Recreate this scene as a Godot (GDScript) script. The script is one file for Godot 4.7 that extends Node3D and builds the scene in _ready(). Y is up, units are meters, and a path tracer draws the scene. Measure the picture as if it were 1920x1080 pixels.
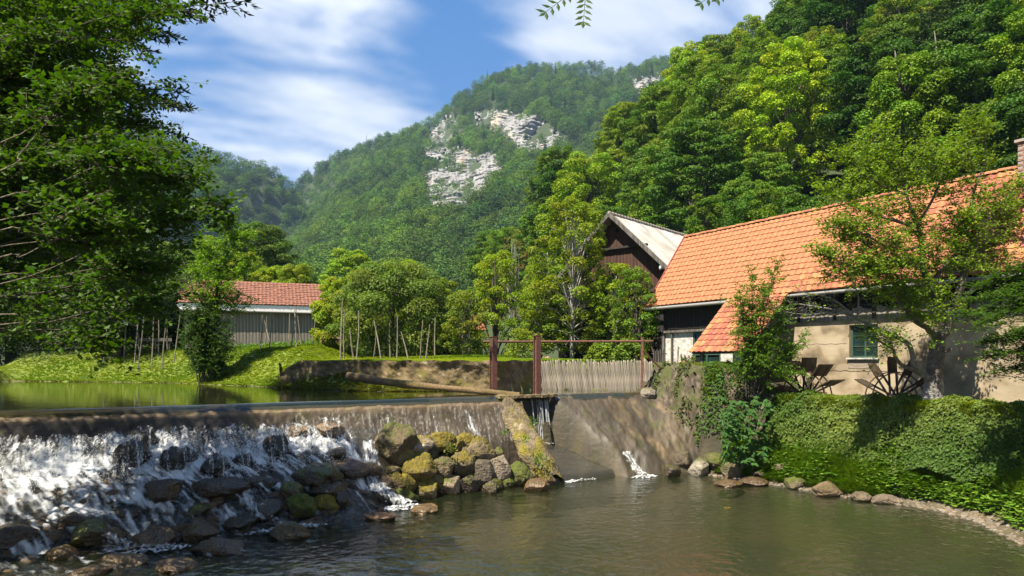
extends Node3D

const FOC := 1300.0          # focal length in photo pixels; the camera stands level, its lens shifted up
const EYE := 3.7             # eye above the lower pool, which lies at height 0
const POOL := 2.6            # level of the upper pool
const WHITE := Color(1, 1, 1)

var nz := FastNoiseLite.new()      # broad fractal noise
var nf := FastNoiseLite.new()      # fine fractal noise
var nc := FastNoiseLite.new()      # cellular noise
var used := {}                     # names already taken at top level
var mats := {}
var shore_x := PackedFloat32Array([-80, -40, -30, -19, -10.5, -6.2, -4, -0.6, 1.1, 5.2, 6.4, 9])
var shore_d := PackedFloat32Array([48, 43, 41, 37.6, 30.4, 26.6, 26.2, 26.4, 28.4, 27.2, 26.2, 26])
var step_x := PackedFloat32Array([-80, -10.6, -10.2, -7.5, -5, -3, -0.6, 1.1, 5.2, 6.4, 9])
var step_d := PackedFloat32Array([90, 60, 30.9, 29.2, 27.9, 26.8, 26.5, 28.5, 27.3, 26.3, 26.1])
var ridges := [
	[[-310, 960, 150], [-249, 930, 250], [-180, 900, 283], [-111, 880, 304], [-76, 890, 345], [-42, 900, 362], [0, 900, 377], [62, 905, 380], [166, 910, 392], [201, 915, 398], [374, 930, 420], [700, 900, 470]],
	[[-620, 560, 290], [-380, 640, 236], [-300, 650, 203], [-268, 655, 192], [-228, 660, 180], [-190, 650, 120]],
]

class MB:                          # collects triangles, makes one mesh
	var v := PackedVector3Array()
	var c := PackedColorArray()
	var ix := PackedInt32Array()
	var uv := PackedVector2Array()
	var col := Color(1, 1, 1)
	func vert(p: Vector3, k: Color) -> int:
		v.push_back(p)
		c.push_back(k)
		return v.size() - 1
	func quad(a: Vector3, b: Vector3, d: Vector3, e: Vector3) -> void:
		var i := v.size()
		v.push_back(a); v.push_back(b); v.push_back(d); v.push_back(e)
		for k in 4: c.push_back(col)
		ix.append_array(PackedInt32Array([i, i + 1, i + 2, i, i + 2, i + 3]))
	func tri(a: Vector3, b: Vector3, d: Vector3) -> void:
		var i := v.size()
		v.push_back(a); v.push_back(b); v.push_back(d)
		for k in 3: c.push_back(col)
		ix.append_array(PackedInt32Array([i, i + 1, i + 2]))
	func box(t: Transform3D, s: Vector3) -> void:
		var i := v.size()
		for k in 8:
			v.push_back(t * Vector3((0.5 if k & 1 else -0.5) * s.x, (0.5 if k & 2 else -0.5) * s.y, (0.5 if k & 4 else -0.5) * s.z))
			c.push_back(col)
		for f in [[0, 1, 3, 2], [5, 4, 6, 7], [4, 0, 2, 6], [1, 5, 7, 3], [2, 3, 7, 6], [4, 5, 1, 0]]:
			ix.append_array(PackedInt32Array([i + f[0], i + f[2], i + f[1], i + f[0], i + f[3], i + f[2]]))
	func bx(p: Vector3, s: Vector3) -> void:
		box(Transform3D(Basis.IDENTITY, p), s)
	func bar(a: Vector3, b: Vector3, w: float, h: float) -> void:
		var z := (b - a).normalized()
		var x := (Vector3.UP if absf(z.y) < 0.95 else Vector3.RIGHT).cross(z).normalized()
		box(Transform3D(Basis(x, z.cross(x), z), (a + b) / 2), Vector3(w, h, a.distance_to(b)))
	func tube(pts: Array, rad: Array, sides: int, k: Color) -> void:
		var first := v.size()
		var x := Vector3.ZERO
		for i in pts.size():
			var z: Vector3 = (pts[mini(i + 1, pts.size() - 1)] - pts[maxi(i - 1, 0)]).normalized()
			if i == 0:
				x = (Vector3.UP if absf(z.y) < 0.9 else Vector3.RIGHT).cross(z).normalized()
			x = (x - z * x.dot(z)).normalized()
			var y := z.cross(x)
			for s in sides:
				var a := TAU * s / sides
				v.push_back(pts[i] + (x * cos(a) + y * sin(a)) * rad[i])
				c.push_back(k)
		for i in pts.size() - 1:
			for s in sides:
				var a := first + i * sides + s
				var b := first + i * sides + (s + 1) % sides
				ix.append_array(PackedInt32Array([a, b + sides, b, a, a + sides, b + sides]))
	func capped(pts: Array, rad: Array, sides: int, k: Color) -> void:
		var i := v.size()
		tube(pts, rad, sides, k)
		for e in [0, pts.size() - 1]:
			var m := vert(pts[e], k)
			for s in sides:
				ix.append_array(PackedInt32Array([m, i + e * sides + s, i + e * sides + (s + 1) % sides]))
	func leaf(p: Vector3, along: Vector3, nrm: Vector3, l: float, w: float, k: Color) -> void:
		var side := along.cross(nrm).normalized() * (w * 0.5)
		var i := v.size()
		var m := p + along * (l * 0.45) - nrm * (w * 0.12)
		v.push_back(p)
		v.push_back(m + side)
		v.push_back(p + along * l)
		v.push_back(m - side)
		c.push_back(k); c.push_back(k); c.push_back(k); c.push_back(k)
		ix.push_back(i); ix.push_back(i + 1); ix.push_back(i + 2); ix.push_back(i); ix.push_back(i + 2); ix.push_back(i + 3)
	func grid(w: int, h: int, wrap := false) -> void:      # joins the last w*h vertices
		var f := v.size() - w * h
		for j in h - 1:
			for i in (w if wrap else w - 1):
				var a := f + j * w + i
				var b := f + j * w + (i + 1) % w
				ix.push_back(a); ix.push_back(b); ix.push_back(a + w); ix.push_back(b); ix.push_back(b + w); ix.push_back(a + w)
	func mesh(m: Material, smooth := false, up := false) -> ArrayMesh:
		var arr := []
		arr.resize(Mesh.ARRAY_MAX)
		if up:                                            # turn the faces so that they look upwards
			for t in range(0, ix.size(), 3):
				if (v[ix[t + 2]] - v[ix[t]]).cross(v[ix[t + 1]] - v[ix[t]]).y < 0:
					var k := ix[t]
					ix[t] = ix[t + 1]
					ix[t + 1] = k
		if smooth:
			var n := PackedVector3Array()
			n.resize(v.size())
			for t in range(0, ix.size(), 3):
				var a := ix[t]
				var b := ix[t + 1]
				var d := ix[t + 2]
				var f := (v[d] - v[a]).cross(v[b] - v[a])
				n[a] += f; n[b] += f; n[d] += f
			for i in n.size():
				n[i] = n[i].normalized() if n[i].length_squared() > 1e-20 else Vector3.UP
			arr[Mesh.ARRAY_NORMAL] = n
		arr[Mesh.ARRAY_VERTEX] = v
		arr[Mesh.ARRAY_COLOR] = c
		arr[Mesh.ARRAY_INDEX] = ix
		if uv.size() == v.size(): arr[Mesh.ARRAY_TEX_UV] = uv
		var out := ArrayMesh.new()
		out.add_surface_from_arrays(Mesh.PRIMITIVE_TRIANGLES, arr)
		out.surface_set_material(0, m)
		return out

# ---------------------------------------------------------------- places
func P(px: float, py: float, d: float) -> Vector3:           # the place at distance d that the photo shows at that pixel
	return Vector3((px - 960.0) / FOC * d, EYE + (680.0 - py) / FOC * d, -d)
func W(u: float, v: float, h: float) -> Vector3:             # across the river, up the river, height
	return Vector3(0.85 * u - 0.527 * v, h, -(22.85 + 0.527 * u + 0.85 * v))
func UV(x: float, d: float) -> Vector2:
	return Vector2(0.85 * x + 0.527 * (d - 22.85), -0.527 * x + 0.85 * (d - 22.85))
func lut(xs: PackedFloat32Array, ys: PackedFloat32Array, x: float) -> float:
	var n := xs.size()
	if x <= xs[0]: return ys[0]
	for i in n - 1:
		if x < xs[i + 1]:
			return lerpf(ys[i], ys[i + 1], (x - xs[i]) / (xs[i + 1] - xs[i]))
	return ys[n - 1]
func soft(x: float, w: float) -> float:                       # a ramp with a rounded foot
	return x if x > 6.0 * w else w * log(1.0 + exp(x / w))

func rapids(u: float, v: float) -> float:                    # height of the running water below the weir
	var h := lut(PackedFloat32Array([-6, -4.6, -3.5, -2.2, -1.3, -0.6, -0.35, -0.12, 0.15]), PackedFloat32Array([0, 0, 0.06, 0.98, 1.38, 1.9, 2.12, 2.5, 2.6]), v)
	var e := smoothstep(-6.9, -5.2, u)
	return lerpf(h, minf(h, maxf(0.0, (v + 2.6) * 0.9)), e)

func shore_u(v: float) -> float:
	return lut(PackedFloat32Array([-30, -20, -15, -13, -11.5, -10, -8, -6.3, -3, 0]), PackedFloat32Array([-1, 1.2, 3.2, 4.2, 5.7, 6.25, 5.75, 5.75, 5.4, 6.3]), v)

func hill_at(x: float, d: float) -> float:
	return lut(PackedFloat32Array([-40, 6.8, 24.5, 33, 46, 80, 300]), PackedFloat32Array([-70, -28.0, -13.0, -9.5, -2.0, 25, 200]), x) + 0.41 * minf(d, 112.0) - 0.5 * maxf(0.0, d - 112.0)
func ground(x: float, d: float) -> float:
	var q := UV(x, d)
	var u := q.x
	var v := q.y
	var h := 0.0
	if v > -0.2 and u < 6.3:
		var t := d - lut(shore_x, shore_d, x)
		var g := smoothstep(-11.0, -9.0, x)
		if g < 1.0:
			h = 2.56 + clampf(t * 0.5, -0.9, 0.0) + 1.95 * smoothstep(-0.3, 6.5, t) + 0.035 * maxf(0.0, t - 6.0)
		if g > 0.0:
			var tw := d - lut(step_x, step_d, x)
			var w := 2.6 + clampf(t * 0.5, -0.9, 0.0) + lerpf(1.0, 0.5, smoothstep(-9.5, -4.5, x)) * smoothstep(0.0, 1.9, t)
			w = lerpf(w, 3.72, smoothstep(0.0, 0.35, tw)) + 0.022 * maxf(0.0, tw)
			h = lerpf(h, w, g)
		if u < -15.1: h = lerpf(h, 3.4, smoothstep(-15.2, -16.8, u))
	else:
		var du := u - shore_u(v)
		var bed := clampf(du * 0.28, -0.85, 0.0)
		var bank := 0.55 * smoothstep(0.0, 1.2, du) + 0.2 * clampf(du - 1.0, 0.0, 2.0)
		var wall := lerpf(bank, 2.5, smoothstep(6.75, 7.5, u))
		var pit := smoothstep(8.3, 8.6, u) * (1.0 - smoothstep(9.9, 10.2, u)) * (1.0 - smoothstep(-4.6, -4.2, v)) * smoothstep(-13.0, -12.0, v)
		wall = lerpf(wall, 1.1, pit)
		var low := bed if du < 0.0 else wall
		var high := bed + lerpf(0.0, 3.5, smoothstep(0.25, 1.4, du))
		h = lerpf(low, high, smoothstep(-4.4, -2.2, v))
		if u < -4.0 and v > -5.5 and v < 0.2:
			h = lerpf(h, rapids(u, v) - 0.32, smoothstep(-5.5, -4.6, v) * smoothstep(-4.2, -5.6, u))
		if u < -14.5: h = lerpf(h, 3.2, smoothstep(-14.8, -17.0, u))
		h = minf(h, 3.6)
	h += 0.04 * nz.get_noise_2d(x * 9.0, d * 9.0) if h > 0.1 else 0.0
	# the wooded hill on the right
	if u > 8.0 or d > 34.0:
		var hill := hill_at(x, d)
		hill = 78.0 - soft(78.0 - hill, 8.0)
		h += soft(hill, 1.6) * smoothstep(9.5, 16.0, u) + 2.5 * nz.get_noise_2d(x * 1.6, d * 1.6) * smoothstep(4.0, 14.0, hill)
	if d > 60.0:
		h += 0.03 * minf(d - 60.0, 90.0)
	# the mountain behind and the lower one to its left
	if d > 110.0:
		var m := 0.0
		for r in ridges.size():
			var top := 0.0
			var best := 1e9
			for i in ridges[r].size() - 1:
				var a := Vector2(ridges[r][i][0], ridges[r][i][1])
				var b := Vector2(ridges[r][i + 1][0], ridges[r][i + 1][1])
				var s := clampf((Vector2(x, d) - a).dot(b - a) / (b - a).length_squared(), 0.0, 1.0)
				var away := a.lerp(b, s).distance_to(Vector2(x, d))
				if away < best:
					best = away
					top = lerpf(ridges[r][i][2], ridges[r][i + 1][2], s)
			if r == 0: top = lerpf(top, lut(PackedFloat32Array([-310, -180, 0, 200, 700]), PackedFloat32Array([165, 283, 368, 402, 470]), x * 880.0 / maxf(d, 400.0)), smoothstep(15.0, 140.0, best))
			var reach: float = 760.0 if r == 0 else 430.0
			var k := clampf(1.0 - best / reach, 0.0, 1.0)
			m = maxf(m, top * pow(k, 1.35))
		var rough := nz.get_noise_2d(x * 0.28, d * 0.22) * 20.0 + nz.get_noise_2d(x * 0.9, d * 0.9) * 6.0
		h = maxf(h, 0.0) + maxf(0.0, m - 6.0 + rough * smoothstep(20.0, 120.0, m))
	return h

func see(px: float, py: float, f: Callable, near := 8.0, far := 60.0) -> Vector3:   # where the line of sight of a pixel meets a surface f(x, d)
	var d := near
	while d < far:
		var p := P(px, py, d)
		if p.y <= f.call(p.x, d): return p
		d += 0.05 if far < 100.0 else 0.5
	return P(px, py, far)

# ---------------------------------------------------------------- objects
func numbered(called: String) -> String:
	var n: int = used.get(called, 0)
	used[called] = n + 1
	return called if n == 0 else "%s_%03d" % [called, n]
func tag(o: Node, label: String, category: String, group := "", kind := "") -> Node:
	o.set_meta("label", label)
	if category: o.set_meta("category", category)
	if group: o.set_meta("group", group)
	if kind: o.set_meta("kind", kind)
	return o
func thing(called: String, label: String, category: String, at := Vector3.ZERO, turn := 0.0, group := "") -> Node3D:
	var o := Node3D.new()
	o.name = numbered(called)
	add_child(o)
	o.position = at
	o.rotation.y = turn
	tag(o, label, category, group)
	return o
func part(called: String, m: Mesh, parent: Node = self, at := Vector3.ZERO, over: Material = null) -> MeshInstance3D:
	var o := MeshInstance3D.new()
	o.mesh = m
	o.position = at
	if over: o.material_override = over
	if parent == self:
		o.name = numbered(called)
		add_child(o)
	else:
		o.name = called
		var n := 0
		while parent.has_node(NodePath(o.name)):
			n += 1
			o.name = "%s_%03d" % [called, n]
		parent.add_child(o, true)
	return o
func put(called: String, t: Transform3D, m: Mesh, parent: Node, over: Material, n: int) -> MeshInstance3D:     # one of many alike pieces
	var o := MeshInstance3D.new()
	o.mesh = m
	o.transform = t
	o.material_override = over
	o.name = called if n == 0 else "%s_%03d" % [called, n]
	parent.add_child(o, true)
	return o
func structure(called: String, m: Mesh, label: String, kind := "structure") -> MeshInstance3D:
	var o := part(called, m)
	tag(o, label, called.replace("_", " "), "", kind)
	return o
func many(called: String, m: Mesh, where: Array, cols: Array, parent: Node = self) -> MultiMeshInstance3D:
	var mm := MultiMesh.new()
	mm.transform_format = MultiMesh.TRANSFORM_3D
	mm.use_colors = cols.size() > 0
	mm.mesh = m
	mm.instance_count = where.size()
	for i in where.size():
		mm.set_instance_transform(i, where[i])
		if cols: mm.set_instance_color(i, cols[i])
	var o := MultiMeshInstance3D.new()
	o.multimesh = mm
	o.name = numbered(called) if parent == self else called
	parent.add_child(o, true)
	o.set_meta("kind", "stuff")
	return o

# ---------------------------------------------------------------- materials
func noise_tex(size: int, freq: float, octaves: int, seed_: int, ramp: Array = [], kind := FastNoiseLite.TYPE_SIMPLEX_SMOOTH) -> NoiseTexture2D:
	var t := NoiseTexture2D.new()
	t.width = size
	t.height = size
	t.seamless = true
	t.noise = FastNoiseLite.new()
	t.noise.noise_type = kind
	t.noise.seed = seed_
	t.noise.frequency = freq
	t.noise.fractal_octaves = octaves
	if ramp:
		var g := Gradient.new()
		g.offsets = PackedFloat32Array(ramp.map(func(r): return r[0]))
		g.colors = PackedColorArray(ramp.map(func(r): return r[1]))
		t.color_ramp = g
	return t
func mat(called: String, c: Color, rough := 0.8, tinted := false) -> StandardMaterial3D:      # c is a linear, real-world base colour
	var m := StandardMaterial3D.new()
	m.resource_name = called
	m.albedo_color = c.linear_to_srgb()
	m.roughness = rough
	m.vertex_color_use_as_albedo = tinted
	mats[called] = m
	return m
func relief(m: StandardMaterial3D, bump: Texture2D, cm: float, scale_: float, world := true, col: Texture2D = null) -> StandardMaterial3D:
	m.uv1_triplanar = true
	m.uv1_world_triplanar = world
	m.uv1_scale = Vector3.ONE * scale_
	if bump:
		m.heightmap_enabled = true
		m.heightmap_texture = bump
		m.heightmap_scale = cm
	if col: m.albedo_texture = col
	return m
func leafy(called: String, c: Color, back: Color, rough := 0.55) -> StandardMaterial3D:
	var m := mat(called, c, rough, true)
	m.backlight_enabled = true
	m.backlight = back
	m.metallic_specular = 0.35
	return m
func g(v: float) -> Color: return Color(v, v, v)

func make_materials() -> void:
	var two := [[0.0, g(0.55)], [0.45, g(0.9)], [1.0, g(1.0)]]
	var fine := noise_tex(512, 0.02, 6, 3)
	var lumps := noise_tex(512, 0.012, 5, 5)
	var cells := noise_tex(512, 0.03, 3, 9, [], FastNoiseLite.TYPE_CELLULAR)
	var mottle := noise_tex(512, 0.008, 6, 12, [[0.0, g(0.6)], [0.4, g(0.82)], [0.6, g(0.95)], [1.0, g(1.0)]])
	var blotch := noise_tex(512, 0.006, 6, 21, [[0.0, Color(0.5, 0.48, 0.45)], [0.38, Color(0.84, 0.81, 0.76)], [0.5, Color(0.95, 0.93, 0.9)], [1.0, Color(1, 1, 1)]])
	var streak := Image.create(256, 256, false, Image.FORMAT_RGB8)
	var sn := FastNoiseLite.new()
	sn.seed = 4
	sn.frequency = 0.02
	sn.fractal_octaves = 5
	for j in 256:
		for i in 256:
			var a := TAU * i / 256.0
			var b := TAU * j / 256.0
			var w := sn.get_noise_3d(cos(a) * 190.0, sin(a) * 190.0, 13.0 * cos(b)) * 0.7 + sn.get_noise_3d(cos(a) * 600.0, sin(a) * 600.0, 16.0 * sin(b)) * 0.6
			streak.set_pixel(i, j, g(clampf(0.72 + 0.75 * w, 0.2, 1.0)))
	var grain := ImageTexture.create_from_image(streak)
	relief(mat("ground", WHITE, 0.95, true), lumps, 6.0, 0.6)
	relief(mat("rock", WHITE, 0.85, true), fine, 5.0, 1.1, false, mottle)
	relief(mat("wet_rock", Color(1.08, 0.98, 0.86), 0.4, true), fine, 4.0, 1.1, false, mottle)
	relief(mat("cliff", WHITE, 0.95, true), fine, 160.0, 0.03)
	relief(mat("concrete", WHITE, 0.62, true), fine, 1.6, 0.37)
	relief(mat("earth", WHITE, 0.95, true), fine, 4.0, 0.43)
	relief(mat("plaster", Color(0.40, 0.34, 0.25), 0.92), fine, 0.7, 0.31, true, blotch)
	relief(mat("white_plaster", Color(0.62, 0.6, 0.56), 0.92), fine, 1.5, 1.2, true, mottle)
	for k in 5:
		var t: float = [1.0, 0.84, 1.1, 0.92, 0.74][k]
		relief(mat("tile_%d" % k, Color(0.42 * t, 0.158 * t * t, 0.066 * t), 0.8), fine, 0.5, 1.5, true, mottle)
		relief(mat("old_tile_%d" % k, Color(0.235 * t, 0.098 * t, 0.062 * t), 0.85), fine, 0.6, 1.0, true, mottle)
		relief(mat("grey_plank_%d" % k, Color(0.43 * t, 0.38 * t, 0.32 * t), 0.9), grain, 0.5, 0.9, false, grain)
		relief(mat("brown_plank_%d" % k, Color(0.105 * t, 0.043 * t, 0.024 * t), 0.8), grain, 0.4, 0.9, false, grain)
		relief(mat("dark_plank_%d" % k, Color(0.03 * t, 0.024 * t, 0.02 * t), 0.85), grain, 0.4, 0.9, false, grain)
		relief(mat("stake_%d" % k, Color(0.42 * t, 0.365 * t, 0.29 * t), 0.9), grain, 0.4, 2.0, false, grain)
		relief(mat("paddle_%d" % k, Color(0.085 * t, 0.06 * t, 0.03 * t), 0.7), grain, 0.4, 1.4, false, grain)
		relief(mat("log_end_%d" % k, Color(0.5 * t, 0.33 * t, 0.19 * t), 0.85), grain, 0.3, 3.0, false, mottle)
		relief(mat("brick_%d" % k, Color(0.36 * t, 0.21 * t, 0.165 * t), 0.9), fine, 0.5, 2.0, true, mottle)
	relief(mat("timber", Color(0.06, 0.045, 0.033), 0.85), grain, 0.4, 0.9, false, grain)
	relief(mat("grey_timber", Color(0.2, 0.18, 0.16), 0.9), grain, 0.4, 0.9, false, grain)
	relief(mat("log_wood", Color(0.28, 0.2, 0.11), 0.85, true), fine, 2.0, 1.5, false, mottle)
	relief(mat("white_sheet", Color(0.56, 0.55, 0.54), 0.6), lumps, 1.0, 0.16, true, blotch)
	relief(mat("rust", Color(0.2, 0.085, 0.06), 0.7), fine, 0.3, 2.0, true, mottle)
	relief(mat("iron", Color(0.1, 0.055, 0.035), 0.6), fine, 0.3, 2.0)
	relief(mat("red_trim", Color(0.22, 0.05, 0.035), 0.6), null, 0, 1)
	mat("white_paint", Color(0.75, 0.75, 0.74), 0.5)
	mat("green_paint", Color(0.035, 0.075, 0.055), 0.5)
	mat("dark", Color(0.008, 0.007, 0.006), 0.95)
	mat("zinc", Color(0.22, 0.215, 0.21), 0.55)
	mat("ceramic", Color(0.7, 0.68, 0.62), 0.2)
	mat("terracotta", Color(0.4, 0.14, 0.06), 0.8)
	mat("mortar", Color(0.3, 0.26, 0.23), 0.95)
	var pane := mat("pane", Color(0.02, 0.05, 0.045, 0.45), 0.06)
	pane.transparency = BaseMaterial3D.TRANSPARENCY_ALPHA
	relief(mat("bark", WHITE, 0.95, true), fine, 4.0, 1.6, false, mottle)
	relief(mat("stones", WHITE, 0.85, true), fine, 1.0, 3.0)
	leafy("leaf", WHITE, Color(0.9, 0.95, 0.42))
	leafy("far_leaf", WHITE, Color(0.75, 0.8, 0.45), 0.8)
	leafy("needle", WHITE, Color(0.15, 0.18, 0.1), 0.6)
	leafy("blade", WHITE, Color(0.9, 1.0, 0.4), 0.6)
	for k in 6:
		leafy("crown_%d" % k, [Color(1, 1, 1), Color(0.85, 0.92, 0.85), Color(1.35, 1.15, 0.8), Color(0.52, 0.66, 0.6), Color(1.05, 0.95, 0.75), Color(1.6, 1.42, 0.9)][k], Color(0.7, 0.78, 0.32), 0.6)
	# water: a murky sheet, smooth, partly clear, with ripples as relief
	for w in [["still_water", Color(0.016, 0.022, 0.006, 0.55), 0.16, 0.28, 5], ["moving_water", Color(0.013, 0.019, 0.006, 0.5), 1.5, 0.34, 8], ["rushing_water", Color(0.028, 0.028, 0.018, 0.4), 9.0, 0.8, 6]]:
		var m := mat(w[0], w[1], 0.04)
		m.albedo_color.a = w[1].a
		m.transparency = BaseMaterial3D.TRANSPARENCY_ALPHA
		m.metallic_specular = 0.5
		relief(m, noise_tex(512, 0.016, w[4], 30 + w[4]), w[2], w[3])
	var foam := mat("foam", Color(0.56, 0.585, 0.61), 0.6, true)
	foam.transparency = BaseMaterial3D.TRANSPARENCY_ALPHA
	foam.metallic_specular = 0.4
	mat("drops", Color(0.7, 0.72, 0.74), 0.4)
	var film := mat("film", WHITE, 0.3, true)
	film.transparency = BaseMaterial3D.TRANSPARENCY_ALPHA

# ---------------------------------------------------------------- sky
func make_sky() -> PanoramaSkyMaterial:
	var w := 1640
	var h := 820
	var im := Image.create(w, h, false, Image.FORMAT_RGBF)
	var n := FastNoiseLite.new()
	n.seed = 11
	n.frequency = 1.0
	n.fractal_octaves = 6
	n.fractal_gain = 0.55
	var n2 := FastNoiseLite.new()
	n2.seed = 23
	n2.frequency = 1.0
	n2.fractal_octaves = 3
	# denser cloud: azimuth, height, half-widths (degrees), tilt, strength
	var banks := [[-17.0, 22.0, 13.0, 4.6, -0.42, 0.42], [-14.0, 15.5, 14.0, 2.6, -0.2, 0.36], [9.5, 27.2, 10.0, 4.4, -0.05, 0.95], [22.0, 21.0, 11.0, 3.0, 0.1, 0.4], [-7.5, 22.5, 4.0, 1.5, -0.6, 0.32], [-60.0, 30.0, 22.0, 9.0, 0.1, 0.5], [70.0, 34.0, 26.0, 10.0, 0.1, 0.5], [150.0, 30.0, 40.0, 12.0, 0.1, 0.55], [-140.0, 38.0, 36.0, 12.0, 0.1, 0.5]]
	var gaps := [[-3.8, 24.5, 4.6, 4.5, -0.35, 0.75], [-25.0, 14.5, 7.0, 2.4, -0.1, 0.4], [4.0, 21.0, 5.0, 2.6, 0.0, 0.25]]
	for j in h:
		var el := 90.0 - (j + 0.5) * 180.0 / h
		if el < -2.0:
			im.fill_rect(Rect2i(0, j, w, h - j), Color(0.1, 0.13, 0.09))
			break
		var y := sin(deg_to_rad(maxf(el, 1.0)))
		var ce := cos(deg_to_rad(el))
		var t := pow(1.0 - y, 2.6)
		var blue := Color(0.023, 0.085, 0.225).lerp(Color(0.09, 0.18, 0.32), t)
		for i in w:
			var az := wrapf((i + 0.5) * 360.0 / w, -180.0, 180.0)
			var a := deg_to_rad(az)
			var x := sin(a) * ce / (y + 0.12)
			var z := cos(a) * ce / (y + 0.12)
			var bias := 0.0
			for b in banks:
				var dx := wrapf(az - b[0], -180.0, 180.0)
				if absf(dx) > 2.6 * b[2]: continue
				var dy: float = el - b[1] - dx * b[4]
				bias += b[5] * exp(-(dx * dx) / (b[2] * b[2]) - dy * dy / (b[3] * b[3]))
			for b in gaps:
				var dx := wrapf(az - b[0], -180.0, 180.0)
				if absf(dx) > 2.6 * b[2]: continue
				var dy: float = el - b[1] - dx * b[4]
				bias -= b[5] * exp(-(dx * dx) / (b[2] * b[2]) - dy * dy / (b[3] * b[3]))
			var s := x * 0.9 + z * 0.45        # wisps drawn out along one wind direction
			var r := -x * 0.45 + z * 0.9
			var warp := n2.get_noise_2d(x * 0.7, z * 0.7) * 0.5
			var d := n.get_noise_2d(s * 0.75 + warp, r * 2.0 + warp) * 0.75 + n.get_noise_2d(s * 2.6 + 4.0, r * 6.5) * 0.36 + n2.get_noise_2d(x * 0.35, z * 0.35 + 7.0) * 0.35
			var cover := smoothstep(-0.1, 1.0, d + bias + 0.06)
			var body := n.get_noise_2d(x * 1.4 + 9.0, z * 1.4)
			var white := Color(0.30, 0.33, 0.38).lerp(Color(0.42, 0.435, 0.465), clampf(0.4 + body * 1.3, 0.0, 1.0))
			im.set_pixel(i, j, blue.lerp(white, cover))
	var m := PanoramaSkyMaterial.new()
	m.panorama = ImageTexture.create_from_image(im)
	return m

func _ready() -> void:
	# camera, sky, sun, exposure
	var cam := Camera3D.new()
	cam.name = "camera"
	cam.projection = Camera3D.PROJECTION_FRUSTUM
	cam.near = 0.1
	cam.far = 4000.0
	cam.size = 1080.0 / FOC * cam.near
	cam.frustum_offset = Vector2(0, 140.0 / FOC * cam.near)
	cam.position = Vector3(0, EYE, 0)
	add_child(cam)
	cam.current = true
	var env := Environment.new()
	env.background_mode = Environment.BG_SKY
	env.sky = Sky.new()
	env.sky.sky_material = make_sky()
	env.tonemap_mode = Environment.TONE_MAPPER_LINEAR
	env.tonemap_exposure = 2.75
	env.fog_enabled = true
	env.fog_density = 0.00013
	env.fog_light_color = Color(0.68, 0.82, 1.0)
	env.sdfgi_enabled = true
	env.ssao_enabled = true
	env.ssil_enabled = true
	var we := WorldEnvironment.new()
	we.name = "world_environment"
	we.environment = env
	add_child(we)
	var sun := DirectionalLight3D.new()
	sun.name = "sun"
	sun.light_energy = 1.6
	sun.light_color = Color(1.0, 0.955, 0.87)
	sun.light_angular_distance = 0.5
	sun.shadow_enabled = true
	sun.look_at_from_position(Vector3(-0.37, 0.86, 0.36), Vector3.ZERO)
	add_child(sun)
	nz.seed = 7
	nz.frequency = 0.02
	nz.fractal_octaves = 4
	nf.seed = 19
	nf.frequency = 1.0
	nf.fractal_octaves = 4
	nc.seed = 5
	nc.noise_type = FastNoiseLite.TYPE_CELLULAR
	nc.frequency = 1.0
	make_materials()
	# land and water
	make_ground()
	make_cliffs()
	make_water()
	make_weir()
	# buildings and other built things
	make_mill()
	make_barn()
	make_shed()
	make_sluice()
	make_garden()
	# stones and plants
	make_boulders()
	make_grass()
	make_near_trees()
	make_wood()

# ---------------------------------------------------------------- land
func make_ground() -> void:
	var b := MB.new()
	var n := 300
	for j in n:
		var d := 24.0 + 11.0 * sinh(5.1 * (2.0 * j / (n - 1) - 0.78))
		for i in n:
			var x := -2.0 + 11.0 * sinh(5.1 * (2.0 * i / (n - 1) - 1.0))
			var h := ground(x, d)
			var q := UV(x, d)
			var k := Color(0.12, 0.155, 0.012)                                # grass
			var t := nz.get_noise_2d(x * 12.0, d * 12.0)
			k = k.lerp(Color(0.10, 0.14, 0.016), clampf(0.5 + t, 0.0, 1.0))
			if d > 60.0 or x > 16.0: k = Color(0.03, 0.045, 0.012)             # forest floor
			var up := q.y > -0.2
			if (up and h < 2.62) or (not up and h < 0.12 + 0.1 * t):           # bed of the river
				k = Color(0.085, 0.062, 0.03).lerp(Color(0.045, 0.042, 0.022), clampf(0.5 + 1.4 * t, 0.0, 1.0))
			elif not up and q.x < 5.0 and q.x > -14.5:
				k = Color(0.03, 0.024, 0.015)
			elif not up and q.x > 5.3 and q.y > -4.8 and h < 3.3:
				k = Color(0.035, 0.03, 0.016)
			elif not up and q.x > 6.7 and q.x < 7.6 and h < 2.5:
				k = Color(0.03, 0.026, 0.014)
			elif not up and h < 0.75:
				k = Color(0.09, 0.075, 0.05).lerp(k, smoothstep(0.2, 0.75, h))
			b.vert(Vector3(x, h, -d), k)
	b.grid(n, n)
	structure("ground", b.mesh(mats.ground, true, true), "grassy valley ground with river bed, banks, wooded slope and far mountain")

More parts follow.
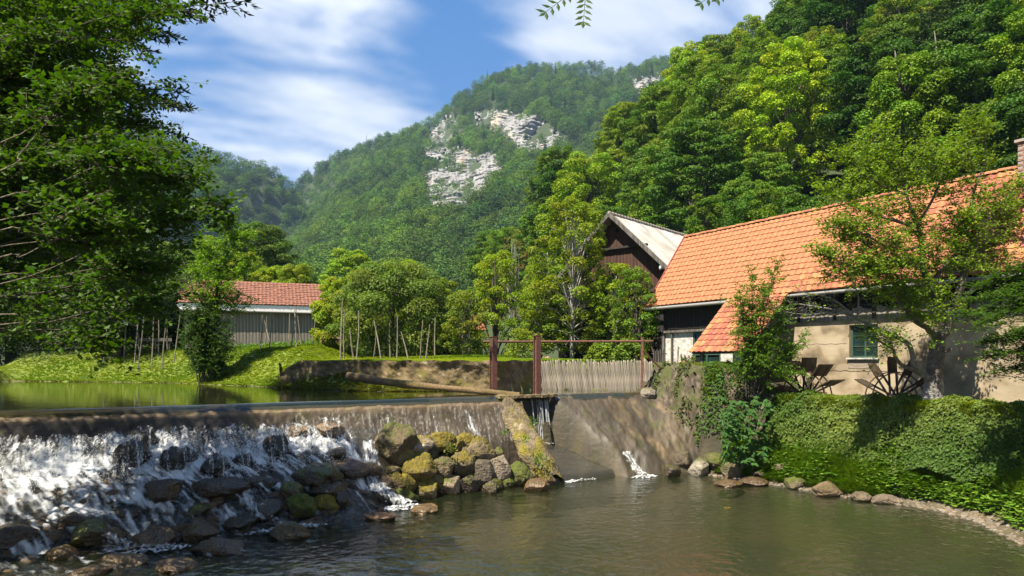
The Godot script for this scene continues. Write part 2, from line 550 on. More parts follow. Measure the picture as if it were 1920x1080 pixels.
func on_cliff(px: float, py: float, poly: PackedVector2Array) -> bool:
	return Geometry2D.is_point_in_polygon(Vector2(px + 15.0 * nz.get_noise_2d(px * 6.0, py * 6.0), py + 15.0 * nz.get_noise_2d(px * 6.0 + 500.0, py * 6.0)), poly)
func cliff(poly: PackedVector2Array, label: String, seed_: int) -> void:
	var lo := poly[0]
	var hi := poly[0]
	for p in poly:
		lo = lo.min(p)
		hi = hi.max(p)
	# the place of the rock on the mountain, then a face that steps back by ledges
	var step := 1.6
	var w := int((hi.x - lo.x) / step) + 3
	var h := int((hi.y - lo.y) / step) + 3
	var pts := []
	var ok := []
	var last := {}
	for j in h:
		var row := []
		for i in w:
			var px := lo.x + (i - 1) * step
			var py := lo.y + (j - 1) * step
			ok.append(on_cliff(px, py, poly))
			var d0: float = last.get(i, 0.0)
			var d := d0
			if i % 4 == 0 or d0 == 0.0:
				d = 420.0
				while d < 1000.0 and P(px, py, d).y > ground(P(px, py, d).x, d): d += 40.0
				d -= 36.0
				while d < 1000.0 and P(px, py, d).y > ground(P(px, py, d).x, d): d += 5.0
				last[i] = d
			row.append(d)
		# even out the distances along the row
		for i in w:
			var k := i % 4
			var a: float = row[i - k]
			var c: float = row[mini(i - k + 4, w - 1)]
			pts.append([i, j, lerpf(a, c, k / 4.0)])
	var b := MB.new()
	var ids := {}
	for p in pts:
		var i: int = p[0]
		var j: int = p[1]
		var at := P(lo.x + (i - 1) * step, lo.y + (j - 1) * step, p[2] - 9.0)
		var band := at.y / 13.0 + 0.9 * nf.get_noise_2d(at.x * 0.012 + seed_, at.y * 0.008) + 0.12 * nf.get_noise_2d(at.x * 0.1, at.y * 0.1)
		var ledge := band - floorf(band)
		var strata := 3.6 * ledge * ledge + nf.get_noise_2d(at.x * 0.03 + seed_, at.y * 0.009) * 14.0 + nf.get_noise_2d(at.x * 0.11, at.y * 0.05) * 3.0
		at += Vector3(0, 0, strata)
		var crack := clampf(absf(nf.get_noise_2d(at.x * 0.09, at.y * 0.025 + 40.0)) * 5.0, 0.0, 1.0)
		var k := Color(0.10, 0.10, 0.10).lerp(Color(0.245, 0.243, 0.24), clampf(0.45 + 0.4 * crack + 0.7 * nf.get_noise_2d(at.x * 0.05, at.y * 0.02), 0.0, 1.0))
		k = k.lerp(Color(0.05, 0.08, 0.02), clampf(2.0 - 14.0 * ledge, 0.0, 1.0) * clampf(0.3 + 2.0 * nf.get_noise_2d(at.x * 0.06, at.y * 0.03 + 11.0), 0.0, 0.9))
		k = k.lerp(Color(0.42, 0.33, 0.2), clampf(nf.get_noise_2d(at.x * 0.03, at.y * 0.012 + 90.0) * 1.6 - 0.35, 0.0, 0.35))
		b.vert(at, k)
	for j in h - 1:
		for i in w - 1:
			var a := j * w + i
			if ok[a] and ok[a + 1] and ok[a + w] and ok[a + w + 1]:
				b.ix.append_array(PackedInt32Array([a, a + 1, a + w, a + 1, a + w + 1, a + w]))
	tag(part("limestone_cliff", b.mesh(mats.cliff)), label, "cliff", "", "structure")

var cliffs := [
	PackedVector2Array([Vector2(786, 288), Vector2(806, 250), Vector2(808, 214), Vector2(822, 224), Vector2(862, 214), Vector2(856, 246), Vector2(836, 300), Vector2(812, 302)]),
	PackedVector2Array([Vector2(886, 206), Vector2(940, 206), Vector2(1010, 218), Vector2(1058, 254), Vector2(1054, 278), Vector2(988, 296), Vector2(956, 266), Vector2(898, 234)]),
	PackedVector2Array([Vector2(828, 274), Vector2(930, 280), Vector2(952, 332), Vector2(920, 358), Vector2(862, 392), Vector2(798, 396), Vector2(792, 372), Vector2(800, 318), Vector2(838, 316)]),
	PackedVector2Array([Vector2(1168, 152), Vector2(1200, 146), Vector2(1240, 138), Vector2(1240, 172), Vector2(1206, 196), Vector2(1198, 176)]),
]
func make_cliffs() -> void:
	cliff(cliffs[0], "tall pale limestone cliff at the left shoulder of the mountain", 1)
	cliff(cliffs[1], "broad grey limestone cliff band high on the mountain face", 2)
	cliff(cliffs[2], "lowest banded limestone cliff, ledges stepping down into the trees", 3)
	cliff(cliffs[3], "small pale cliff near the mountain's right summit", 4)

# ---------------------------------------------------------------- water
func sheet(lo: Vector2, hi: Vector2, nu: int, nv: int, f: Callable, wet: Callable) -> MB:
	var b := MB.new()
	var ok := []
	for j in nv:
		for i in nu:
			var u := lerpf(lo.x, hi.x, float(i) / (nu - 1))
			var v := lerpf(lo.y, hi.y, float(j) / (nv - 1))
			b.vert(W(u, v, f.call(u, v)), WHITE)
			ok.append(wet.call(u, v))
	for j in nv - 1:
		for i in nu - 1:
			var a := j * nu + i
			if ok[a] or ok[a + 1] or ok[a + nu] or ok[a + nu + 1]:
				b.ix.append_array(PackedInt32Array([a, a + 1, a + nu, a + 1, a + nu + 1, a + nu]))
	return b
func make_water() -> void:
	var calm := func(u: float, v: float) -> float: return POOL + 0.002 * nf.get_noise_2d(u * 0.8, v * 2.0) - 0.05 * smoothstep(0.25, 0.0, v) - 0.12 * smoothstep(0.0, -0.06, v)
	structure("upper_pool_water", sheet(Vector2(-34, -0.06), Vector2(7, 46), 130, 300, calm, func(u, v): return u < 6.6 and (v > 0.05 or u < 0.2) and ground(W(u, v, 0).x, -W(u, v, 0).z) < 2.75).mesh(mats.still_water, true, true), "still dark green water held above the weir, mirroring the bank")
	var pool := func(u: float, v: float) -> float: return 0.012 * nf.get_noise_2d(u * 0.55, v * 0.9) + 0.006 * nf.get_noise_2d(u * 2.1 + 9.0, v * 2.6)
	structure("lower_pool_water", sheet(Vector2(-30, -26), Vector2(7.5, -0.9), 220, 150, pool, func(u, v): return u < 7.4).mesh(mats.moving_water, true, true), "dark greenish rippled water of the pool below the weir")
	var run := func(u: float, v: float) -> float:
		return rapids(u, v) - 0.05 + 0.07 * nf.get_noise_2d(u * 1.1, v * 0.9) + 0.04 * nf.get_noise_2d(u * 3.0, v * 2.2)
	structure("rapids_water", sheet(Vector2(-15.2, -5.4), Vector2(-4.6, -0.5), 210, 110, run, func(_u, _v): return true).mesh(mats.rushing_water, true, true), "brown shallow water running down over stones below the weir")
	# white water: a foam sheet that breaks into strands on the drop and into streaks on the run-out
	var b := MB.new()
	var nu := 400
	var nv := 230
	var alpha := []
	for j in nv:
		var v := lerpf(-0.25, -5.3, pow(float(j) / (nv - 1), 1.15))
		for i in nu:
			var u := lerpf(-14.9, -5.3, float(i) / (nu - 1))
			var fall := smoothstep(-1.7, -0.7, v)
			var lump := absf(nf.get_noise_2d(u * 1.2, v * 1.1 + 3.0))
			var h := rapids(u, v) + 0.05 + fall * (0.26 * lump + 0.06 * nf.get_noise_2d(u * 5.0, v * 3.0) + 0.03 * nf.get_noise_2d(u * 16.0, v * 9.0)) + (1.0 - fall) * (0.10 * nf.get_noise_2d(u * 1.1, v * 0.9) + 0.05 * nf.get_noise_2d(u * 4.0, v * 4.0) - 0.02)
			# flow: straight down on the drop, drawn to the left and near side below
			var s := u + 0.25 * v
			var strand := nf.get_noise_2d(u * 3.5, v * 0.7) * 0.55 + nf.get_noise_2d(u * 12.0, v * 4.0) * 0.5 + nf.get_noise_2d(u * 24.0, v * 24.0) * 0.75
			var gap := nf.get_noise_2d(u * 0.9 + 4.0, v * 0.6) * 0.9
			var a := 0.16 + strand * 1.25 + gap * 0.8 + 0.2 * smoothstep(-0.6, -1.2, v)
			var st := nf.get_noise_2d(s * 1.6 - v * 0.4, v * 1.0 + s * 1.5) * 0.9 + nf.get_noise_2d(s * 5.0, v * 3.0 + s * 4.5) * 0.7
			var left := smoothstep(-7.6, -12.0, u + 0.2 * v)
			var run_out := lut(PackedFloat32Array([-5.2, -3.4, -2.6, -1.9, -1.3]), PackedFloat32Array([-0.7, -0.38, -0.12, 0.2, 0.5]), v) + 0.3 * left + st
			a = lerpf(run_out, a, fall)
			a -= smoothstep(-0.62, -0.42, v + 0.14 * nf.get_noise_2d(u * 1.5, 2.0)) * (1.1 - 0.5 * nf.get_noise_2d(u * 2.0, 8.0))
			a -= 1.2 * smoothstep(-6.0, -5.5, u + 0.25 * (v + 1.0))
			a = clampf(a * 1.1, 0.0, 0.9)
			alpha.append(a)
			b.vert(W(u, v, h), Color(1, 1, 1, a))
	for j in nv - 1:
		for i in nu - 1:
			var q := j * nu + i
			if maxf(maxf(alpha[q], alpha[q + 1]), maxf(alpha[q + nu], alpha[q + nu + 1])) > 0.03:
				b.ix.append_array(PackedInt32Array([q, q + 1, q + nu, q + 1, q + nu + 1, q + nu]))
	structure("white_water", b.mesh(mats.foam, true, true), "white foaming water tumbling over rocks below the weir crest")
	# spray
	var rng := RandomNumberGenerator.new()
	rng.seed = 41
	var drop := SphereMesh.new()
	drop.radial_segments = 5
	drop.rings = 2
	drop.radius = 1.0
	drop.height = 2.0
	drop.material = mats.drops
	var at := []
	for k in 9000:
		var u := rng.randf_range(-14.6, -6.0)
		var v := -0.78 - 1.4 * pow(rng.randf(), 1.2)
		if nf.get_noise_2d(u * 1.3, v * 1.3 + 70.0) < -0.08: continue
		var r := rng.randf_range(0.003, 0.008)
		at.append(Transform3D(Basis.from_scale(Vector3(r, r * rng.randf_range(1.0, 2.0), r)), W(u, v - 0.05, rapids(u, v) + 0.06 + 0.2 * pow(rng.randf(), 2.0) + 0.22 * absf(nf.get_noise_2d(u * 1.2, v * 1.1 + 3.0)))))
	tag(many("water_spray", drop, at, []), "white drops thrown up by the falling water", "spray")
	small_falls(rng)

func strand(b: MB, top: Vector3, foot: Vector3, w: float, rng: RandomNumberGenerator) -> void:
	var n := 16
	var out := (foot - top) * Vector3(1, 0, 1)
	var side := Vector3(0.85, 0, -0.527)
	for k in n:
		var t := float(k) / (n - 1)
		var p := top + out * pow(t, 0.6) + Vector3.UP * ((foot.y - top.y) * t) + side * rng.randf_range(-0.012, 0.012)
		var ww := w * (0.7 + 0.6 * t) * rng.randf_range(0.7, 1.3)
		var a := clampf(0.75 * rng.randf_range(0.3, 1.1), 0.0, 0.95)
		b.vert(p - side * ww, Color(1, 1, 1, a * 0.3))
		b.vert(p + out.normalized() * ww * 0.8, Color(1, 1, 1, a))
		b.vert(p + side * ww, Color(1, 1, 1, a * 0.3))
	b.grid(3, n)
func splash(b: MB, at: Vector3, r: Vector2, rng: RandomNumberGenerator, n: int) -> void:
	for k in n:
		var a := rng.randf() * TAU
		var t := sqrt(rng.randf())
		var p := at + Vector3(0.85, 0, -0.527) * cos(a) * r.x * t + Vector3(0.527, 0, 0.85) * sin(a) * r.y * t + Vector3.UP * (0.02 + 0.10 * (1.0 - t) * rng.randf())
		var s := rng.randf_range(0.02, 0.06)
		b.col = Color(1, 1, 1, rng.randf_range(0.35, 0.9))
		var q := Vector3(rng.randf_range(-1, 1), rng.randf_range(-0.25, 0.25), rng.randf_range(-1, 1)).normalized() * s
		var q2 := Vector3(q.z, rng.randf_range(-0.02, 0.02), -q.x)
		b.quad(p - q, p - q2 * 0.7, p + q, p + q2 * 0.7)
func rivulet(b: MB, pts: Array, width: float, more: float) -> void:     # broken white water along a course of [u, v, h]
	var f := refine(pts, 14)
	var n := f.size()
	var m := 24
	for j in n:
		for i in m:
			var s := (float(i) / (m - 1) - 0.5) * 2.0
			var p: Vector3 = f[j]
			var u := p.x + s * width * (0.8 + 0.5 * nf.get_noise_2d(j * 0.1, pts[0].x))
			var a := 0.35 + more + nf.get_noise_2d(u * 9.0, p.y * 3.0) * 0.9 + nf.get_noise_2d(u * 24.0, p.y * 14.0 + p.z * 9.0) * 0.8 - pow(absf(s), 3.0) * 0.9
			b.vert(W(u, p.y, p.z + 0.06 + 0.07 * nf.get_noise_2d(u * 6.0, p.y * 6.0) + 0.05 * (1.0 - s * s)), Color(1, 1, 1, clampf(a, 0.0, 0.9)))
	b.grid(m, n)
func small_falls(rng: RandomNumberGenerator) -> void:
	var b := MB.new()
	for k in 20:
		var u := rng.randf_range(0.45, 1.45)
		if nf.get_noise_2d(u * 6.0, 3.3) < -0.12: continue
		strand(b, W(u, 0.1, 2.56), W(u + rng.randf_range(-0.03, 0.03), -0.16, 0.98), rng.randf_range(0.012, 0.03), rng)
	splash(b, W(0.95, -0.25, 0.97), Vector2(0.5, 0.22), rng, 150)
	structure("sluice_waterfall", b.mesh(mats.foam), "thin white strands of water falling through the open sluice")
	b = MB.new()
	rivulet(b, [Vector3(3.4, -1.75, 0.62), Vector3(3.42, -2.05, 0.36), Vector3(3.4, -2.3, 0.12), Vector3(3.4, -2.6, 0.01)], 0.26, 0.12)
	splash(b, W(3.4, -2.62, 0.0), Vector2(0.5, 0.2), rng, 170)
	structure("spillway_waterfall", b.mesh(mats.foam), "little white chute at the foot of the right concrete slope")
	b = MB.new()
	splash(b, W(0.85, -2.12, 0.0), Vector2(0.22, 0.12), rng, 60)
	splash(b, W(1.4, -2.12, 0.0), Vector2(0.5, 0.05), rng, 40)
	rivulet(b, [Vector3(-5.35, -1.1, 1.45), Vector3(-5.45, -1.7, 0.85), Vector3(-5.6, -2.2, 0.5), Vector3(-5.4, -2.6, 0.28), Vector3(-5.05, -3.05, 0.04)], 0.34, 0.1)
	rivulet(b, [Vector3(-4.5, -0.42, 2.0), Vector3(-4.55, -0.6, 1.6), Vector3(-4.6, -0.85, 1.1)], 0.12, -0.1)
	rivulet(b, [Vector3(-3.0, -0.42, 2.05), Vector3(-3.05, -0.6, 1.7), Vector3(-3.05, -0.8, 1.35)], 0.1, -0.2)
	rivulet(b, [Vector3(-1.95, -0.42, 2.1), Vector3(-1.85, -0.6, 1.75), Vector3(-1.8, -0.85, 1.4)], 0.22, -0.1)
	rivulet(b, [Vector3(-8.9, -3.0, 0.62), Vector3(-8.6, -3.4, 0.2), Vector3(-8.2, -3.9, 0.05), Vector3(-7.6, -4.1, 0.03)], 0.26, -0.12)
	rivulet(b, [Vector3(-11.6, -3.7, 0.25), Vector3(-11.2, -4.2, 0.05), Vector3(-10.4, -4.4, 0.03)], 0.22, -0.15)
	splash(b, W(-5.1, -3.0, 0.01), Vector2(0.6, 0.28), rng, 330)
	splash(b, W(-5.5, -2.3, 0.4), Vector2(0.3, 0.3), rng, 160)
	splash(b, W(-8.2, -3.9, 0.04), Vector2(0.9, 0.16), rng, 120)
	splash(b, W(-10.9, -4.3, 0.03), Vector2(0.7, 0.16), rng, 140)
	structure("side_rivulets_water", b.mesh(mats.foam), "white rivulets running round the mossy stone heap")

# ---------------------------------------------------------------- the weir
func profile_sheet(u0: float, u1: float, nu: int, prof: Array, f: Callable, colour: Callable) -> MB:
	# prof: [v, h] from behind the crest, over it and down to the foot
	var b := MB.new()
	var n := prof.size()
	for j in n:
		for i in nu:
			var u := lerpf(u0, u1, float(i) / (nu - 1))
			var p: Vector2 = f.call(u, prof[j])
			var bump := 0.05 * nf.get_noise_3d(u * 1.1, p.x * 1.1, p.y * 1.1) + 0.02 * nf.get_noise_3d(u * 4.0, p.x * 4.0, p.y * 4.0)
			b.vert(W(u, p.x - bump, p.y + bump * 0.6), colour.call(u, p.x, p.y))
	b.grid(nu, n)
	return b
func refine(pts: Array, n: int) -> Array:
	var out := []
	for i in pts.size() - 1:
		for k in n:
			out.append(pts[i].lerp(pts[i + 1], float(k) / n))
	out.append(pts[-1])
	return out
func make_weir() -> void:
	var t := thing("concrete_weir", "brown wet concrete weir across the river, water slipping over its crest", "weir")
	var same := func(_u: float, p: Vector2) -> Vector2: return p
	# left and middle: rounded crest, steep face
	var wet := func(u: float, v: float, h: float) -> Color:
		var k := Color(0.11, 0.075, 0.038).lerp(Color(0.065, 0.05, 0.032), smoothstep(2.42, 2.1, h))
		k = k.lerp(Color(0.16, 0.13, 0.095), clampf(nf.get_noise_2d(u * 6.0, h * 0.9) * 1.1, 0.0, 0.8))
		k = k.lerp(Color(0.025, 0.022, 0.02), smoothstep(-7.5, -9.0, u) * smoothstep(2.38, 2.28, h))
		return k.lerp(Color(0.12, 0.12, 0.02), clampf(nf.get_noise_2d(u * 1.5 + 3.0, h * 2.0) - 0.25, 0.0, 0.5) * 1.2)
	var bend := func(u: float, p: Vector2) -> Vector2:
		var e := smoothstep(-7.5, -6.2, u)
		return Vector2(lerpf(p.x, p.x - 0.30 * smoothstep(2.55, 0.8, p.y), e), p.y)
	var face := refine([Vector2(1.3, 1.2), Vector2(1.2, 2.42), Vector2(0.5, 2.47), Vector2(0.08, 2.485), Vector2(-0.06, 2.42), Vector2(-0.14, 2.35), Vector2(-0.2, 2.0), Vector2(-0.36, 1.2), Vector2(-0.5, -0.5)], 5)
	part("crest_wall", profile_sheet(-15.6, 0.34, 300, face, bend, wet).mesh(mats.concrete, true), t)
	# sluice: side cheeks and back wall, sill
	var b := MB.new()
	for j in 12:
		for i in 16:
			b.vert(W(lerpf(0.3, 1.6, i / 15.0), 0.16 + 0.07 * nf.get_noise_2d(i * 0.3, j * 0.4), lerpf(0.5, 2.57, j / 11.0)), Color(0.022, 0.018, 0.014).lerp(Color(0.05, 0.045, 0.02), clampf(nf.get_noise_2d(i * 0.5, j * 0.2), 0, 1)))
	b.grid(16, 12)
	part("sluice_back_wall", b.mesh(mats.concrete, true), t)
	b = MB.new()
	b.col = Color(0.16, 0.12, 0.06)
	for k in 14:
		b.box(Transform3D(Basis(Vector3.UP, 0.555 + 0.1 * sin(k * 2.0)), W(-0.4 + 0.16 * k, 0.08 + 0.04 * sin(k * 1.7), 2.575 + 0.02 * sin(k * 3.1))), Vector3(0.2, 0.09, 0.34))
	part("sluice_sill", b.mesh(mats.earth), t)
	# right: the smooth concrete slope, rounded on its left side
	var slope := func(u: float, p: Vector2) -> Vector2:
		return Vector2(p.x, p.y)
	b = MB.new()
	var nu := 90
	var nv := 70
	for j in nv:
		var s := float(j) / (nv - 1)
		for i in nu:
			var a := float(i) / (nu - 1)
			var u := lerpf(1.45, 7.2, a)
			var v := lerpf(0.7, -2.75, s)
			var h := lut(PackedFloat32Array([-2.75, -2.3, -1.9, -1.2, -0.5, 0.0, 0.25, 0.7]), PackedFloat32Array([-0.5, 0.2, 0.72, 1.32, 1.95, 2.46, 2.585, 2.55]), v)
			# its left edge rolls over into the channel, which widens downstream
			var edge := 1.5 + 0.62 * smoothstep(0.0, -1.0, v) + 0.5 * smoothstep(-1.0, -2.0, v)
			h -= 1.9 * pow(clampf((edge + 0.42 - u) / 0.5, 0.0, 1.4), 2.0)
			h += 1.15 * pow(clampf((u - 4.7) / 2.3, 0.0, 1.0), 1.4) * smoothstep(0.3, -1.2, v)
			# chute near the foot
			h -= 0.32 * exp(-pow((u - 3.4) / 0.32, 2.0)) * smoothstep(-1.1, -2.0, v)
			h += 0.10 * exp(-pow((u - 2.5) / 0.5, 2.0) - pow((v + 1.75) / 0.4, 2.0)) * 2.2
			h += 0.09 * nf.get_noise_2d(u * 0.8, v * 0.8) + 0.05 * absf(nf.get_noise_2d(u * 2.2 + 3.0, v * 2.2)) + 0.02 * nf.get_noise_2d(u * 5.0, v * 5.0) + 0.05 * nf.get_noise_2d(u * 3.5, v * 3.5) * smoothstep(-0.6, -1.8, v)
			var damp := clampf(0.5 + nf.get_noise_2d(u * 0.9, v * 0.35) * 1.3, 0.0, 1.0)
			var flow := exp(-pow((u - (2.35 - 0.5 * v)) / 0.75, 2.0))
			var k := Color(0.085, 0.062, 0.035).lerp(Color(0.034, 0.027, 0.017), damp)
			k = k.lerp(Color(0.08, 0.068, 0.05), flow * 0.8)
			k = k.lerp(Color(0.16, 0.112, 0.062), clampf(nf.get_noise_2d(u * 1.3 + 5.0, v * 1.1) * 2.0 - 0.35, 0.0, 0.8) * smoothstep(3.3, 4.4, u))
			k = k.lerp(Color(0.075, 0.06, 0.02), clampf(nf.get_noise_2d(u * 2.3, v * 2.3 + 8.0) * 1.5, 0.0, 0.8) * smoothstep(edge + 0.5, edge, u))
			k = k.lerp(Color(0.025, 0.02, 0.013), clampf(nf.get_noise_2d(u * 5.0 + 1.2 * v, v * 0.6) * 2.2 - 0.25, 0.0, 0.75))
			k = k.lerp(Color(0.05, 0.05, 0.01), clampf(nf.get_noise_2d(u * 1.7 + 30.0, v * 1.7) * 2.0 - 0.35, 0.0, 0.7))
			b.vert(W(u, v + 0.02 * nf.get_noise_2d(u * 3.0, h * 3.0), h), k)
	b.grid(nu, nv)
	part("right_slope", b.mesh(mats.concrete, true, true), t)
	# apron under the sluice
	b = MB.new()
	for j in 30:
		for i in 40:
			var u := lerpf(-0.2, 3.3, i / 39.0)
			var v := lerpf(0.2, -2.15, j / 29.0)
			var h := lut(PackedFloat32Array([-2.15, -2.0, -1.9, -1.2, -0.3, 0.2]), PackedFloat32Array([-0.5, 0.0, 0.17, 0.42, 0.84, 0.92]), v) + 0.02 * nf.get_noise_2d(u * 2.0, v * 2.0)
			b.vert(W(u, v, h), Color(0.075, 0.062, 0.038).lerp(Color(0.04, 0.036, 0.022), clampf(0.5 + nf.get_noise_2d(u * 1.3, v * 1.3), 0, 1)))
	b.grid(40, 30)
	part("apron", b.mesh(mats.concrete, true, true), t)
	b = MB.new()
	for j in 26:
		for i in 36:
			var u := lerpf(0.1, 2.7, i / 35.0)
			var v := lerpf(0.1, -2.0, j / 25.0)
			b.vert(W(u, v, 0.045 + lut(PackedFloat32Array([-2.0, -1.9, -1.2, -0.3, 0.2]), PackedFloat32Array([0.0, 0.17, 0.42, 0.86, 0.92]), v) + 0.015 * nf.get_noise_2d(u * 1.5, v * 2.5)), WHITE)
	b.grid(36, 26)
	structure("apron_water", b.mesh(mats.rushing_water, true, true), "shallow water sliding down the apron below the sluice")
	# thin films of water on the middle face
	b = MB.new()
	var al := []
	for j in 50:
		var s := j / 49.0
		for i in 230:
			var u := lerpf(-7.2, -0.2, i / 229.0)
			var p := Vector2(lerpf(-0.11, -0.42, s), lerpf(2.5, 1.2, s))
			var q: Vector2 = bend.call(u, p)
			var a := clampf((nf.get_noise_2d(u * 9.0, s * 1.6) * 0.9 + nf.get_noise_2d(u * 22.0, s * 9.0) * 0.9 - 0.22) * 1.0, 0.0, 0.4) * smoothstep(0.0, 0.15, s)
			al.append(a)
			b.vert(W(u, q.x - 0.05, q.y), Color(0.5, 0.47, 0.42, a))
	for j in 49:
		for i in 229:
			var q := j * 230 + i
			if maxf(maxf(al[q], al[q + 1]), maxf(al[q + 230], al[q + 231])) > 0.02:
				b.ix.append_array(PackedInt32Array([q, q + 1, q + 230, q + 1, q + 231, q + 230]))
	structure("weir_film_water", b.mesh(mats.film, true), "thin glistening film of water down the weir face")
	# the mossy rib beside the sluice
	b = MB.new()
	var n := 40
	var sides := 40
	for j in n:
		var s := float(j) / (n - 1)
		var c := W(lerpf(-0.25, 0.28, s), lerpf(0.35, -2.1, s), lut(PackedFloat32Array([0, 0.2, 0.45, 0.75, 1]), PackedFloat32Array([2.45, 2.15, 1.35, 0.55, -0.1]), s))
		var r := lut(PackedFloat32Array([0, 0.3, 0.7, 1]), PackedFloat32Array([0.24, 0.44, 0.5, 0.36]), s)
		for i in sides:
			var a := TAU * i / sides
			var dir := Vector3(0.85, 0, -0.527) * cos(a) + Vector3.UP * sin(a)
			var p := c + dir * r * Vector3(1, 1.0, 1)
			p += dir * (0.12 * nf.get_noise_3dv(p * 1.4) + 0.05 * nf.get_noise_3dv(p * 5.0))
			var moss := clampf(nf.get_noise_3dv(p * 2.2) * 2.4 + 0.25 * sin(a) + 0.35 * s - 0.05, 0.0, 1.0)
			var k := Color(0.21, 0.155, 0.09).lerp(Color(0.11, 0.085, 0.05), clampf(0.5 + nf.get_noise_3dv(p * 3.5), 0, 1))
			k = k.lerp(Color(0.42, 0.34, 0.22), clampf(nf.get_noise_3dv(p * 1.7 + Vector3(9, 0, 0)) * 3.0 - 0.1, 0, 1) * smoothstep(0.2, 0.4, s) * smoothstep(0.75, 0.5, s))
			b.vert(p, k.lerp(Color(0.20, 0.165, 0.014), moss * smoothstep(-0.4, 0.3, sin(a))))
	b.grid(sides, n, true)
	part("mossy_rib", b.mesh(mats.rock, true), t)

# ---------------------------------------------------------------- roofs and walls
func tile_mesh(w: float, l: float) -> ArrayMesh:         # a pan tile: a roll, a pan and a thick lower edge; lies along z, up is y
	var b := MB.new()
	var n := 6
	for j in 2:
		for i in n + 1:
			var x := (float(i) / n - 0.5) * w
			b.vert(Vector3(x, 0.018 + 0.016 * cos(TAU * i / n) + (0.03 if j == 0 else 0.0), (0.5 if j == 0 else -0.55) * l), WHITE)
	b.grid(n + 1, 2)
	for i in n:
		b.quad(b.v[i], b.v[i + 1], Vector3(b.v[i + 1].x, -0.005, b.v[i + 1].z), Vector3(b.v[i].x, -0.005, b.v[i].z))
	return b.mesh(mats.tile_0)
func tile_roof(parent: Node3D, eave_l: Vector3, eave_r: Vector3, up: Vector3, w: float, l: float, prefix: String, best: int, skip: Callable) -> void:
	# eave from left to right; up is the vector from eave to ridge
	var x := (eave_r - eave_l).normalized()
	var z := -up.normalized()
	var basis := Basis(x, z.cross(x), z)
	var cols := int(round(eave_l.distance_to(eave_r) / w))
	var rows := int(round(up.length() / l))
	w = eave_l.distance_to(eave_r) / cols
	l = up.length() / rows
	var tile := tile_mesh(w * 0.985, l * 1.06)
	var list := []
	var turn := Transform3D(Basis(Vector3.UP, parent.rotation.y), parent.position)
	for j in rows:
		for i in cols:
			var p := eave_l + x * w * (i + 0.5) - z * l * (j + 0.45)
			if skip.call(p): continue
			var q := turn * p
			var out := 0.0 if absf(q.x / -q.z) < 0.76 and q.z < -5.0 else 1000.0
			list.append([out + q.length(), p, i, j])
	list.sort_custom(func(a, b): return a[0] < b[0])
	var rest := []
	var n := 0
	for e in list:
		var r := hash(Vector2i(e[2], e[3]))
		var tilt := (r % 100 - 50) * 0.00018
		var t := Transform3D(basis * Basis(Vector3.FORWARD, tilt) * Basis(Vector3.UP, ((r / 100) % 100 - 50) * 0.00022), e[1] + basis.y * (0.012 + (r / 7 % 10) * 0.0006))
		if n < best:
			put("roof_tile", t, tile, parent, mats["%s_%d" % [prefix, clampi(int(round(absf(nf.get_noise_2d(e[2] * 0.09, e[3] * 0.2 + 5.0)) * 7.0 + (r % 100) * 0.02 - 0.9)), 0, 4)]], n)
			n += 1
		else:
			rest.append(t)
	if rest:
		var m := many("far_roof_tiles", tile, rest, [], parent)
		m.material_override = mats[prefix + "_0"]
func planks(parent: Node3D, called: String, a: Vector3, b: Vector3, top: Callable, bottom: Callable, w: float, prefix: String, seed_: int) -> void:
	var along := (b - a).normalized()
	var n := int(a.distance_to(b) / w)
	var rng := RandomNumberGenerator.new()
	rng.seed = seed_
	var unit := BoxMesh.new()
	for i in n:
		var s := (i + 0.5) * a.distance_to(b) / n
		var p := a + along * s
		var hi: float = top.call(s)
		var lo: float = bottom.call(s) + rng.randf_range(-0.03, 0.03)
		if hi - lo < 0.05: continue
		var basis := Basis(along, Vector3.UP, along.cross(Vector3.UP)) * Basis(Vector3.FORWARD, rng.randf_range(-0.006, 0.006))
		put(called, Transform3D(basis * Basis.from_scale(Vector3(w * rng.randf_range(0.93, 0.985), hi - lo, 0.026)), Vector3(p.x, (hi + lo) / 2, p.z) + basis.z * rng.randf_range(-0.006, 0.008)), unit, parent, mats["%s_%d" % [prefix, rng.randi() % 3]], i)
func box_part(called: String, at: Vector3, s: Vector3, m: Material, parent: Node) -> MeshInstance3D:
	var b := MB.new()
	b.bx(Vector3.ZERO, s)
	return part(called, b.mesh(m), parent, at)
func bars_part(called: String, list: Array, w: float, h: float, m: Material, parent: Node) -> MeshInstance3D:
	var b := MB.new()
	for e in list: b.bar(e[0], e[1], w, h)
	return part(called, b.mesh(m), parent)

func wall_with_holes(b: MB, z0: float, z1: float, y0: float, y1: float, holes: Array, x: float, depth: float) -> void:   # a wall in the plane x, facing -x, its openings lined
	var zs := [z0, z1]
	var ys := [y0, y1]
	for o in holes:
		zs.append_array([o[0], o[1]])
		ys.append_array([o[2], o[3]])
	zs.sort()
	ys.sort()
	for i in zs.size() - 1:
		for j in ys.size() - 1:
			var zc: float = (zs[i] + zs[i + 1]) / 2
			var yc: float = (ys[j] + ys[j + 1]) / 2
			if zs[i + 1] - zs[i] < 0.001 or ys[j + 1] - ys[j] < 0.001: continue
			var open := false
			for o in holes:
				if zc > o[0] and zc < o[1] and yc > o[2] and yc < o[3]: open = true
			if not open:
				b.quad(Vector3(x, ys[j], zs[i]), Vector3(x, ys[j + 1], zs[i]), Vector3(x, ys[j + 1], zs[i + 1]), Vector3(x, ys[j], zs[i + 1]))
	for o in holes:
		var p := [Vector3(x, o[2], o[0]), Vector3(x, o[3], o[0]), Vector3(x, o[3], o[1]), Vector3(x, o[2], o[1])]
		for k in 4:
			b.quad(p[k], p[(k + 1) % 4], p[(k + 1) % 4] + Vector3(depth, 0, 0), p[k] + Vector3(depth, 0, 0))

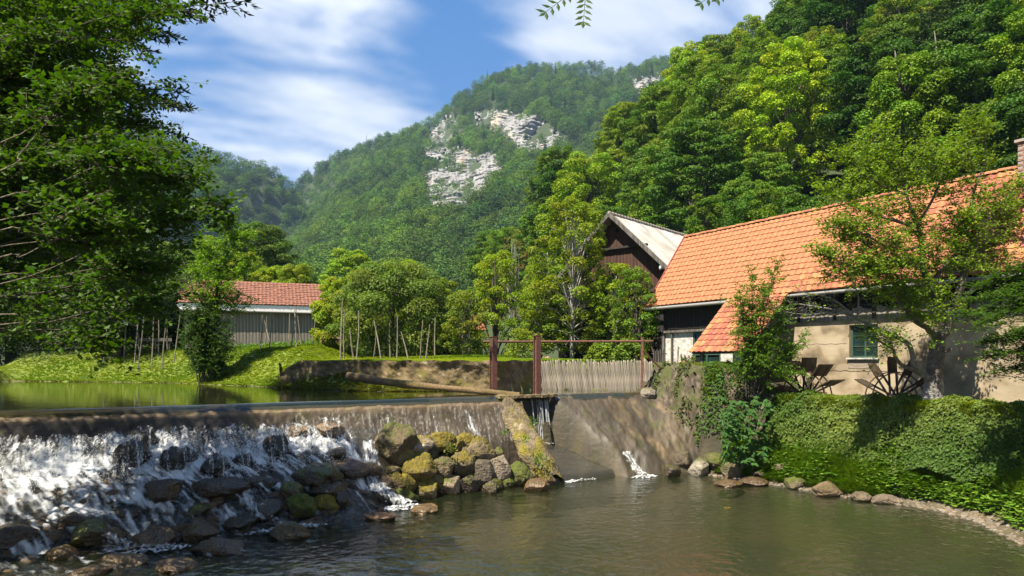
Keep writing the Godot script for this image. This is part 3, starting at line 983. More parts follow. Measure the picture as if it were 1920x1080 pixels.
func make_mill() -> void:
	# local axes: x into the building, y up, z down the river (towards the viewer)
	var t := thing("water_mill", "long old mill with orange tiled roof and stained plaster wall facing the river", "mill", W(10.0, 0, 0), 0.555)
	var zl := -3.3        # upstream end
	var zr := 14.0        # downstream end, beyond the picture
	var b := MB.new()
	wall_with_holes(b, 2.6, zr, -0.5, 5.15, [[5.5, 6.5, 3.86, 4.97], [9.08, 9.83, 2.3, 2.64], [6.95, 7.7, 2.1, 2.62]], 0.0, 0.28)
	part("river_wall", b.mesh(mats.plaster), t)
	b = MB.new()
	b.quad(Vector3(0.29, 2.0, 6.8), Vector3(0.29, 2.8, 6.8), Vector3(0.29, 2.8, 10.0), Vector3(0.29, 2.0, 10.0))
	part("dark_cellar", b.mesh(mats.dark), t)
	b = MB.new()
	wall_with_holes(b, zl, -1.55, 3.0, 5.0, [], 0.0, 0.2)
	b.quad(Vector3(0, 3.0, zl), Vector3(0, 5.0, zl), Vector3(4.4, 5.0, zl), Vector3(4.4, 3.0, zl))
	part("entrance_wall", b.mesh(mats.white_plaster), t)
	b = MB.new()
	wall_with_holes(b, -0.05, 2.6, 3.0, 5.0, [], 0.0, 0.2)
	part("entrance_wall", b.mesh(mats.white_plaster), t)
	bars_part("drain_pipe", [[Vector3(-0.06, 3.5, -2.72), Vector3(-0.06, 5.05, -2.72)]], 0.08, 0.08, mats.grey_timber, t)
	bars_part("corner_post", [[Vector3(-0.03, 3.4, -3.24), Vector3(-0.03, 5.05, -3.24)]], 0.14, 0.12, mats.grey_timber, t)
	# back and far end, so that the house is closed
	b = MB.new()
	b.quad(Vector3(4.2, 2, zl), Vector3(4.2, 6.2, zl), Vector3(4.2, 6.2, zr), Vector3(4.2, 2, zr))
	b.quad(Vector3(0, 2, zr), Vector3(0, 6.2, zr), Vector3(4.2, 6.2, zr), Vector3(4.2, 2, zr))
	b.tri(Vector3(0, 6.2, zr), Vector3(1.9, 9.2, zr), Vector3(4.2, 6.2, zr))
	part("back_wall", b.mesh(mats.plaster), t)
	# dark upper storey, set back a little
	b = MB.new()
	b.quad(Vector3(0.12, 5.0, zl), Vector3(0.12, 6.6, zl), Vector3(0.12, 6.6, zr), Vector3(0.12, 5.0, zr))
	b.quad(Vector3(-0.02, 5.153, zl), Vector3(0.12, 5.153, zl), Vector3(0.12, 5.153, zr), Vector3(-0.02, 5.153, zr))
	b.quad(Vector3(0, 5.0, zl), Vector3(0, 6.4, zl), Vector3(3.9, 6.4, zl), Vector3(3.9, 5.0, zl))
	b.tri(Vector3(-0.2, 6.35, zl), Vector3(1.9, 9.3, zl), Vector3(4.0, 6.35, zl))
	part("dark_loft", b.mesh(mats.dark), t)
	planks(t, "loft_plank", Vector3(0.05, 0, zl), Vector3(0.05, 0, 1.0), func(_s): return 6.5, func(_s): return 5.06, 0.2, "dark_plank", 3)
	planks(t, "wall_top_slat", Vector3(-0.03, 0, 2.9), Vector3(-0.03, 0, zr), func(s): return 5.52 + 0.06 * sin(s * 9.0), func(_s): return 5.13, 0.17, "grey_plank", 4)
	bars_part("loft_rail", [[Vector3(-0.08, 5.06, zl), Vector3(-0.08, 5.06, 1.2)]], 0.12, 0.1, mats.grey_timber, t)
	var posts := []
	for k in 8: posts.append([Vector3(0.0, 5.15, 3.6 + k * 1.4), Vector3(0.0, 6.5, 3.6 + k * 1.4)])
	for e in posts: bars_part("loft_post", [e], 0.13, 0.13, mats.timber, t)
	# window
	var wz := 6.0
	var win := bars_part("window", [[Vector3(0.14, 3.9, 5.54), Vector3(0.14, 4.93, 5.54)], [Vector3(0.14, 3.9, 6.46), Vector3(0.14, 4.93, 6.46)], [Vector3(0.14, 3.89, 5.5), Vector3(0.14, 3.89, 6.5)], [Vector3(0.14, 4.94, 5.5), Vector3(0.14, 4.94, 6.5)]], 0.07, 0.07, mats.green_paint, t)
	bars_part("glazing_bar", [[Vector3(0.14, 3.9, wz), Vector3(0.14, 4.93, wz)]], 0.05, 0.04, mats.green_paint, win)
	bars_part("glazing_bar", [[Vector3(0.14, 4.25, 5.55), Vector3(0.14, 4.25, 6.45)]], 0.03, 0.03, mats.green_paint, win)
	bars_part("glazing_bar", [[Vector3(0.14, 4.6, 5.55), Vector3(0.14, 4.6, 6.45)]], 0.03, 0.03, mats.green_paint, win)
	for i in 2:
		for j in 3:
			b = MB.new()
			var z := 5.575 + i * 0.45
			var y := 3.93 + j * 0.345
			b.quad(Vector3(0.15, y, z), Vector3(0.15, y + 0.3, z), Vector3(0.15, y + 0.3, z + 0.4), Vector3(0.15, y, z + 0.4))
			part("pane", b.mesh(mats.pane), win)
	b = MB.new()
	b.bx(Vector3(0.27, 4.4, wz), Vector3(0.02, 1.2, 1.1))
	part("window_dark", b.mesh(mats.dark), win)
	box_part("window_sill", Vector3(-0.03, 3.84, wz), Vector3(0.12, 0.05, 1.1), mats.white_plaster, t)
	box_part("plaster_patch", Vector3(-0.004, 3.66, wz), Vector3(0.012, 0.3, 1.06), relief(mat("grey_render", Color(0.24, 0.2, 0.155), 0.95), mats.plaster.heightmap_texture, 1.5, 0.9), t)
	# crack lines of the old render
	var crack_mat := relief(mat("crack", WHITE, 0.95, true), null, 0, 1)
	for line in [[3.5, 7.2, 3.42, 0.03], [2.9, 5.4, 4.35, 0.012], [9.6, 12.4, 3.3, 0.012], [8.0, 9.6, 3.9, 0.01]]:
		b = MB.new()
		b.col = Color(0.06, 0.045, 0.03)
		var z: float = line[0]
		while z < line[1]:
			var y0: float = line[2] + 0.035 * nf.get_noise_2d(z * 3.0, line[2])
			var y1: float = line[2] + 0.035 * nf.get_noise_2d((z + 0.06) * 3.0, line[2])
			var w: float = line[3] * (0.35 + 0.9 * absf(nf.get_noise_2d(z * 6.0, 5.0)))
			b.bar(Vector3(0.0, y0, z), Vector3(0.0, y1, z + 0.062), 0.012, w)
			z += 0.06
		part("plaster_crack", b.mesh(crack_mat), t)
	# glazed door under the porch roof
	var door := bars_part("door", [[Vector3(0.05, 3.5, -1.5), Vector3(0.05, 5.0, -1.5)], [Vector3(0.05, 3.5, -0.8), Vector3(0.05, 5.0, -0.8)], [Vector3(0.05, 3.5, -0.1), Vector3(0.05, 5.0, -0.1)], [Vector3(0.05, 3.52, -1.55), Vector3(0.05, 3.52, -0.05)], [Vector3(0.05, 4.95, -1.55), Vector3(0.05, 4.95, -0.05)], [Vector3(0.05, 4.5, -1.5), Vector3(0.05, 4.5, -0.1)], [Vector3(0.05, 4.05, -1.5), Vector3(0.05, 4.05, -0.1)]], 0.08, 0.07, mats.green_paint, t)
	for i in 2:
		for j in 3:
			b = MB.new()
			var z := -1.46 + i * 0.7
			var y := [3.56, 4.09, 4.54][j] as float
			b.quad(Vector3(0.06, y, z), Vector3(0.06, y + 0.38, z), Vector3(0.06, y + 0.38, z + 0.62), Vector3(0.06, y, z + 0.62))
			part("pane", b.mesh(mats.pane), door)
	b = MB.new()
	b.bx(Vector3(0.4, 4.2, -0.8), Vector3(0.02, 1.8, 1.7))
	part("door_dark", b.mesh(mats.dark), door)
	# main roof
	var eave := Vector3(-0.5, 6.21, 0)
	var ridge := Vector3(1.93, 9.56, 0)
	var up := ridge - eave
	b = MB.new()
	b.quad(eave + Vector3(0.02, -0.06, zl - 0.48), ridge + Vector3(0, -0.06, zl - 0.48), ridge + Vector3(0, -0.06, zr), eave + Vector3(0.02, -0.06, zr))
	b.quad(ridge + Vector3(0, -0.03, zl - 0.48), Vector3(4.6, 6.0, zl - 0.48), Vector3(4.6, 6.0, zr), ridge + Vector3(0, -0.03, zr))
	part("roof_deck", b.mesh(mats.timber), t)
	tile_roof(t, eave + Vector3(0, 0, zl - 0.5), eave + Vector3(0, 0, zr), up, 0.25, 0.276, "tile", 300, func(_p): return false)
	b = MB.new()
	var cap := MB.new()
	for k in 8:
		var a := PI * k / 7.0
		for e in 2: cap.vert(Vector3(-cos(a) * 0.13, sin(a) * 0.1, (e - 0.5) * 0.36), WHITE)
	for k in 7: cap.ix.append_array(PackedInt32Array([k * 2, k * 2 + 1, k * 2 + 2, k * 2 + 1, k * 2 + 3, k * 2 + 2]))
	var capm := cap.mesh(mats.tile_0)
	for k in 52:
		put("ridge_tile", Transform3D(Basis(Vector3.RIGHT, 0.04), ridge + Vector3(0, -0.01 + 0.008 * sin(k * 2.3), zl - 0.4 + k * 0.335)), capm, t, mats["tile_%d" % (k * 7 % 3)], k)
	bars_part("verge_board", [[eave + Vector3(-0.03, -0.03, zl - 0.53), ridge + Vector3(0, 0.05, zl - 0.53)]], 0.06, 0.16, mats.red_trim, t)
	b = MB.new()
	b.capped([eave + Vector3(-0.08, -0.12, zl - 0.55), eave + Vector3(-0.08, -0.14, 1.4)], [0.07, 0.07], 8, WHITE)
	part("gutter", b.mesh(mats.zinc, true), t)
	b = MB.new()
	b.capped([eave + Vector3(-0.07, -0.13, 3.3), eave + Vector3(-0.07, -0.15, zr)], [0.06, 0.06], 8, WHITE)
	part("gutter", b.mesh(mats.zinc, true), t)
	for k in 22:
		var z := zl - 0.3 + k * 0.8
		bars_part("rafter", [[eave + Vector3(0.05, -0.14, z), eave + Vector3(0.9, 0.99, z)]], 0.1, 0.12, mats.timber, t)
	# porch roof running on downwards from the eave
	var pe := Vector3(-2.62, 4.08, 0)
	var pt := eave + Vector3(0.1, 0.06, 0)
	b = MB.new()
	b.quad(pe + Vector3(0, -0.05, 0.85), pt + Vector3(0, -0.05, 1.0), pt + Vector3(0, -0.05, 3.3), pe + Vector3(0, -0.05, 3.5))
	part("porch_deck", b.mesh(mats.timber), t)
	var tile := tile_mesh(0.246, 0.31)
	var z3 := -(pt - pe).normalized()
	var bas := Basis(Vector3(0, 0, 1), z3.cross(Vector3(0, 0, 1)), z3)
	var n := 0
	for j in 10:
		for i in 11:
			var r := hash(Vector2i(i + 50, j))
			put("porch_tile", Transform3D(bas * Basis(Vector3.UP, (r % 100 - 50) * 0.0004), pe + Vector3(0, 0, 0.92 + i * 0.25) + (pt - pe) * ((j + 0.45) / 10.0) + bas.y * 0.02), tile, t, mats["tile_%d" % (r / 7 % 5)], n)
			n += 1
	bars_part("porch_post", [[Vector3(-2.4, 3.3, 1.2), Vector3(-2.4, 4.15, 1.2)]], 0.12, 0.12, mats.grey_timber, t)
	bars_part("porch_post", [[Vector3(-2.4, 3.0, 3.2), Vector3(-2.4, 4.15, 3.2)]], 0.12, 0.12, mats.grey_timber, t)
	bars_part("porch_beam", [[Vector3(-2.45, 4.08, 0.85), Vector3(-2.45, 4.08, 3.45)]], 0.1, 0.12, mats.timber, t)
	b = MB.new()
	b.quad(Vector3(0, 2.4, 2.65), Vector3(0, 5.9, 2.65), Vector3(-0.5, 5.9, 2.65), Vector3(-1.9, 2.4, 2.65))
	part("porch_side", b.mesh(mats.white_plaster), t)
	# chimney
	var ch := box_part("chimney", Vector3(1.9, 8.9, 10.2), Vector3(0.6, 2.6, 0.74), mats.mortar, t)
	var brick := BoxMesh.new()
	brick.size = Vector3(1, 1, 1)
	n = 0
	for j in 26:
		for i in 6:
			var y := -0.52 + 0.074 * j
			var off := 0.5 if j % 2 else 0.0
			var r := hash(Vector2i(i, j))
			if i < 3:
				var z := -0.25 + 0.25 * (i + off)
				if z > 0.3: z = 0.3
				put("brick", Transform3D(Basis.from_scale(Vector3(0.02, 0.062, 0.236 if z < 0.29 else 0.14)), Vector3(-0.301 - 0.001 * (r % 6), y, z)), brick, ch, mats["brick_%d" % (r / 7 % 3)], n)
			else:
				var x := -0.17 + 0.25 * (i - 3 + off)
				if x > 0.24: continue
				put("brick", Transform3D(Basis.from_scale(Vector3(0.236, 0.062, 0.02)), Vector3(x, y, -0.371 - 0.001 * (r % 6))), brick, ch, mats["brick_%d" % (r / 7 % 3)], n)
			n += 1
	box_part("chimney_cap", Vector3(0, 1.38, 0), Vector3(0.74, 0.08, 0.88), mats.mortar, ch)
	b = MB.new()
	b.capped([Vector3(0, 1.4, 0), Vector3(0, 1.75, 0)], [0.1, 0.1], 10, WHITE)
	b.capped([Vector3(0, 1.8, 0), Vector3(0, 1.92, 0)], [0.26, 0.01], 10, WHITE)
	part("chimney_pot", b.mesh(mats.zinc), ch)
	make_wheel(4.62, 23.3, "left mill wheel with broad dark paddles close to the porch shrub", 0.09, 0.8)
	make_wheel(7.62, 20.6, "right mill wheel with narrow paddles beside the old apple trunk", -0.06, 0.42)

func make_wheel(z: float, _d: float, label: String, turn: float, width: float) -> void:
	var c := Vector3(8.95, 0, z)
	var at := W(c.x, -z, 2.6)
	var t := thing("waterwheel", label, "water wheel", at, 0.555, "undershot wheels in the mill race")
	var r := 1.27
	var b := MB.new()
	b.capped([Vector3(-0.5, 0, 0), Vector3(1.04, 0, 0)], [0.1, 0.1], 10, WHITE)
	part("axle", b.mesh(mats.iron), t)
	var n := 12
	for k in n:
		var a := TAU * k / n + turn
		var d := Vector3(0, cos(a), sin(a))
		var s := Vector3(0, -sin(a), cos(a))
		var paddle := MB.new()
		paddle.box(Transform3D(Basis(Vector3(1, 0, 0), d, s), d * (r - 0.23)), Vector3(width, 0.48, 0.03))
		put("paddle", Transform3D.IDENTITY, paddle.mesh(mats.paddle_0), t, mats["paddle_%d" % (k % 3)], k)
		var arm := MB.new()
		for e in [-0.2, 0.2]: arm.bar(Vector3(e, 0, 0) + d * 0.08, Vector3(e, 0, 0) + d * (r - 0.1), 0.05, 0.05)
		put("spoke", Transform3D.IDENTITY, arm.mesh(mats.timber), t, mats.timber, k)
	for e in [-0.2, 0.2]:
		b = MB.new()
		for k in 36:
			var a0 := TAU * k / 36.0
			var a1 := TAU * (k + 1) / 36.0
			b.bar(Vector3(e, cos(a0), sin(a0)) * Vector3(1, 0.8, 0.8), Vector3(e, cos(a1), sin(a1)) * Vector3(1, 0.8, 0.8), 0.03, 0.035)
		part("rim", b.mesh(mats.iron), t)

func make_barn() -> void:
	# local axes as for the mill; the gable faces the river
	var t := thing("timber_barn", "brown plank barn with pale sheet roof rising behind the mill", "barn", W(11.5, 8.36, 0), 0.857)
	var apex := 11.35
	var k := 0.93                # roof pitch
	var half := 4.2
	planks(t, "gable_plank", Vector3(0, 0, -half + 0.3), Vector3(0, 0, half - 0.3), func(s): return apex - 0.1 - k * absf(s - half + 0.3), func(_s): return 7.35, 0.2, "brown_plank", 8)
	planks(t, "wall_plank", Vector3(0.25, 0, -half + 0.3), Vector3(0.25, 0, half - 0.3), func(s): return 7.3, func(_s): return 3.5, 0.24, "dark_plank", 9)
	var b := MB.new()
	b.quad(Vector3(0.3, 3.4, -half + 0.35), Vector3(0.3, 7.8, -half + 0.35), Vector3(0.3, 7.8, half - 0.35), Vector3(0.3, 3.4, half - 0.35))
	b.tri(Vector3(0.3, 7.8, -half + 0.35), Vector3(0.3, apex - 0.2, 0), Vector3(0.3, 7.8, half - 0.35))
	for e in [-1, 1]:
		b.quad(Vector3(0.3, 3.4, e * (half - 0.35)), Vector3(0.3, 7.9, e * (half - 0.35)), Vector3(9, 7.9, e * (half - 0.35)), Vector3(9, 3.4, e * (half - 0.35)))
	part("barn_wall", b.mesh(mats.dark_plank_0), t)
	for e in [-1, 1]:
		b = MB.new()
		var lo := Vector3(0, apex - k * (half + 0.15), e * (half + 0.15))
		for i in 24:
			for j in 2:
				var x0 := -0.62 + i * 0.42
				b.quad(Vector3(x0, apex, 0) + Vector3(0, 0.012 * (i % 2), 0), Vector3(x0, lo.y + 0.012 * (i % 2), lo.z), Vector3(x0 + 0.415, lo.y + 0.012 * (i % 2), lo.z), Vector3(x0 + 0.415, apex + 0.012 * (i % 2), 0))
				break
		b.quad(Vector3(-0.6, apex - 0.07, 0), Vector3(-0.6, lo.y - 0.07, lo.z), Vector3(9.4, lo.y - 0.07, lo.z), Vector3(9.4, apex - 0.07, 0))
		part("roof_sheet", b.mesh(mats.white_sheet), t)
		bars_part("verge_board", [[Vector3(-0.64, apex - 0.02, 0), Vector3(-0.64, lo.y - 0.02, lo.z)]], 0.05, 0.2, mats.grey_timber, t)
	b = MB.new()
	for i in 34:
		b.capped([Vector3(-0.62 + i * 0.3, apex + 0.03, 0), Vector3(-0.3 + i * 0.3, apex + 0.02, 0)], [0.1, 0.075], 7, WHITE)
	part("ridge_cap", b.mesh(mats.mortar), t)
	bars_part("collar_beam", [[Vector3(-0.12, 9.62, -1.3), Vector3(-0.12, 9.62, 1.95)]], 0.16, 0.1, mats.timber, t)
	bars_part("balcony_beam", [[Vector3(-0.3, 7.28, -half), Vector3(-0.3, 7.28, half)]], 0.25, 0.16, mats.timber, t)
	bars_part("balcony_rail", [[Vector3(-0.55, 6.98, -half), Vector3(-0.55, 6.98, half)]], 0.08, 0.1, mats.grey_timber, t)
	bars_part("balcony_rail", [[Vector3(-0.55, 6.45, -half), Vector3(-0.55, 6.45, half)]], 0.08, 0.1, mats.grey_timber, t)
	for p in [Vector3(-0.02, 10.55, 0.12), Vector3(-0.02, 8.62, 2.5), Vector3(-0.02, 8.62, -2.5)]:
		b = MB.new()
		b.capped([p, p + Vector3(-0.012, 0, 0)], [0.12, 0.12], 14, WHITE)
		part("gable_hole", b.mesh(mats.dark), t)
	var arm := bars_part("insulator_arm", [[Vector3(-0.05, 8.25, 3.0), Vector3(-0.75, 8.2, 3.0)]], 0.05, 0.05, mats.iron, t)
	for e in 3:
		b = MB.new()
		var q := Vector3(-0.28 - 0.22 * e, 8.22, 3.0)
		b.capped([q, q + Vector3(0, 0.07, 0), q + Vector3(0, 0.16, 0)], [0.05, 0.065, 0.03], 8, WHITE)
		part("insulator", b.mesh(mats.ceramic), arm)

func make_shed() -> void:
	var at := P(340, 650, 44.0)
	at.y = 4.4
	var yaw := 0.35
	var t := thing("plank_shed", "low grey plank shed with weathered red tile roof and white eaves board", "shed", at, yaw)
	var len := 8.6
	var dep := 4.4
	var eave := 7.25 - at.y
	planks(t, "wall_plank", Vector3(0.2, 0, 0), Vector3(len - 0.5, 0, 0), func(_s): return eave, func(_s): return 0.1, 0.2, "grey_plank", 12)
	planks(t, "end_plank", Vector3(len - 0.45, 0, -0.1), Vector3(len - 0.45, 0, -dep), func(_s): return eave, func(_s): return 0.1, 0.2, "grey_plank", 13)
	var b := MB.new()
	b.quad(Vector3(0.15, 0, -0.08), Vector3(0.15, eave, -0.08), Vector3(len - 0.5, eave, -0.08), Vector3(len - 0.5, 0, -0.08))
	b.quad(Vector3(0.15, 0, -0.08), Vector3(0.15, eave, -0.08), Vector3(0.15, eave, -dep), Vector3(0.15, 0, -dep))
	b.quad(Vector3(0.15, 0, -dep), Vector3(0.15, eave, -dep), Vector3(len - 0.5, eave, -dep), Vector3(len - 0.5, 0, -dep))
	part("wall", b.mesh(mats.dark), t)
	bars_part("corner_post", [[Vector3(len - 0.45, 0, 0.03), Vector3(len - 0.45, eave, 0.03)]], 0.16, 0.14, mats.grey_timber, t)
	box_part("eaves_board", Vector3(len / 2, eave + 0.02, 0.2), Vector3(len + 0.5, 0.42, 0.05), mats.white_paint, t)
	b = MB.new()
	b.capped([Vector3(-0.3, eave - 0.2, 0.28), Vector3(len + 0.3, eave - 0.22, 0.28)], [0.07, 0.07], 8, WHITE)
	part("gutter", b.mesh(mats.zinc, true), t)
	var up := Vector3(0, 1.72, -2.65)
	b = MB.new()
	var e0 := Vector3(-0.3, eave + 0.23, 0.25)
	b.quad(e0, e0 + Vector3(len + 0.6, 0, 0), e0 + Vector3(len + 0.6, 0, 0) + up, e0 + up)
	b.quad(e0 + up, e0 + up + Vector3(len + 0.6, 0, 0), e0 + Vector3(len + 0.6, 0, -5.3), e0 + Vector3(0, 0, -5.3))
	part("roof_deck", b.mesh(mats.old_tile_1), t)
	var old := tile_mesh(0.24, 0.3)
	var where := []
	for j in 12:
		for i in 38:
			var r := hash(Vector2i(i, j + 90))
			var z := -up.normalized()
			where.append(Transform3D(Basis(Vector3.RIGHT, z.cross(Vector3.RIGHT), z) * Basis(Vector3.UP, (r % 100 - 50) * 0.0012), e0 + Vector3(0.12 + i * 0.2425, 0, 0) + up * ((j + 0.45) / 12.0) + Vector3(0, 0.03 + (r % 7) * 0.004, 0)))
	var m := many("roof_tiles", old, where, [], t)
	m.material_override = mats.old_tile_0

# ---------------------------------------------------------------- sluice frame, stake fence, log
func make_sluice() -> void:
	var t := thing("sluice_frame", "rusty brown steel sluice frame with two posts and long pipe rail", "sluice frame")
	var pa := P(925, 738, 24.2)
	var pb := P(1007, 738, 24.6)
	var far := P(1204, 716, 26.6)
	for p in [[pa, 632.0, 24.2], [pb, 630.0, 24.6]]:
		var b := MB.new()
		var top: float = EYE + (680.0 - p[1]) / FOC * p[2]
		var lo: float = 1.6
		var mid := Vector3(p[0].x, (top + lo) / 2, p[0].z)
		var r := Basis(Vector3.UP, 0.555)
		b.box(Transform3D(r, mid), Vector3(0.05, top - lo, 0.16))
		for e in [-1, 1]: b.box(Transform3D(r, mid + r * Vector3(0, 0, e * 0.085)), Vector3(0.2, top - lo, 0.022))
		b.box(Transform3D(r, mid + Vector3(0, (top - lo) / 2 + 0.011, 0)), Vector3(0.22, 0.02, 0.2))
		part("post", b.mesh(mats.rust), t)
	var b := MB.new()
	b.capped([P(906, 641, 24.0), P(1224, 640, 26.8)], [0.042, 0.042], 10, WHITE)
	part("pipe_rail", b.mesh(mats.rust, true), t)
	bars_part("thin_post", [[P(1204, 632, 26.6), P(1204, 735, 26.6)]], 0.09, 0.09, mats.rust, t)
	bars_part("brace", [[P(1205, 657, 26.55), P(1238, 690, 26.9)]], 0.05, 0.05, mats.rust, t)
	bars_part("collar", [[P(921, 634, 24.0), P(921, 650, 24.0)]], 0.14, 0.12, mats.iron, t)
	bars_part("crank", [[P(1218, 634, 26.8), P(1224, 660, 26.8)]], 0.04, 0.04, mats.iron, t)
	# stake fence in the water
	var f := thing("stake_fence", "row of close leaning wooden stakes holding the bank beside the sluice", "fence")
	var rng := RandomNumberGenerator.new()
	rng.seed = 77
	var n := 74
	var mb := MB.new()
	mb.capped([Vector3(0, -0.5, 0), Vector3(0, 0.3, 0), Vector3(0, 0.46, 0), Vector3(0, 0.5, 0)], [0.036, 0.036, 0.03, 0.008], 7, WHITE)
	var stake := mb.mesh(mats.stake_0)
	for i in n:
		var s := float(i) / (n - 1)
		var d := lerpf(28.3, 27.2, s)
		var p := P(lerpf(1012, 1222, s), 732.0, d)
		var h := 1.5 * rng.randf_range(0.94, 1.05) - 0.1 * smoothstep(0.1, 0.0, s)
		var b3 := Basis(Vector3.FORWARD, -0.16 + 0.1 * s + rng.randf_range(-0.035, 0.035)) * Basis(Vector3.RIGHT, rng.randf_range(-0.1, -0.02))
		var thick := rng.randf_range(0.75, 1.15)
		put("stake", Transform3D(b3 * Basis.from_scale(Vector3(thick, h, thick)), Vector3(p.x + 0.06, 2.3 + h / 2, p.z)), stake, f, mats["stake_%d" % (rng.randi() % 3)], i)
	# earth behind the stakes, and the bank wall to the left
	bank_wall()
	# fallen log
	b = MB.new()
	var pts := []
	var rad := []
	for k in 14:
		var s := k / 13.0
		var q := P(lerpf(652, 975, s), lerpf(705, 744, s) + 2.5 * sin(s * 5.0), lerpf(26.0, 23.6, s))
		pts.append(q)
		rad.append(lerpf(0.16, 0.09, s) * (1.0 + 0.1 * sin(s * 21.0)))
	b.capped(pts, rad, 12, Color(1.0, 1.0, 0.9))
	for i in b.v.size():
		b.v[i] += Vector3(0, 1, 0) * 0.03 * nf.get_noise_3dv(b.v[i] * 3.0)
		b.c[i] = Color(0.62, 0.56, 0.45).lerp(Color(0.32, 0.36, 0.1), clampf(nf.get_noise_3dv(b.v[i] * 2.0) * 2.0, 0, 1))
	tag(part("fallen_log", b.mesh(mats.log_wood, true)), "mossy fallen log lying in the water from the bank to the sluice posts", "log")

func abutment(v: float, s: float) -> Vector3:
	var u0 := shore_u(v) + 0.55 * smoothstep(-1.0, -3.0, v)
	var u := lerpf(u0 - 0.2, u0 + 1.2, s)
	var h := lerpf(lerpf(-0.2, 2.3, smoothstep(-2.9, -0.1, v)), lerpf(3.55, 2.5, smoothstep(-2.4, -4.2, v)), smoothstep(0.02, 0.98, s))
	return Vector3(u, v, h + 0.2 * nf.get_noise_3d(u * 1.1, h * 1.1, v * 1.1) + 0.22 * absf(nf.get_noise_3d(u * 3.0, h * 3.0, v * 3.0)) + 0.07 * nf.get_noise_3d(u * 8.0, h * 8.0, v * 8.0))
func bank_wall() -> void:
	var line := [Vector2(-12.2, 36.6), Vector2(-11.2, 33.4), Vector2(-10.2, 30.7), Vector2(-7.5, 28.95), Vector2(-5, 27.65), Vector2(-3, 26.6), Vector2(-0.6, 26.35), Vector2(1.1, 28.35)]
	var pts := []
	for i in line.size() - 1:
		for k in 26: pts.append(line[i].lerp(line[i + 1], k / 26.0))
	var b := MB.new()
	var rows := 18
	for j in rows:
		var s := j / (rows - 1.0)
		for i in pts.size():
			var p: Vector2 = pts[i]
			var lo := minf(ground(p.x, p.y - 0.3), 3.4) - 0.12
			var h := lerpf(lo, clampf(ground(p.x, p.y + 0.9) + 0.05, lo + 0.1, 3.78) + 0.03 * sin(i * 0.5), s)
			var out := 0.12 * nf.get_noise_2d(i * 0.12, h * 1.2) + 0.05 * nf.get_noise_2d(i * 0.5, h * 4.0) + 0.08 * smoothstep(0.75, 1.0, s)
			var k := Color(0.085, 0.062, 0.028).lerp(Color(0.17, 0.125, 0.06), clampf(0.5 + nf.get_noise_2d(i * 0.16, h * 2.2) * 1.3, 0, 1))
			k = k.lerp(Color(0.11, 0.10, 0.012), clampf(nf.get_noise_2d(i * 0.09 + 30.0, h * 1.1) * 1.8 + 0.5 * (0.45 - s), 0, 0.85))
			k = k.lerp(Color(0.33, 0.29, 0.22), clampf(nf.get_noise_2d(i * 0.3 + 70.0, h * 3.0) * 3.0 - 1.0, 0, 0.7))
			b.vert(Vector3(p.x, h, -(p.y - 0.06 - out)), k)
	b.grid(pts.size(), rows)
	tag(part("bank_wall", b.mesh(mats.earth, true)), "old brown moss-grown earth and stone wall along the grass bank", "bank wall", "", "structure")
	# stony abutment at the right end of the weir
	b = MB.new()
	for j in 90:
		var v := lerpf(1.9, -4.6, j / 89.0)
		for i in 50:
			var s := i / 49.0
			var q := abutment(v, s)
			var u := q.x
			var h := q.z
			var w := nf.get_noise_3d(u * 1.1, h * 1.1, v * 1.1)
			var k := Color(0.035, 0.027, 0.016).lerp(Color(0.13, 0.105, 0.075), clampf(0.25 + nf.get_noise_3d(u * 4.5, h * 4.5, v * 4.5) * 1.7, 0, 1))
			k = k.lerp(Color(0.05, 0.06, 0.012), clampf(0.25 + w * 2.0, 0, 0.85))
			b.vert(W(u + 0.07 * nf.get_noise_3d(v * 4.0, h * 4.0, 2.0), v, h), k)
	b.grid(50, 90)
	tag(part("stone_abutment", b.mesh(mats.earth, true, true)), "rough stony bank joining the weir to the mill terrace", "stone bank", "", "structure")

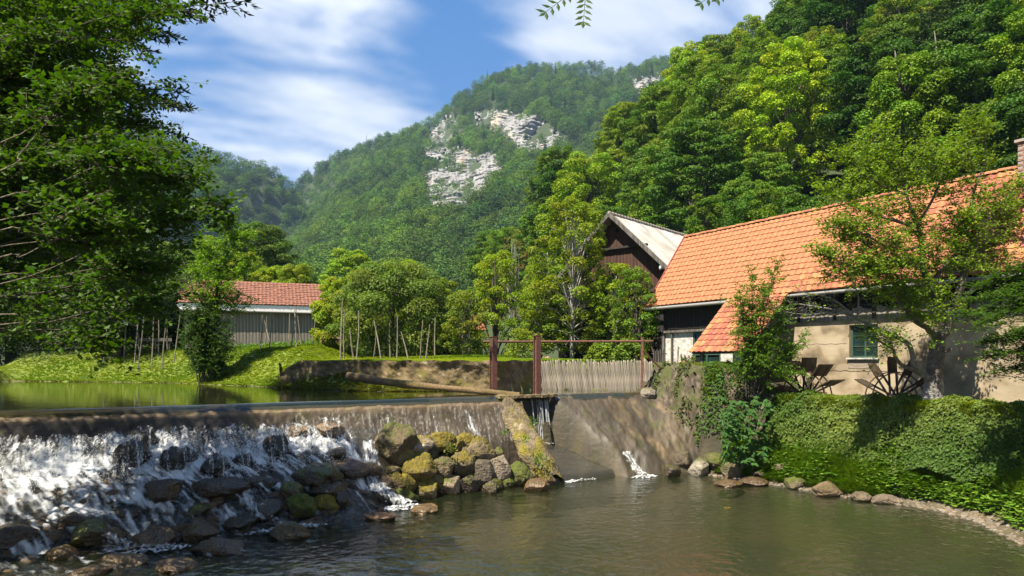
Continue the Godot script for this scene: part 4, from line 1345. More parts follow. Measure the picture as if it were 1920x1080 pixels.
# ---------------------------------------------------------------- garden things
func make_garden() -> void:
	var rng := RandomNumberGenerator.new()
	rng.seed = 5
	# bean poles: photo places of foot and head, distance
	var poles := [[193, 653, 206, 567], [204, 652, 205, 568], [232, 652, 238, 584], [252, 653, 263, 572], [258, 652, 272, 566], [284, 650, 288, 588], [262, 640, 255, 592], [297, 648, 297, 568], [304, 645, 312, 598], [314, 642, 315, 596], [326, 640, 338, 590], [488, 652, 492, 590], [496, 655, 500, 592], [505, 656, 511, 586], [510, 640, 496, 600], [540, 658, 543, 588], [545, 630, 556, 576], [556, 628, 552, 574], [566, 640, 558, 592], [584, 648, 592, 592], [606, 656, 612, 600], [638, 660, 642, 564], [645, 660, 646, 584], [668, 660, 673, 582], [686, 660, 690, 620], [700, 662, 706, 612], [715, 664, 701, 600], [732, 664, 731, 600], [744, 664, 745, 590], [766, 667, 752, 622], [788, 666, 793, 600], [798, 667, 806, 608], [815, 668, 816, 595], [878, 664, 880, 610], [664, 655, 656, 616], [605, 640, 602, 606]]
	var i := 0
	for q in poles:
		var d := 40.0 + 4.0 * rng.randf()
		if q[0] > 480: d = 37.0 + 5.0 * rng.randf()
		if q[0] > 630: d = 31.0 + 6.0 * rng.randf()
		var foot := P(q[0], q[1], d)
		foot.y = ground(foot.x, d) - 0.05
		var head := P(q[2], q[3], d + rng.randf_range(-0.2, 0.2))
		var b := MB.new()
		b.capped([foot, foot.lerp(head, 0.5) + Vector3(rng.randf_range(-0.05, 0.05), 0, 0), head], [0.035, 0.03, 0.02], 6, WHITE)
		var o := part("bean_pole", b.mesh(mats["stake_%d" % (i % 3)]))
		var tilt: float = q[2] - q[0]
		var place := "before the dark trees" if q[0] < 400 else "before the shed wall" if q[0] < 600 else "by the round hazel" if q[0] < 760 else "near the hut"
		var rank := 1
		for p in poles:
			if p[0] < q[0] and (p[0] < 400) == (q[0] < 400) and (p[0] < 600) == (q[0] < 600) and (p[0] < 760) == (q[0] < 760): rank += 1
		tag(o, "%s bean pole, %s from the left of those %s" % ["right-leaning" if tilt > 5 else "left-leaning" if tilt < -5 else "upright", ordinal(rank - 1), place], "garden pole", "thin bean poles standing in the garden")
		i += 1
	# low boundary board and stacked timber
	var bench := thing("garden_rail", "low grey board rail in the shade behind the left bean poles", "rail", Vector3.ZERO)
	bars_part("board", [[P(262, 637, 43.5), P(322, 637, 43.5)]], 0.05, 0.2, mats.grey_timber, bench)
	for px in [266, 292, 318]: bars_part("post", [[P(px, 634, 43.6), P(px, 655, 43.6)]], 0.08, 0.08, mats.grey_timber, bench)
	timber_stack(P(600, 655, 44.0), 3.3, "stack of pale sawn boards behind the bean poles right of the shed", 3)
	# firewood
	firewood(P(1108, 668, 41.0), 1.35, 1.15, "round stacked firewood pile between two trunks behind the stake fence", 4)
	firewood(P(1018, 672, 40.0), 0.85, 0.6, "small heap of cut logs left of the larger firewood pile", 6)
	# hut with orange roof among the trees
	var hut := thing("garden_hut", "small hut with orange tiled roof half hidden among fruit trees", "hut", P(850, 660, 46.0), 0.5)
	hut.position.y = 4.1
	var b := MB.new()
	for e in [[Vector3(-1.6, 0, 0.9), Vector3(1.6, 0, 0.9)], [Vector3(-1.6, 0, -0.9), Vector3(1.6, 0, -0.9)], [Vector3(-1.6, 0, -0.9), Vector3(-1.6, 0, 0.9)], [Vector3(1.6, 0, -0.9), Vector3(1.6, 0, 0.9)]]:
		b.quad(e[0], e[0] + Vector3(0, 1.9, 0), e[1] + Vector3(0, 1.9, 0), e[1])
	part("wall", b.mesh(mats.dark_plank_1), hut)
	for e in [-1, 1]:
		b = MB.new()
		b.quad(Vector3(-1.8, 1.72, e * 1.2), Vector3(-1.8, 2.72, 0), Vector3(1.8, 2.72, 0), Vector3(1.8, 1.72, e * 1.2))
		part("roof_deck", b.mesh(mats.timber), hut)
		tile_roof(hut, Vector3(-1.85 * e, 1.74, e * 1.25), Vector3(1.85 * e, 1.74, e * 1.25), Vector3(0, 1.02, -e * 1.25), 0.26, 0.29, "tile", 0, func(_p): return false)
	# at the mill door
	var pots := [[1283, 0.17, "terracotta pot of low plants left of the mill door"], [1297, 0.2, "wider terracotta pot standing at the mill door"]]
	for p in pots:
		var at := P(p[0], 690, 28.6)
		at.y = ground(at.x, 28.6) - 0.01
		var pot := thing("flower_pot", p[2], "flower pot", at)
		b = MB.new()
		var r: float = p[1]
		b.capped([Vector3.ZERO, Vector3(0, r * 1.1, 0), Vector3(0, r * 1.1, 0), Vector3(0, r * 1.35, 0)], [r * 0.7, r * 0.95, r * 1.08, r * 1.1], 14, WHITE)
		part("pot", b.mesh(mats.terracotta), pot)
		b = MB.new()
		for k in 60:
			var dir := Vector3(rng.randf_range(-1, 1), rng.randf_range(0.4, 1.4), rng.randf_range(-1, 1)).normalized()
			b.leaf(Vector3(0, r * 1.25, 0) + dir * r * rng.randf_range(0.2, 1.2), dir, Vector3(rng.randf_range(-1, 1), 1, rng.randf_range(-1, 1)).normalized(), 0.09, 0.05, Color(0.06, 0.13, 0.02) if rng.randf() < 0.85 else Color(0.5, 0.08, 0.05))
		part("plant", b.mesh(mats.leaf), pot)
	var gate := thing("garden_gate", "weathered wooden gate and pickets beside the mill corner", "gate")
	var gi := 0
	for px in range(1226, 1248, 3):
		bars_part("picket", [[P(px, 688, 29.2), P(px, 655 + 3 * (gi % 2), 29.2)]], 0.05, 0.03, mats.grey_timber, gate)
		gi += 1
	bars_part("rail", [[P(1222, 663, 29.25), P(1250, 663, 29.25)]], 0.06, 0.04, mats.grey_timber, gate)
	bars_part("rail", [[P(1222, 680, 29.25), P(1250, 680, 29.25)]], 0.06, 0.04, mats.grey_timber, gate)
	# tin trough / planks propped at the white wall
	for p in [[1270, 688, 1272, 650, "tall thin board leaning on the white mill wall"], [1283, 688, 1285, 662, "short grey board leaning near the mill door"]]:
		b = MB.new()
		var foot := P(p[0], p[1], 29.3)
		b.bar(foot, P(p[2], p[3], 29.9), 0.07, 0.03)
		tag(part("leaning_board", b.mesh(mats.grey_timber)), p[4], "board")

func timber_stack(at: Vector3, w: float, label: String, rows: int) -> void:
	at.y = ground(at.x, -at.z)
	var t := thing("timber_stack", label, "timber stack", at, 0.15)
	var rng := RandomNumberGenerator.new()
	rng.seed = 31
	var unit := BoxMesh.new()
	var n := 0
	for j in rows + 3:
		for i in 4:
			put("plank", Transform3D(Basis(Vector3.UP, rng.randf_range(-0.02, 0.02)) * Basis.from_scale(Vector3(w * rng.randf_range(0.85, 1.0), 0.07, 0.2)), Vector3(w / 2 + rng.randf_range(-0.15, 0.15), 0.25 + j * 0.085, -i * 0.22)), unit, t, mats["log_end_%d" % (rng.randi() % 3)], n)
			n += 1
	for e in [0.1, 0.5, 0.9]: box_part("bearer", Vector3(w * e, 0.1, -0.35), Vector3(0.12, 0.2, 0.9), mats.grey_timber, t)
func firewood(at: Vector3, w: float, h: float, label: String, seed_: int) -> void:
	at.y = ground(at.x, -at.z)
	var t := thing("firewood_pile", label, "firewood pile", at, 0.2)
	var rng := RandomNumberGenerator.new()
	rng.seed = seed_
	var b := MB.new()
	b.capped([Vector3(0, 0, -0.3), Vector3(0, 0, 0.3)], [1.0, 1.0], 8, WHITE)
	var log_mesh := b.mesh(mats.log_end_0)
	var n := 0
	var y := 0.07
	while y < h:
		var half := w * 0.5 * (1.0 - 0.35 * y / h)
		var x := -half + 0.07 * (n % 2)
		while x < half:
			var r := rng.randf_range(0.055, 0.085)
			put("log", Transform3D(Basis.from_scale(Vector3(r, r, rng.randf_range(0.9, 1.1))), Vector3(x, y + rng.randf_range(-0.015, 0.015), rng.randf_range(-0.05, 0.05))), log_mesh, t, mats["log_end_%d" % (rng.randi() % 3)], n)
			n += 1
			x += 0.15
		y += 0.135

# ---------------------------------------------------------------- stones
var ball_v := PackedVector3Array()
var ball_i := PackedInt32Array()
func make_ball(n: int) -> void:           # a cube blown up to a sphere
	for f in 6:
		var a: Vector3 = [Vector3.RIGHT, Vector3.LEFT, Vector3.UP, Vector3.DOWN, Vector3.BACK, Vector3.FORWARD][f]
		var x := (Vector3.UP if absf(a.y) < 0.5 else Vector3.RIGHT).cross(a)
		var y := a.cross(x)
		var first := ball_v.size()
		for j in n + 1:
			for i in n + 1:
				ball_v.push_back((a + x * tan((2.0 * i / n - 1.0) * PI / 4) + y * tan((2.0 * j / n - 1.0) * PI / 4)).normalized())
		for j in n:
			for i in n:
				var k := first + j * (n + 1) + i
				ball_i.append_array(PackedInt32Array([k, k + n + 1, k + 1, k + 1, k + n + 1, k + n + 2]))
func stone(at: Vector3, size: Vector3, seed_: int, base: Color, moss: float, moss_col: Color, wet: bool, angular: float) -> ArrayMesh:
	var b := MB.new()
	var off := Vector3(seed_ * 3.7, seed_ * 1.3, seed_ * 7.1)
	var turn := Basis(Vector3.UP, seed_ * 1.7)
	# flat cuts give a broken stone its facets
	var cuts := []
	var rng := RandomNumberGenerator.new()
	rng.seed = seed_ * 17 + 3
	for k in 10:
		cuts.append([Vector3(rng.randf_range(-1, 1), rng.randf_range(-0.7, 1), rng.randf_range(-1, 1)).normalized(), rng.randf_range(0.62, 0.92)])
	for p in ball_v:
		var r := 1.0 + 0.30 * nf.get_noise_3dv(p * 0.8 + off) + 0.10 * nf.get_noise_3dv(p * 2.6 + off)
		var q := p * r
		for c in cuts:
			var over: float = q.dot(c[0]) - c[1]
			if over > 0.0: q -= c[0] * over * angular
		q += p * (0.05 * nf.get_noise_3dv(p * 4.5 + off) + 0.04 * nf.get_noise_3dv(p * 9.0 + off))
		var w := turn * (q * size)
		var up := clampf(p.y * 1.1 + 0.2, 0.0, 1.0)
		var m := clampf((moss - 0.38) * 2.2 + up * 0.9 - 0.45 + 1.3 * nf.get_noise_3dv(w * 2.6 + off), 0.0, 1.0) if moss > 0.0 else 0.0
		var k := base * (0.75 + 0.5 * clampf(0.5 + nf.get_noise_3dv(w * 4.0 + off), 0.0, 1.0))
		k = k.lerp(moss_col * (0.8 + 0.5 * nf.get_noise_3dv(w * 9.0)), m)
		w += p * m * (0.015 + 0.02 * nf.get_noise_3dv(w * 14.0))
		k.a = 1.0
		b.v.push_back(w)
		b.c.push_back(k)
	b.ix = ball_i
	return b.mesh(mats.wet_rock if wet else mats.rock, true)

func make_boulders() -> void:
	make_ball(13)
	var dark := Color(0.028, 0.025, 0.02)
	var brown := Color(0.085, 0.06, 0.032)
	var tan_ := Color(0.17, 0.13, 0.085)
	var pale := Color(0.32, 0.26, 0.19)
	var m1 := Color(0.19, 0.15, 0.008)      # yellow moss
	var m2 := Color(0.095, 0.115, 0.008)     # green moss
	var m3 := Color(0.10, 0.075, 0.015)      # brown moss
	# photo places: centre x, y, width, height; colour, moss, moss colour, wet, how far it is broken; label
	var list := [
		[240, 858, 58, 66, dark, 0, m2, 1, 0.6, "tall black wet boulder in the cascade, left of centre"],
		[264, 834, 44, 56, dark, 0, m2, 1, 0.6, "black wet boulder leaning above the tall one in the cascade"],
		[216, 892, 44, 38, dark, 0, m2, 1, 0.6, "small black boulder at the foot of the tall cascade boulder"],
		[318, 866, 50, 54, dark, 0, m2, 1, 0.5, "round black boulder in mid cascade with water parting over it"],
		[345, 862, 34, 50, dark, 0, m2, 1, 0.5, "slim black boulder touching the round one in mid cascade"],
		[390, 826, 40, 40, dark, 0, m2, 1, 0.5, "black boulder high in the cascade under the crest"],
		[396, 874, 52, 46, dark, 0, m2, 1, 0.5, "black boulder low in the cascade above the dark flat stones"],
		[330, 828, 30, 26, dark, 0, m2, 1, 0.5, "small dark boulder awash high in the cascade"],
		[452, 866, 38, 36, dark, 0, m2, 1, 0.5, "dark round boulder washed over in the right half of the cascade"],
		[512, 842, 44, 60, dark, 0, m2, 1, 0.5, "dark upright boulder behind the water curtain at the cascade's right"],
		[556, 812, 56, 32, tan_, 0, m2, 1, 0.4, "grey rounded boulder under water at the top right of the cascade"],
		[616, 804, 58, 30, tan_, 0, m2, 1, 0.4, "grey flat boulder at the right top end of the cascade"],
		[570, 858, 26, 26, dark, 0, m2, 1, 0.5, "little dark boulder in the foam near the cascade's right foot"],
		[305, 922, 72, 46, Color(0.05, 0.036, 0.018), 0.25, m3, 1, 0.8, "blocky dark boulder with brown front in the rapids, apart from others"],
		[415, 908, 92, 42, Color(0.05, 0.036, 0.02), 0.2, m3, 1, 0.5, "long low dark stone just below the cascade foot"],
		[372, 952, 48, 22, Color(0.05, 0.04, 0.02), 0.5, m2, 1, 0.4, "small low mossy stone in the rapids below the long dark one"],
		[470, 897, 46, 20, Color(0.05, 0.042, 0.03), 0, m2, 1, 0.4, "flat dark stone with foam around it, under the cascade"],
		[506, 902, 40, 20, Color(0.05, 0.042, 0.03), 0, m2, 1, 0.4, "second flat dark stone in the foam under the cascade"],
		[440, 886, 24, 14, dark, 0, m2, 1, 0.4, "small black stone at the cascade foot"],
		[504, 950, 60, 42, Color(0.045, 0.034, 0.02), 0.2, m3, 1, 0.7, "dark brown boulder left of the bright mossy pair"],
		[545, 918, 44, 46, brown, 0.62, m2, 1, 0.5, "dark boulder with green moss cap, above the bright mossy pair"],
		[565, 942, 56, 46, brown, 0.95, m2, 0, 0.4, "bright green mossy boulder, left one of the pair"],
		[612, 938, 48, 44, brown, 0.95, m1, 0, 0.7, "square yellow-green mossy boulder, right one of the pair"],
		[640, 934, 32, 50, dark, 0.1, m2, 1, 0.5, "dark boulder tucked beside the square mossy one"],
		[598, 884, 86, 52, Color(0.045, 0.034, 0.02), 0.55, m2, 1, 0.7, "large dark boulder with green top right of the cascade"],
		[650, 872, 84, 44, Color(0.06, 0.045, 0.027), 0.15, m3, 1, 0.7, "wide brown boulder between cascade and stone heap"],
		[632, 848, 44, 26, Color(0.06, 0.05, 0.035), 0.1, m3, 1, 0.5, "low brown stone at the right end of the foam"],
		[690, 876, 52, 30, Color(0.075, 0.058, 0.035), 0, m3, 1, 0.6, "brown stone left of the heap with white water behind"],
		[610, 912, 80, 34, Color(0.06, 0.048, 0.03), 0.1, m3, 1, 0.6, "wet brown slab behind the bright mossy pair"],
		[545, 994, 68, 46, brown, 0.6, m3, 1, 0.5, "brown mossy boulder alone in the rapids, nearest the pool"],
		[290, 1006, 88, 52, Color(0.08, 0.05, 0.022), 0.35, m3, 1, 0.7, "wide rusty brown boulder near the bottom of the rapids"],
		[376, 992, 70, 48, Color(0.07, 0.045, 0.02), 0.35, m3, 1, 0.6, "rusty brown boulder right of the wide one"],
		[415, 1024, 92, 34, Color(0.08, 0.055, 0.027), 0.3, m3, 1, 0.4, "long low brown stone at the lower edge of the rapids"],
		[172, 992, 66, 56, Color(0.05, 0.035, 0.018), 0.75, m2, 1, 0.5, "dark boulder with a green moss flank in the lower rapids"],
		[212, 1002, 44, 44, Color(0.06, 0.04, 0.02), 0.4, m3, 1, 0.5, "brown boulder behind the green-flanked one"],
		[118, 1034, 52, 34, Color(0.085, 0.055, 0.02), 0.4, m3, 1, 0.5, "amber brown stone low in the rapids"],
		[140, 972, 52, 32, Color(0.05, 0.038, 0.022), 0.1, m3, 1, 0.5, "dark red-brown stone in the foam of the lower rapids"],
		[22, 996, 78, 54, Color(0.042, 0.032, 0.02), 0.2, m3, 1, 0.6, "large dark boulder at the left edge of the rapids"],
		[232, 1050, 82, 34, Color(0.07, 0.048, 0.02), 0.3, m3, 1, 0.4, "wet amber stone with sparkling water, below the wide rusty boulder"],
		[330, 1058, 84, 30, Color(0.07, 0.048, 0.022), 0.2, m3, 1, 0.4, "flat brown stone awash below the rusty boulders"],
		[170, 1070, 66, 26, Color(0.06, 0.042, 0.02), 0.2, m3, 1, 0.4, "amber stone at the very bottom of the rapids"],
		[450, 975, 70, 26, Color(0.055, 0.045, 0.027), 0.1, m3, 1, 0.4, "flat stone awash left of the lone mossy boulder"],
		[240, 960, 40, 22, Color(0.045, 0.036, 0.022), 0.1, m3, 1, 0.5, "small dark stone among the rapids above the wide rusty boulder"],
		[714, 966, 56, 22, Color(0.15, 0.095, 0.045), 0.15, m3, 1, 0.4, "low orange-brown stone at the mouth of the rivulet"],
		[796, 952, 66, 22, Color(0.12, 0.085, 0.04), 0, m3, 1, 0.4, "sunken brown stone in front of the heap"],
		# the heap
		[745, 818, 78, 84, Color(0.12, 0.088, 0.045), 0.45, m2, 0, 0.6, "tall brown boulder against the weir face with a moss patch"],
		[782, 834, 60, 36, pale, 0.42, m1, 0, 0.8, "pale flat-topped stone crowning the left of the heap"],
		[756, 858, 44, 32, tan_, 0.75, m1, 0, 0.5, "mossy stone under the pale flat-topped one"],
		[828, 828, 60, 36, brown, 0.8, m1, 0, 0.5, "wide mossy stone at the top of the heap"],
		[852, 836, 42, 30, brown, 0.9, m1, 0, 0.4, "bright yellow mossy stone near the top of the heap"],
		[872, 828, 34, 26, brown, 0.85, m1, 0, 0.4, "small yellow mossy stone at the heap's upper right"],
		[806, 848, 34, 36, Color(0.06, 0.048, 0.03), 0.2, m2, 0, 0.7, "dark stone in the hollow of the heap"],
		[898, 850, 52, 50, tan_, 0.5, m1, 0, 0.5, "tan boulder with yellow moss flank on the right of the heap"],
		[782, 880, 72, 56, Color(0.16, 0.11, 0.05), 0.85, m1, 0, 0.5, "big golden mossy boulder in the middle left of the heap"],
		[832, 876, 44, 48, Color(0.15, 0.115, 0.06), 0.35, m2, 0, 0.6, "brown boulder in the centre of the heap"],
		[866, 872, 48, 44, Color(0.11, 0.085, 0.055), 0.55, m1, 0, 0.6, "brown boulder capped by a yellow moss dot"],
		[902, 888, 50, 52, Color(0.11, 0.09, 0.06), 0.15, m2, 0, 0.7, "grey-brown boulder right of centre in the heap"],
		[936, 878, 54, 46, Color(0.23, 0.185, 0.135), 0.1, m2, 0, 0.8, "pale grey ridged boulder near the rib"],
		[744, 906, 38, 36, Color(0.14, 0.1, 0.05), 0.55, m1, 0, 0.5, "small mossy stone at the heap's left edge"],
		[722, 908, 32, 30, Color(0.16, 0.11, 0.06), 0.25, m3, 0, 0.6, "little tan stone at the far left of the heap"],
		[764, 908, 36, 44, brown, 0.8, m1, 0, 0.5, "upright mossy stone low on the heap's left"],
		[800, 918, 54, 42, Color(0.2, 0.15, 0.09), 0.72, m1, 0, 0.5, "mossy stone with a pale bare end at the waterline"],
		[756, 934, 54, 32, brown, 0.7, m2, 0, 0.5, "green-brown mossy stone at the heap's lower left corner"],
		[728, 930, 36, 26, Color(0.05, 0.042, 0.028), 0.2, m2, 1, 0.6, "dark wet stone at the left foot of the heap"],
		[842, 908, 48, 36, Color(0.24, 0.18, 0.12), 0.25, m2, 0, 0.7, "pale stone at the middle foot of the heap"],
		[878, 908, 48, 34, Color(0.08, 0.06, 0.04), 0.3, m2, 0, 0.7, "dark stone at the foot of the heap, right of the pale one"],
		[920, 912, 48, 26, Color(0.07, 0.055, 0.035), 0.3, m2, 1, 0.6, "low dark stone at the waterline right of the heap's foot"],
		[948, 904, 32, 28, brown, 0.9, m2, 0, 0.5, "small green mossy stone between heap and rib"],
		[975, 892, 44, 44, brown, 0.9, m2, 0, 0.5, "dark green mossy boulder against the rib"],
		[1004, 912, 48, 26, Color(0.13, 0.085, 0.045), 0.3, m3, 1, 0.5, "reddish-brown stone at the tip of the rib"],
		[1026, 902, 30, 24, brown, 0.6, m1, 0, 0.5, "small mossy stone at the end of the rib"],
		[815, 900, 30, 26, Color(0.12, 0.09, 0.05), 0.5, m1, 0, 0.6, "small stone wedged in the middle of the heap"],
		[870, 850, 36, 28, Color(0.12, 0.09, 0.06), 0.3, m1, 0, 0.6, "small brown stone below the yellow mossy ones"],
		# right shore
		[1310, 880, 38, 34, Color(0.27, 0.24, 0.19), 0.4, m2, 0, 0.6, "pale round boulder with green front on the right shore"],
		[1282, 868, 36, 40, Color(0.09, 0.07, 0.045), 0.1, m2, 0, 0.6, "brown boulder beside the spillway foot"],
		[1262, 884, 34, 30, Color(0.06, 0.05, 0.032), 0.2, m2, 1, 0.6, "dark boulder at the waterline beside the spillway"],
		[1372, 882, 52, 36, Color(0.14, 0.11, 0.065), 0.5, m2, 0, 0.6, "wide mossy boulder on the right shore under big leaves"],
		[1342, 866, 44, 30, Color(0.11, 0.085, 0.05), 0.6, m2, 0, 0.6, "mossy stone behind the wide one on the right shore"],
		[1404, 868, 46, 30, Color(0.1, 0.075, 0.05), 0.2, m2, 0, 0.6, "brown stone half hidden by big leaves on the shore"],
		[1466, 880, 38, 32, Color(0.17, 0.12, 0.08), 0.1, m2, 0, 0.7, "reddish upright stone on the right shore"],
		[1434, 892, 40, 20, Color(0.085, 0.065, 0.04), 0.2, m2, 0, 0.6, "low brown stone between boulders on the right shore"],
		[1492, 908, 46, 26, Color(0.11, 0.085, 0.05), 0.6, m2, 0, 0.5, "mossy stone at the waterline below the ferns"],
		[1410, 904, 56, 16, Color(0.085, 0.06, 0.035), 0, m2, 1, 0.5, "flat wet stone lying in the shallows by the shore"],
		[1366, 908, 56, 14, Color(0.1, 0.07, 0.035), 0, m2, 1, 0.4, "sunken flat stone off the right shore"],
		[1550, 920, 48, 30, Color(0.16, 0.11, 0.06), 0.35, m3, 0, 0.6, "tan stone jutting into the pool from the right shore"],
		[1612, 932, 44, 20, Color(0.13, 0.1, 0.06), 0.2, m3, 0, 0.6, "low stone on the shore under the grass"],
		[1660, 938, 52, 20, Color(0.17, 0.13, 0.09), 0.1, m3, 0, 0.7, "flat pale stone on the shore where gravel begins"],
		[1214, 740, 36, 22, Color(0.2, 0.17, 0.13), 0.3, m2, 0, 0.7, "grey stone on the weir crest at the stony bank"],
		[1246, 752, 40, 26, Color(0.13, 0.1, 0.06), 0.5, m2, 0, 0.7, "mossy stone on the stony bank above the slope"],
	]
	var pile := func(x: float, d: float) -> float:
		var q := UV(x, d)
		var heap := lut(PackedFloat32Array([-2.6, -1.9, -0.85, -0.3]), PackedFloat32Array([-0.05, 0.0, 1.72, 2.2]), q.y + 0.55 * smoothstep(-3.0, -6.0, q.x)) if q.x > -6.4 and q.x < 0.6 else -1.0
		var run := rapids(q.x, q.y) if q.x < -5.0 else -1.0
		var slope := lut(PackedFloat32Array([-2.75, -2.3, -1.9, -1.2, -0.5, 0.0]), PackedFloat32Array([-0.5, 0.2, 0.72, 1.32, 1.95, 2.46]), q.y) if q.x > 1.6 and q.x < 6.3 and q.y < 0.5 else -1.0
		return maxf(maxf(0.0, ground(x, d)), maxf(heap, maxf(run, slope)))
	var said := {}
	var named := list.size()
	var extra := RandomNumberGenerator.new()
	extra.seed = 14
	for n in 22:
		var px := extra.randf_range(735, 960)
		var py := lerpf(848.0, 918.0, extra.randf())
		list.append([px, py, extra.randf_range(18, 32), extra.randf_range(16, 26), Color(0.11, 0.085, 0.05) * extra.randf_range(0.6, 1.3), extra.randf_range(0.4, 0.9), m1 if extra.randf() < 0.6 else m2, 0, 0.5, "small mossy stone wedged between the bigger boulders of the heap"])
	var k := 0
	var veil := MB.new()
	for e in list:
		var hit := see(e[0], e[1] + 0.3 * e[3], pile, 9.0, 40.0)
		var d := -hit.z
		var w: float = e[2] / FOC * d / 2.0 * 1.08
		var h: float = e[3] / FOC * d / 2.0 * 1.12
		var at := P(e[0], e[1], d + 0.1)
		if k < 13: at += Vector3(0.0, -0.05, -0.16)
		if k >= 14 and k < 46:
			at.y -= h * 0.25
			h *= 0.85
		var o := part("boulder", stone(at, Vector3(w, h, (w * 0.75 + h * 0.3)), k + 1, e[4], e[5], e[6], e[7] == 1, minf(1.0, e[8] + 0.25)))
		o.position = at
		var text: String = e[9]
		if k >= named:
			var near := 0
			for j in named:
				if Vector2(e[0] - list[j][0], e[1] - list[j][1]).length() < Vector2(e[0] - list[near][0], e[1] - list[near][1]).length(): near = j
			var dx: float = e[0] - list[near][0]
			var dy: float = e[1] - list[near][1]
			var side := ("right of" if dx > 0 else "left of") if absf(dx) > absf(dy) else ("under" if dy > 0 else "above")
			text = "%s %s the %s" % ["tiny stone" if e[2] < 24.0 else "small stone", side, list[near][9]]
			text = " ".join(text.split(" ").slice(0, 15))
			if text in said: text = text.replace("stone ", "mossy stone ")
			said[text] = true
		tag(o, text, "boulder", "boulders in and beside the river")
		if k < 13:
			var q := UV(at.x, -at.z)
			for n in 2:
				var u := q.x + (0.35 - 0.7 * n) * w
				rivulet(veil, [Vector3(u, q.y + 0.3 * w, at.y + h * 0.95), Vector3(u, q.y - 0.55 * w, at.y + h * 0.75), Vector3(u, q.y - 1.0 * w, at.y + h * 0.1), Vector3(u - 0.05, q.y - 1.15 * w - 0.1, at.y - h * 0.9)], 0.4 * w, -0.3)
		k += 1
	structure("boulder_veil_water", veil.mesh(mats.foam, true), "thin white water slipping over the dark cascade boulders")
	# pebbles of the right shore and the stream bed: too many to count
	var rng := RandomNumberGenerator.new()
	rng.seed = 8
	var b := MB.new()
	ball_v = PackedVector3Array()
	ball_i = PackedInt32Array()
	make_ball(4)
	for p in ball_v:
		b.v.push_back(p * (1.0 + 0.35 * nf.get_noise_3dv(p * 1.1)))
		b.c.push_back(WHITE)
	b.ix = ball_i
	var pebble := b.mesh(mats.stones, true)
	var where := []
	var cols := []
	for i in 5200:
		var v := rng.randf_range(-15.0, -2.5)
		var u := shore_u(v) + rng.randfn(0.15, 0.32)
		if v > -9.5:
			if rng.randf() < 0.85: continue
			u = shore_u(v) + rng.randfn(0.1, 0.12)
		var p := W(u, v, 0)
		p.y = ground(p.x, -p.z) + 0.01
		if p.y < -0.25: continue
		var r := 0.016 + 0.05 * pow(rng.randf(), 3.0)
		where.append(Transform3D(Basis(Vector3.UP, rng.randf() * TAU) * Basis.from_scale(Vector3(r * 1.3, r * 0.7, r)), p))
		var t := rng.randf_range(0.6, 1.3)
		cols.append(Color(0.15 * t, 0.125 * t, 0.095 * t) if rng.randf() < 0.5 else Color(0.13 * t, 0.1 * t, 0.065 * t))
	tag(many("shore_gravel", pebble, where, cols), "pale pebbles and gravel along the right shore of the pool", "gravel")
	where = []
	cols = []
	for i in 900:
		var u := rng.randf_range(-14.5, -5.2)
		var v := rng.randf_range(-5.2, -1.6)
		var p := W(u, v, rapids(u, v) - 0.12)
		var r := 0.04 + 0.12 * pow(rng.randf(), 2.5)
		where.append(Transform3D(Basis(Vector3.UP, rng.randf() * TAU) * Basis.from_scale(Vector3(r * 1.3, r * 0.75, r)), p))
		var t := rng.randf_range(0.5, 1.2)
		cols.append(Color(0.075 * t, 0.05 * t, 0.025 * t))
	tag(many("stream_cobbles", pebble, where, cols), "brown cobbles under the shallow rapids", "cobbles")

# ---------------------------------------------------------------- plants
func rv(rng: RandomNumberGenerator) -> Vector3:
	var z := rng.randf_range(-1, 1)
	var a := rng.randf() * TAU
	var r := sqrt(1.0 - z * z)
	return Vector3(r * cos(a), z, r * sin(a))
func vary(c: Color, rng: RandomNumberGenerator, amount := 0.3) -> Color:
	var t := 1.0 + rng.randf_range(-amount, amount)
	var y := 1.0 + rng.randf_range(-0.12, 0.2)
	return Color(c.r * t * y, c.g * t, c.b * t / y)

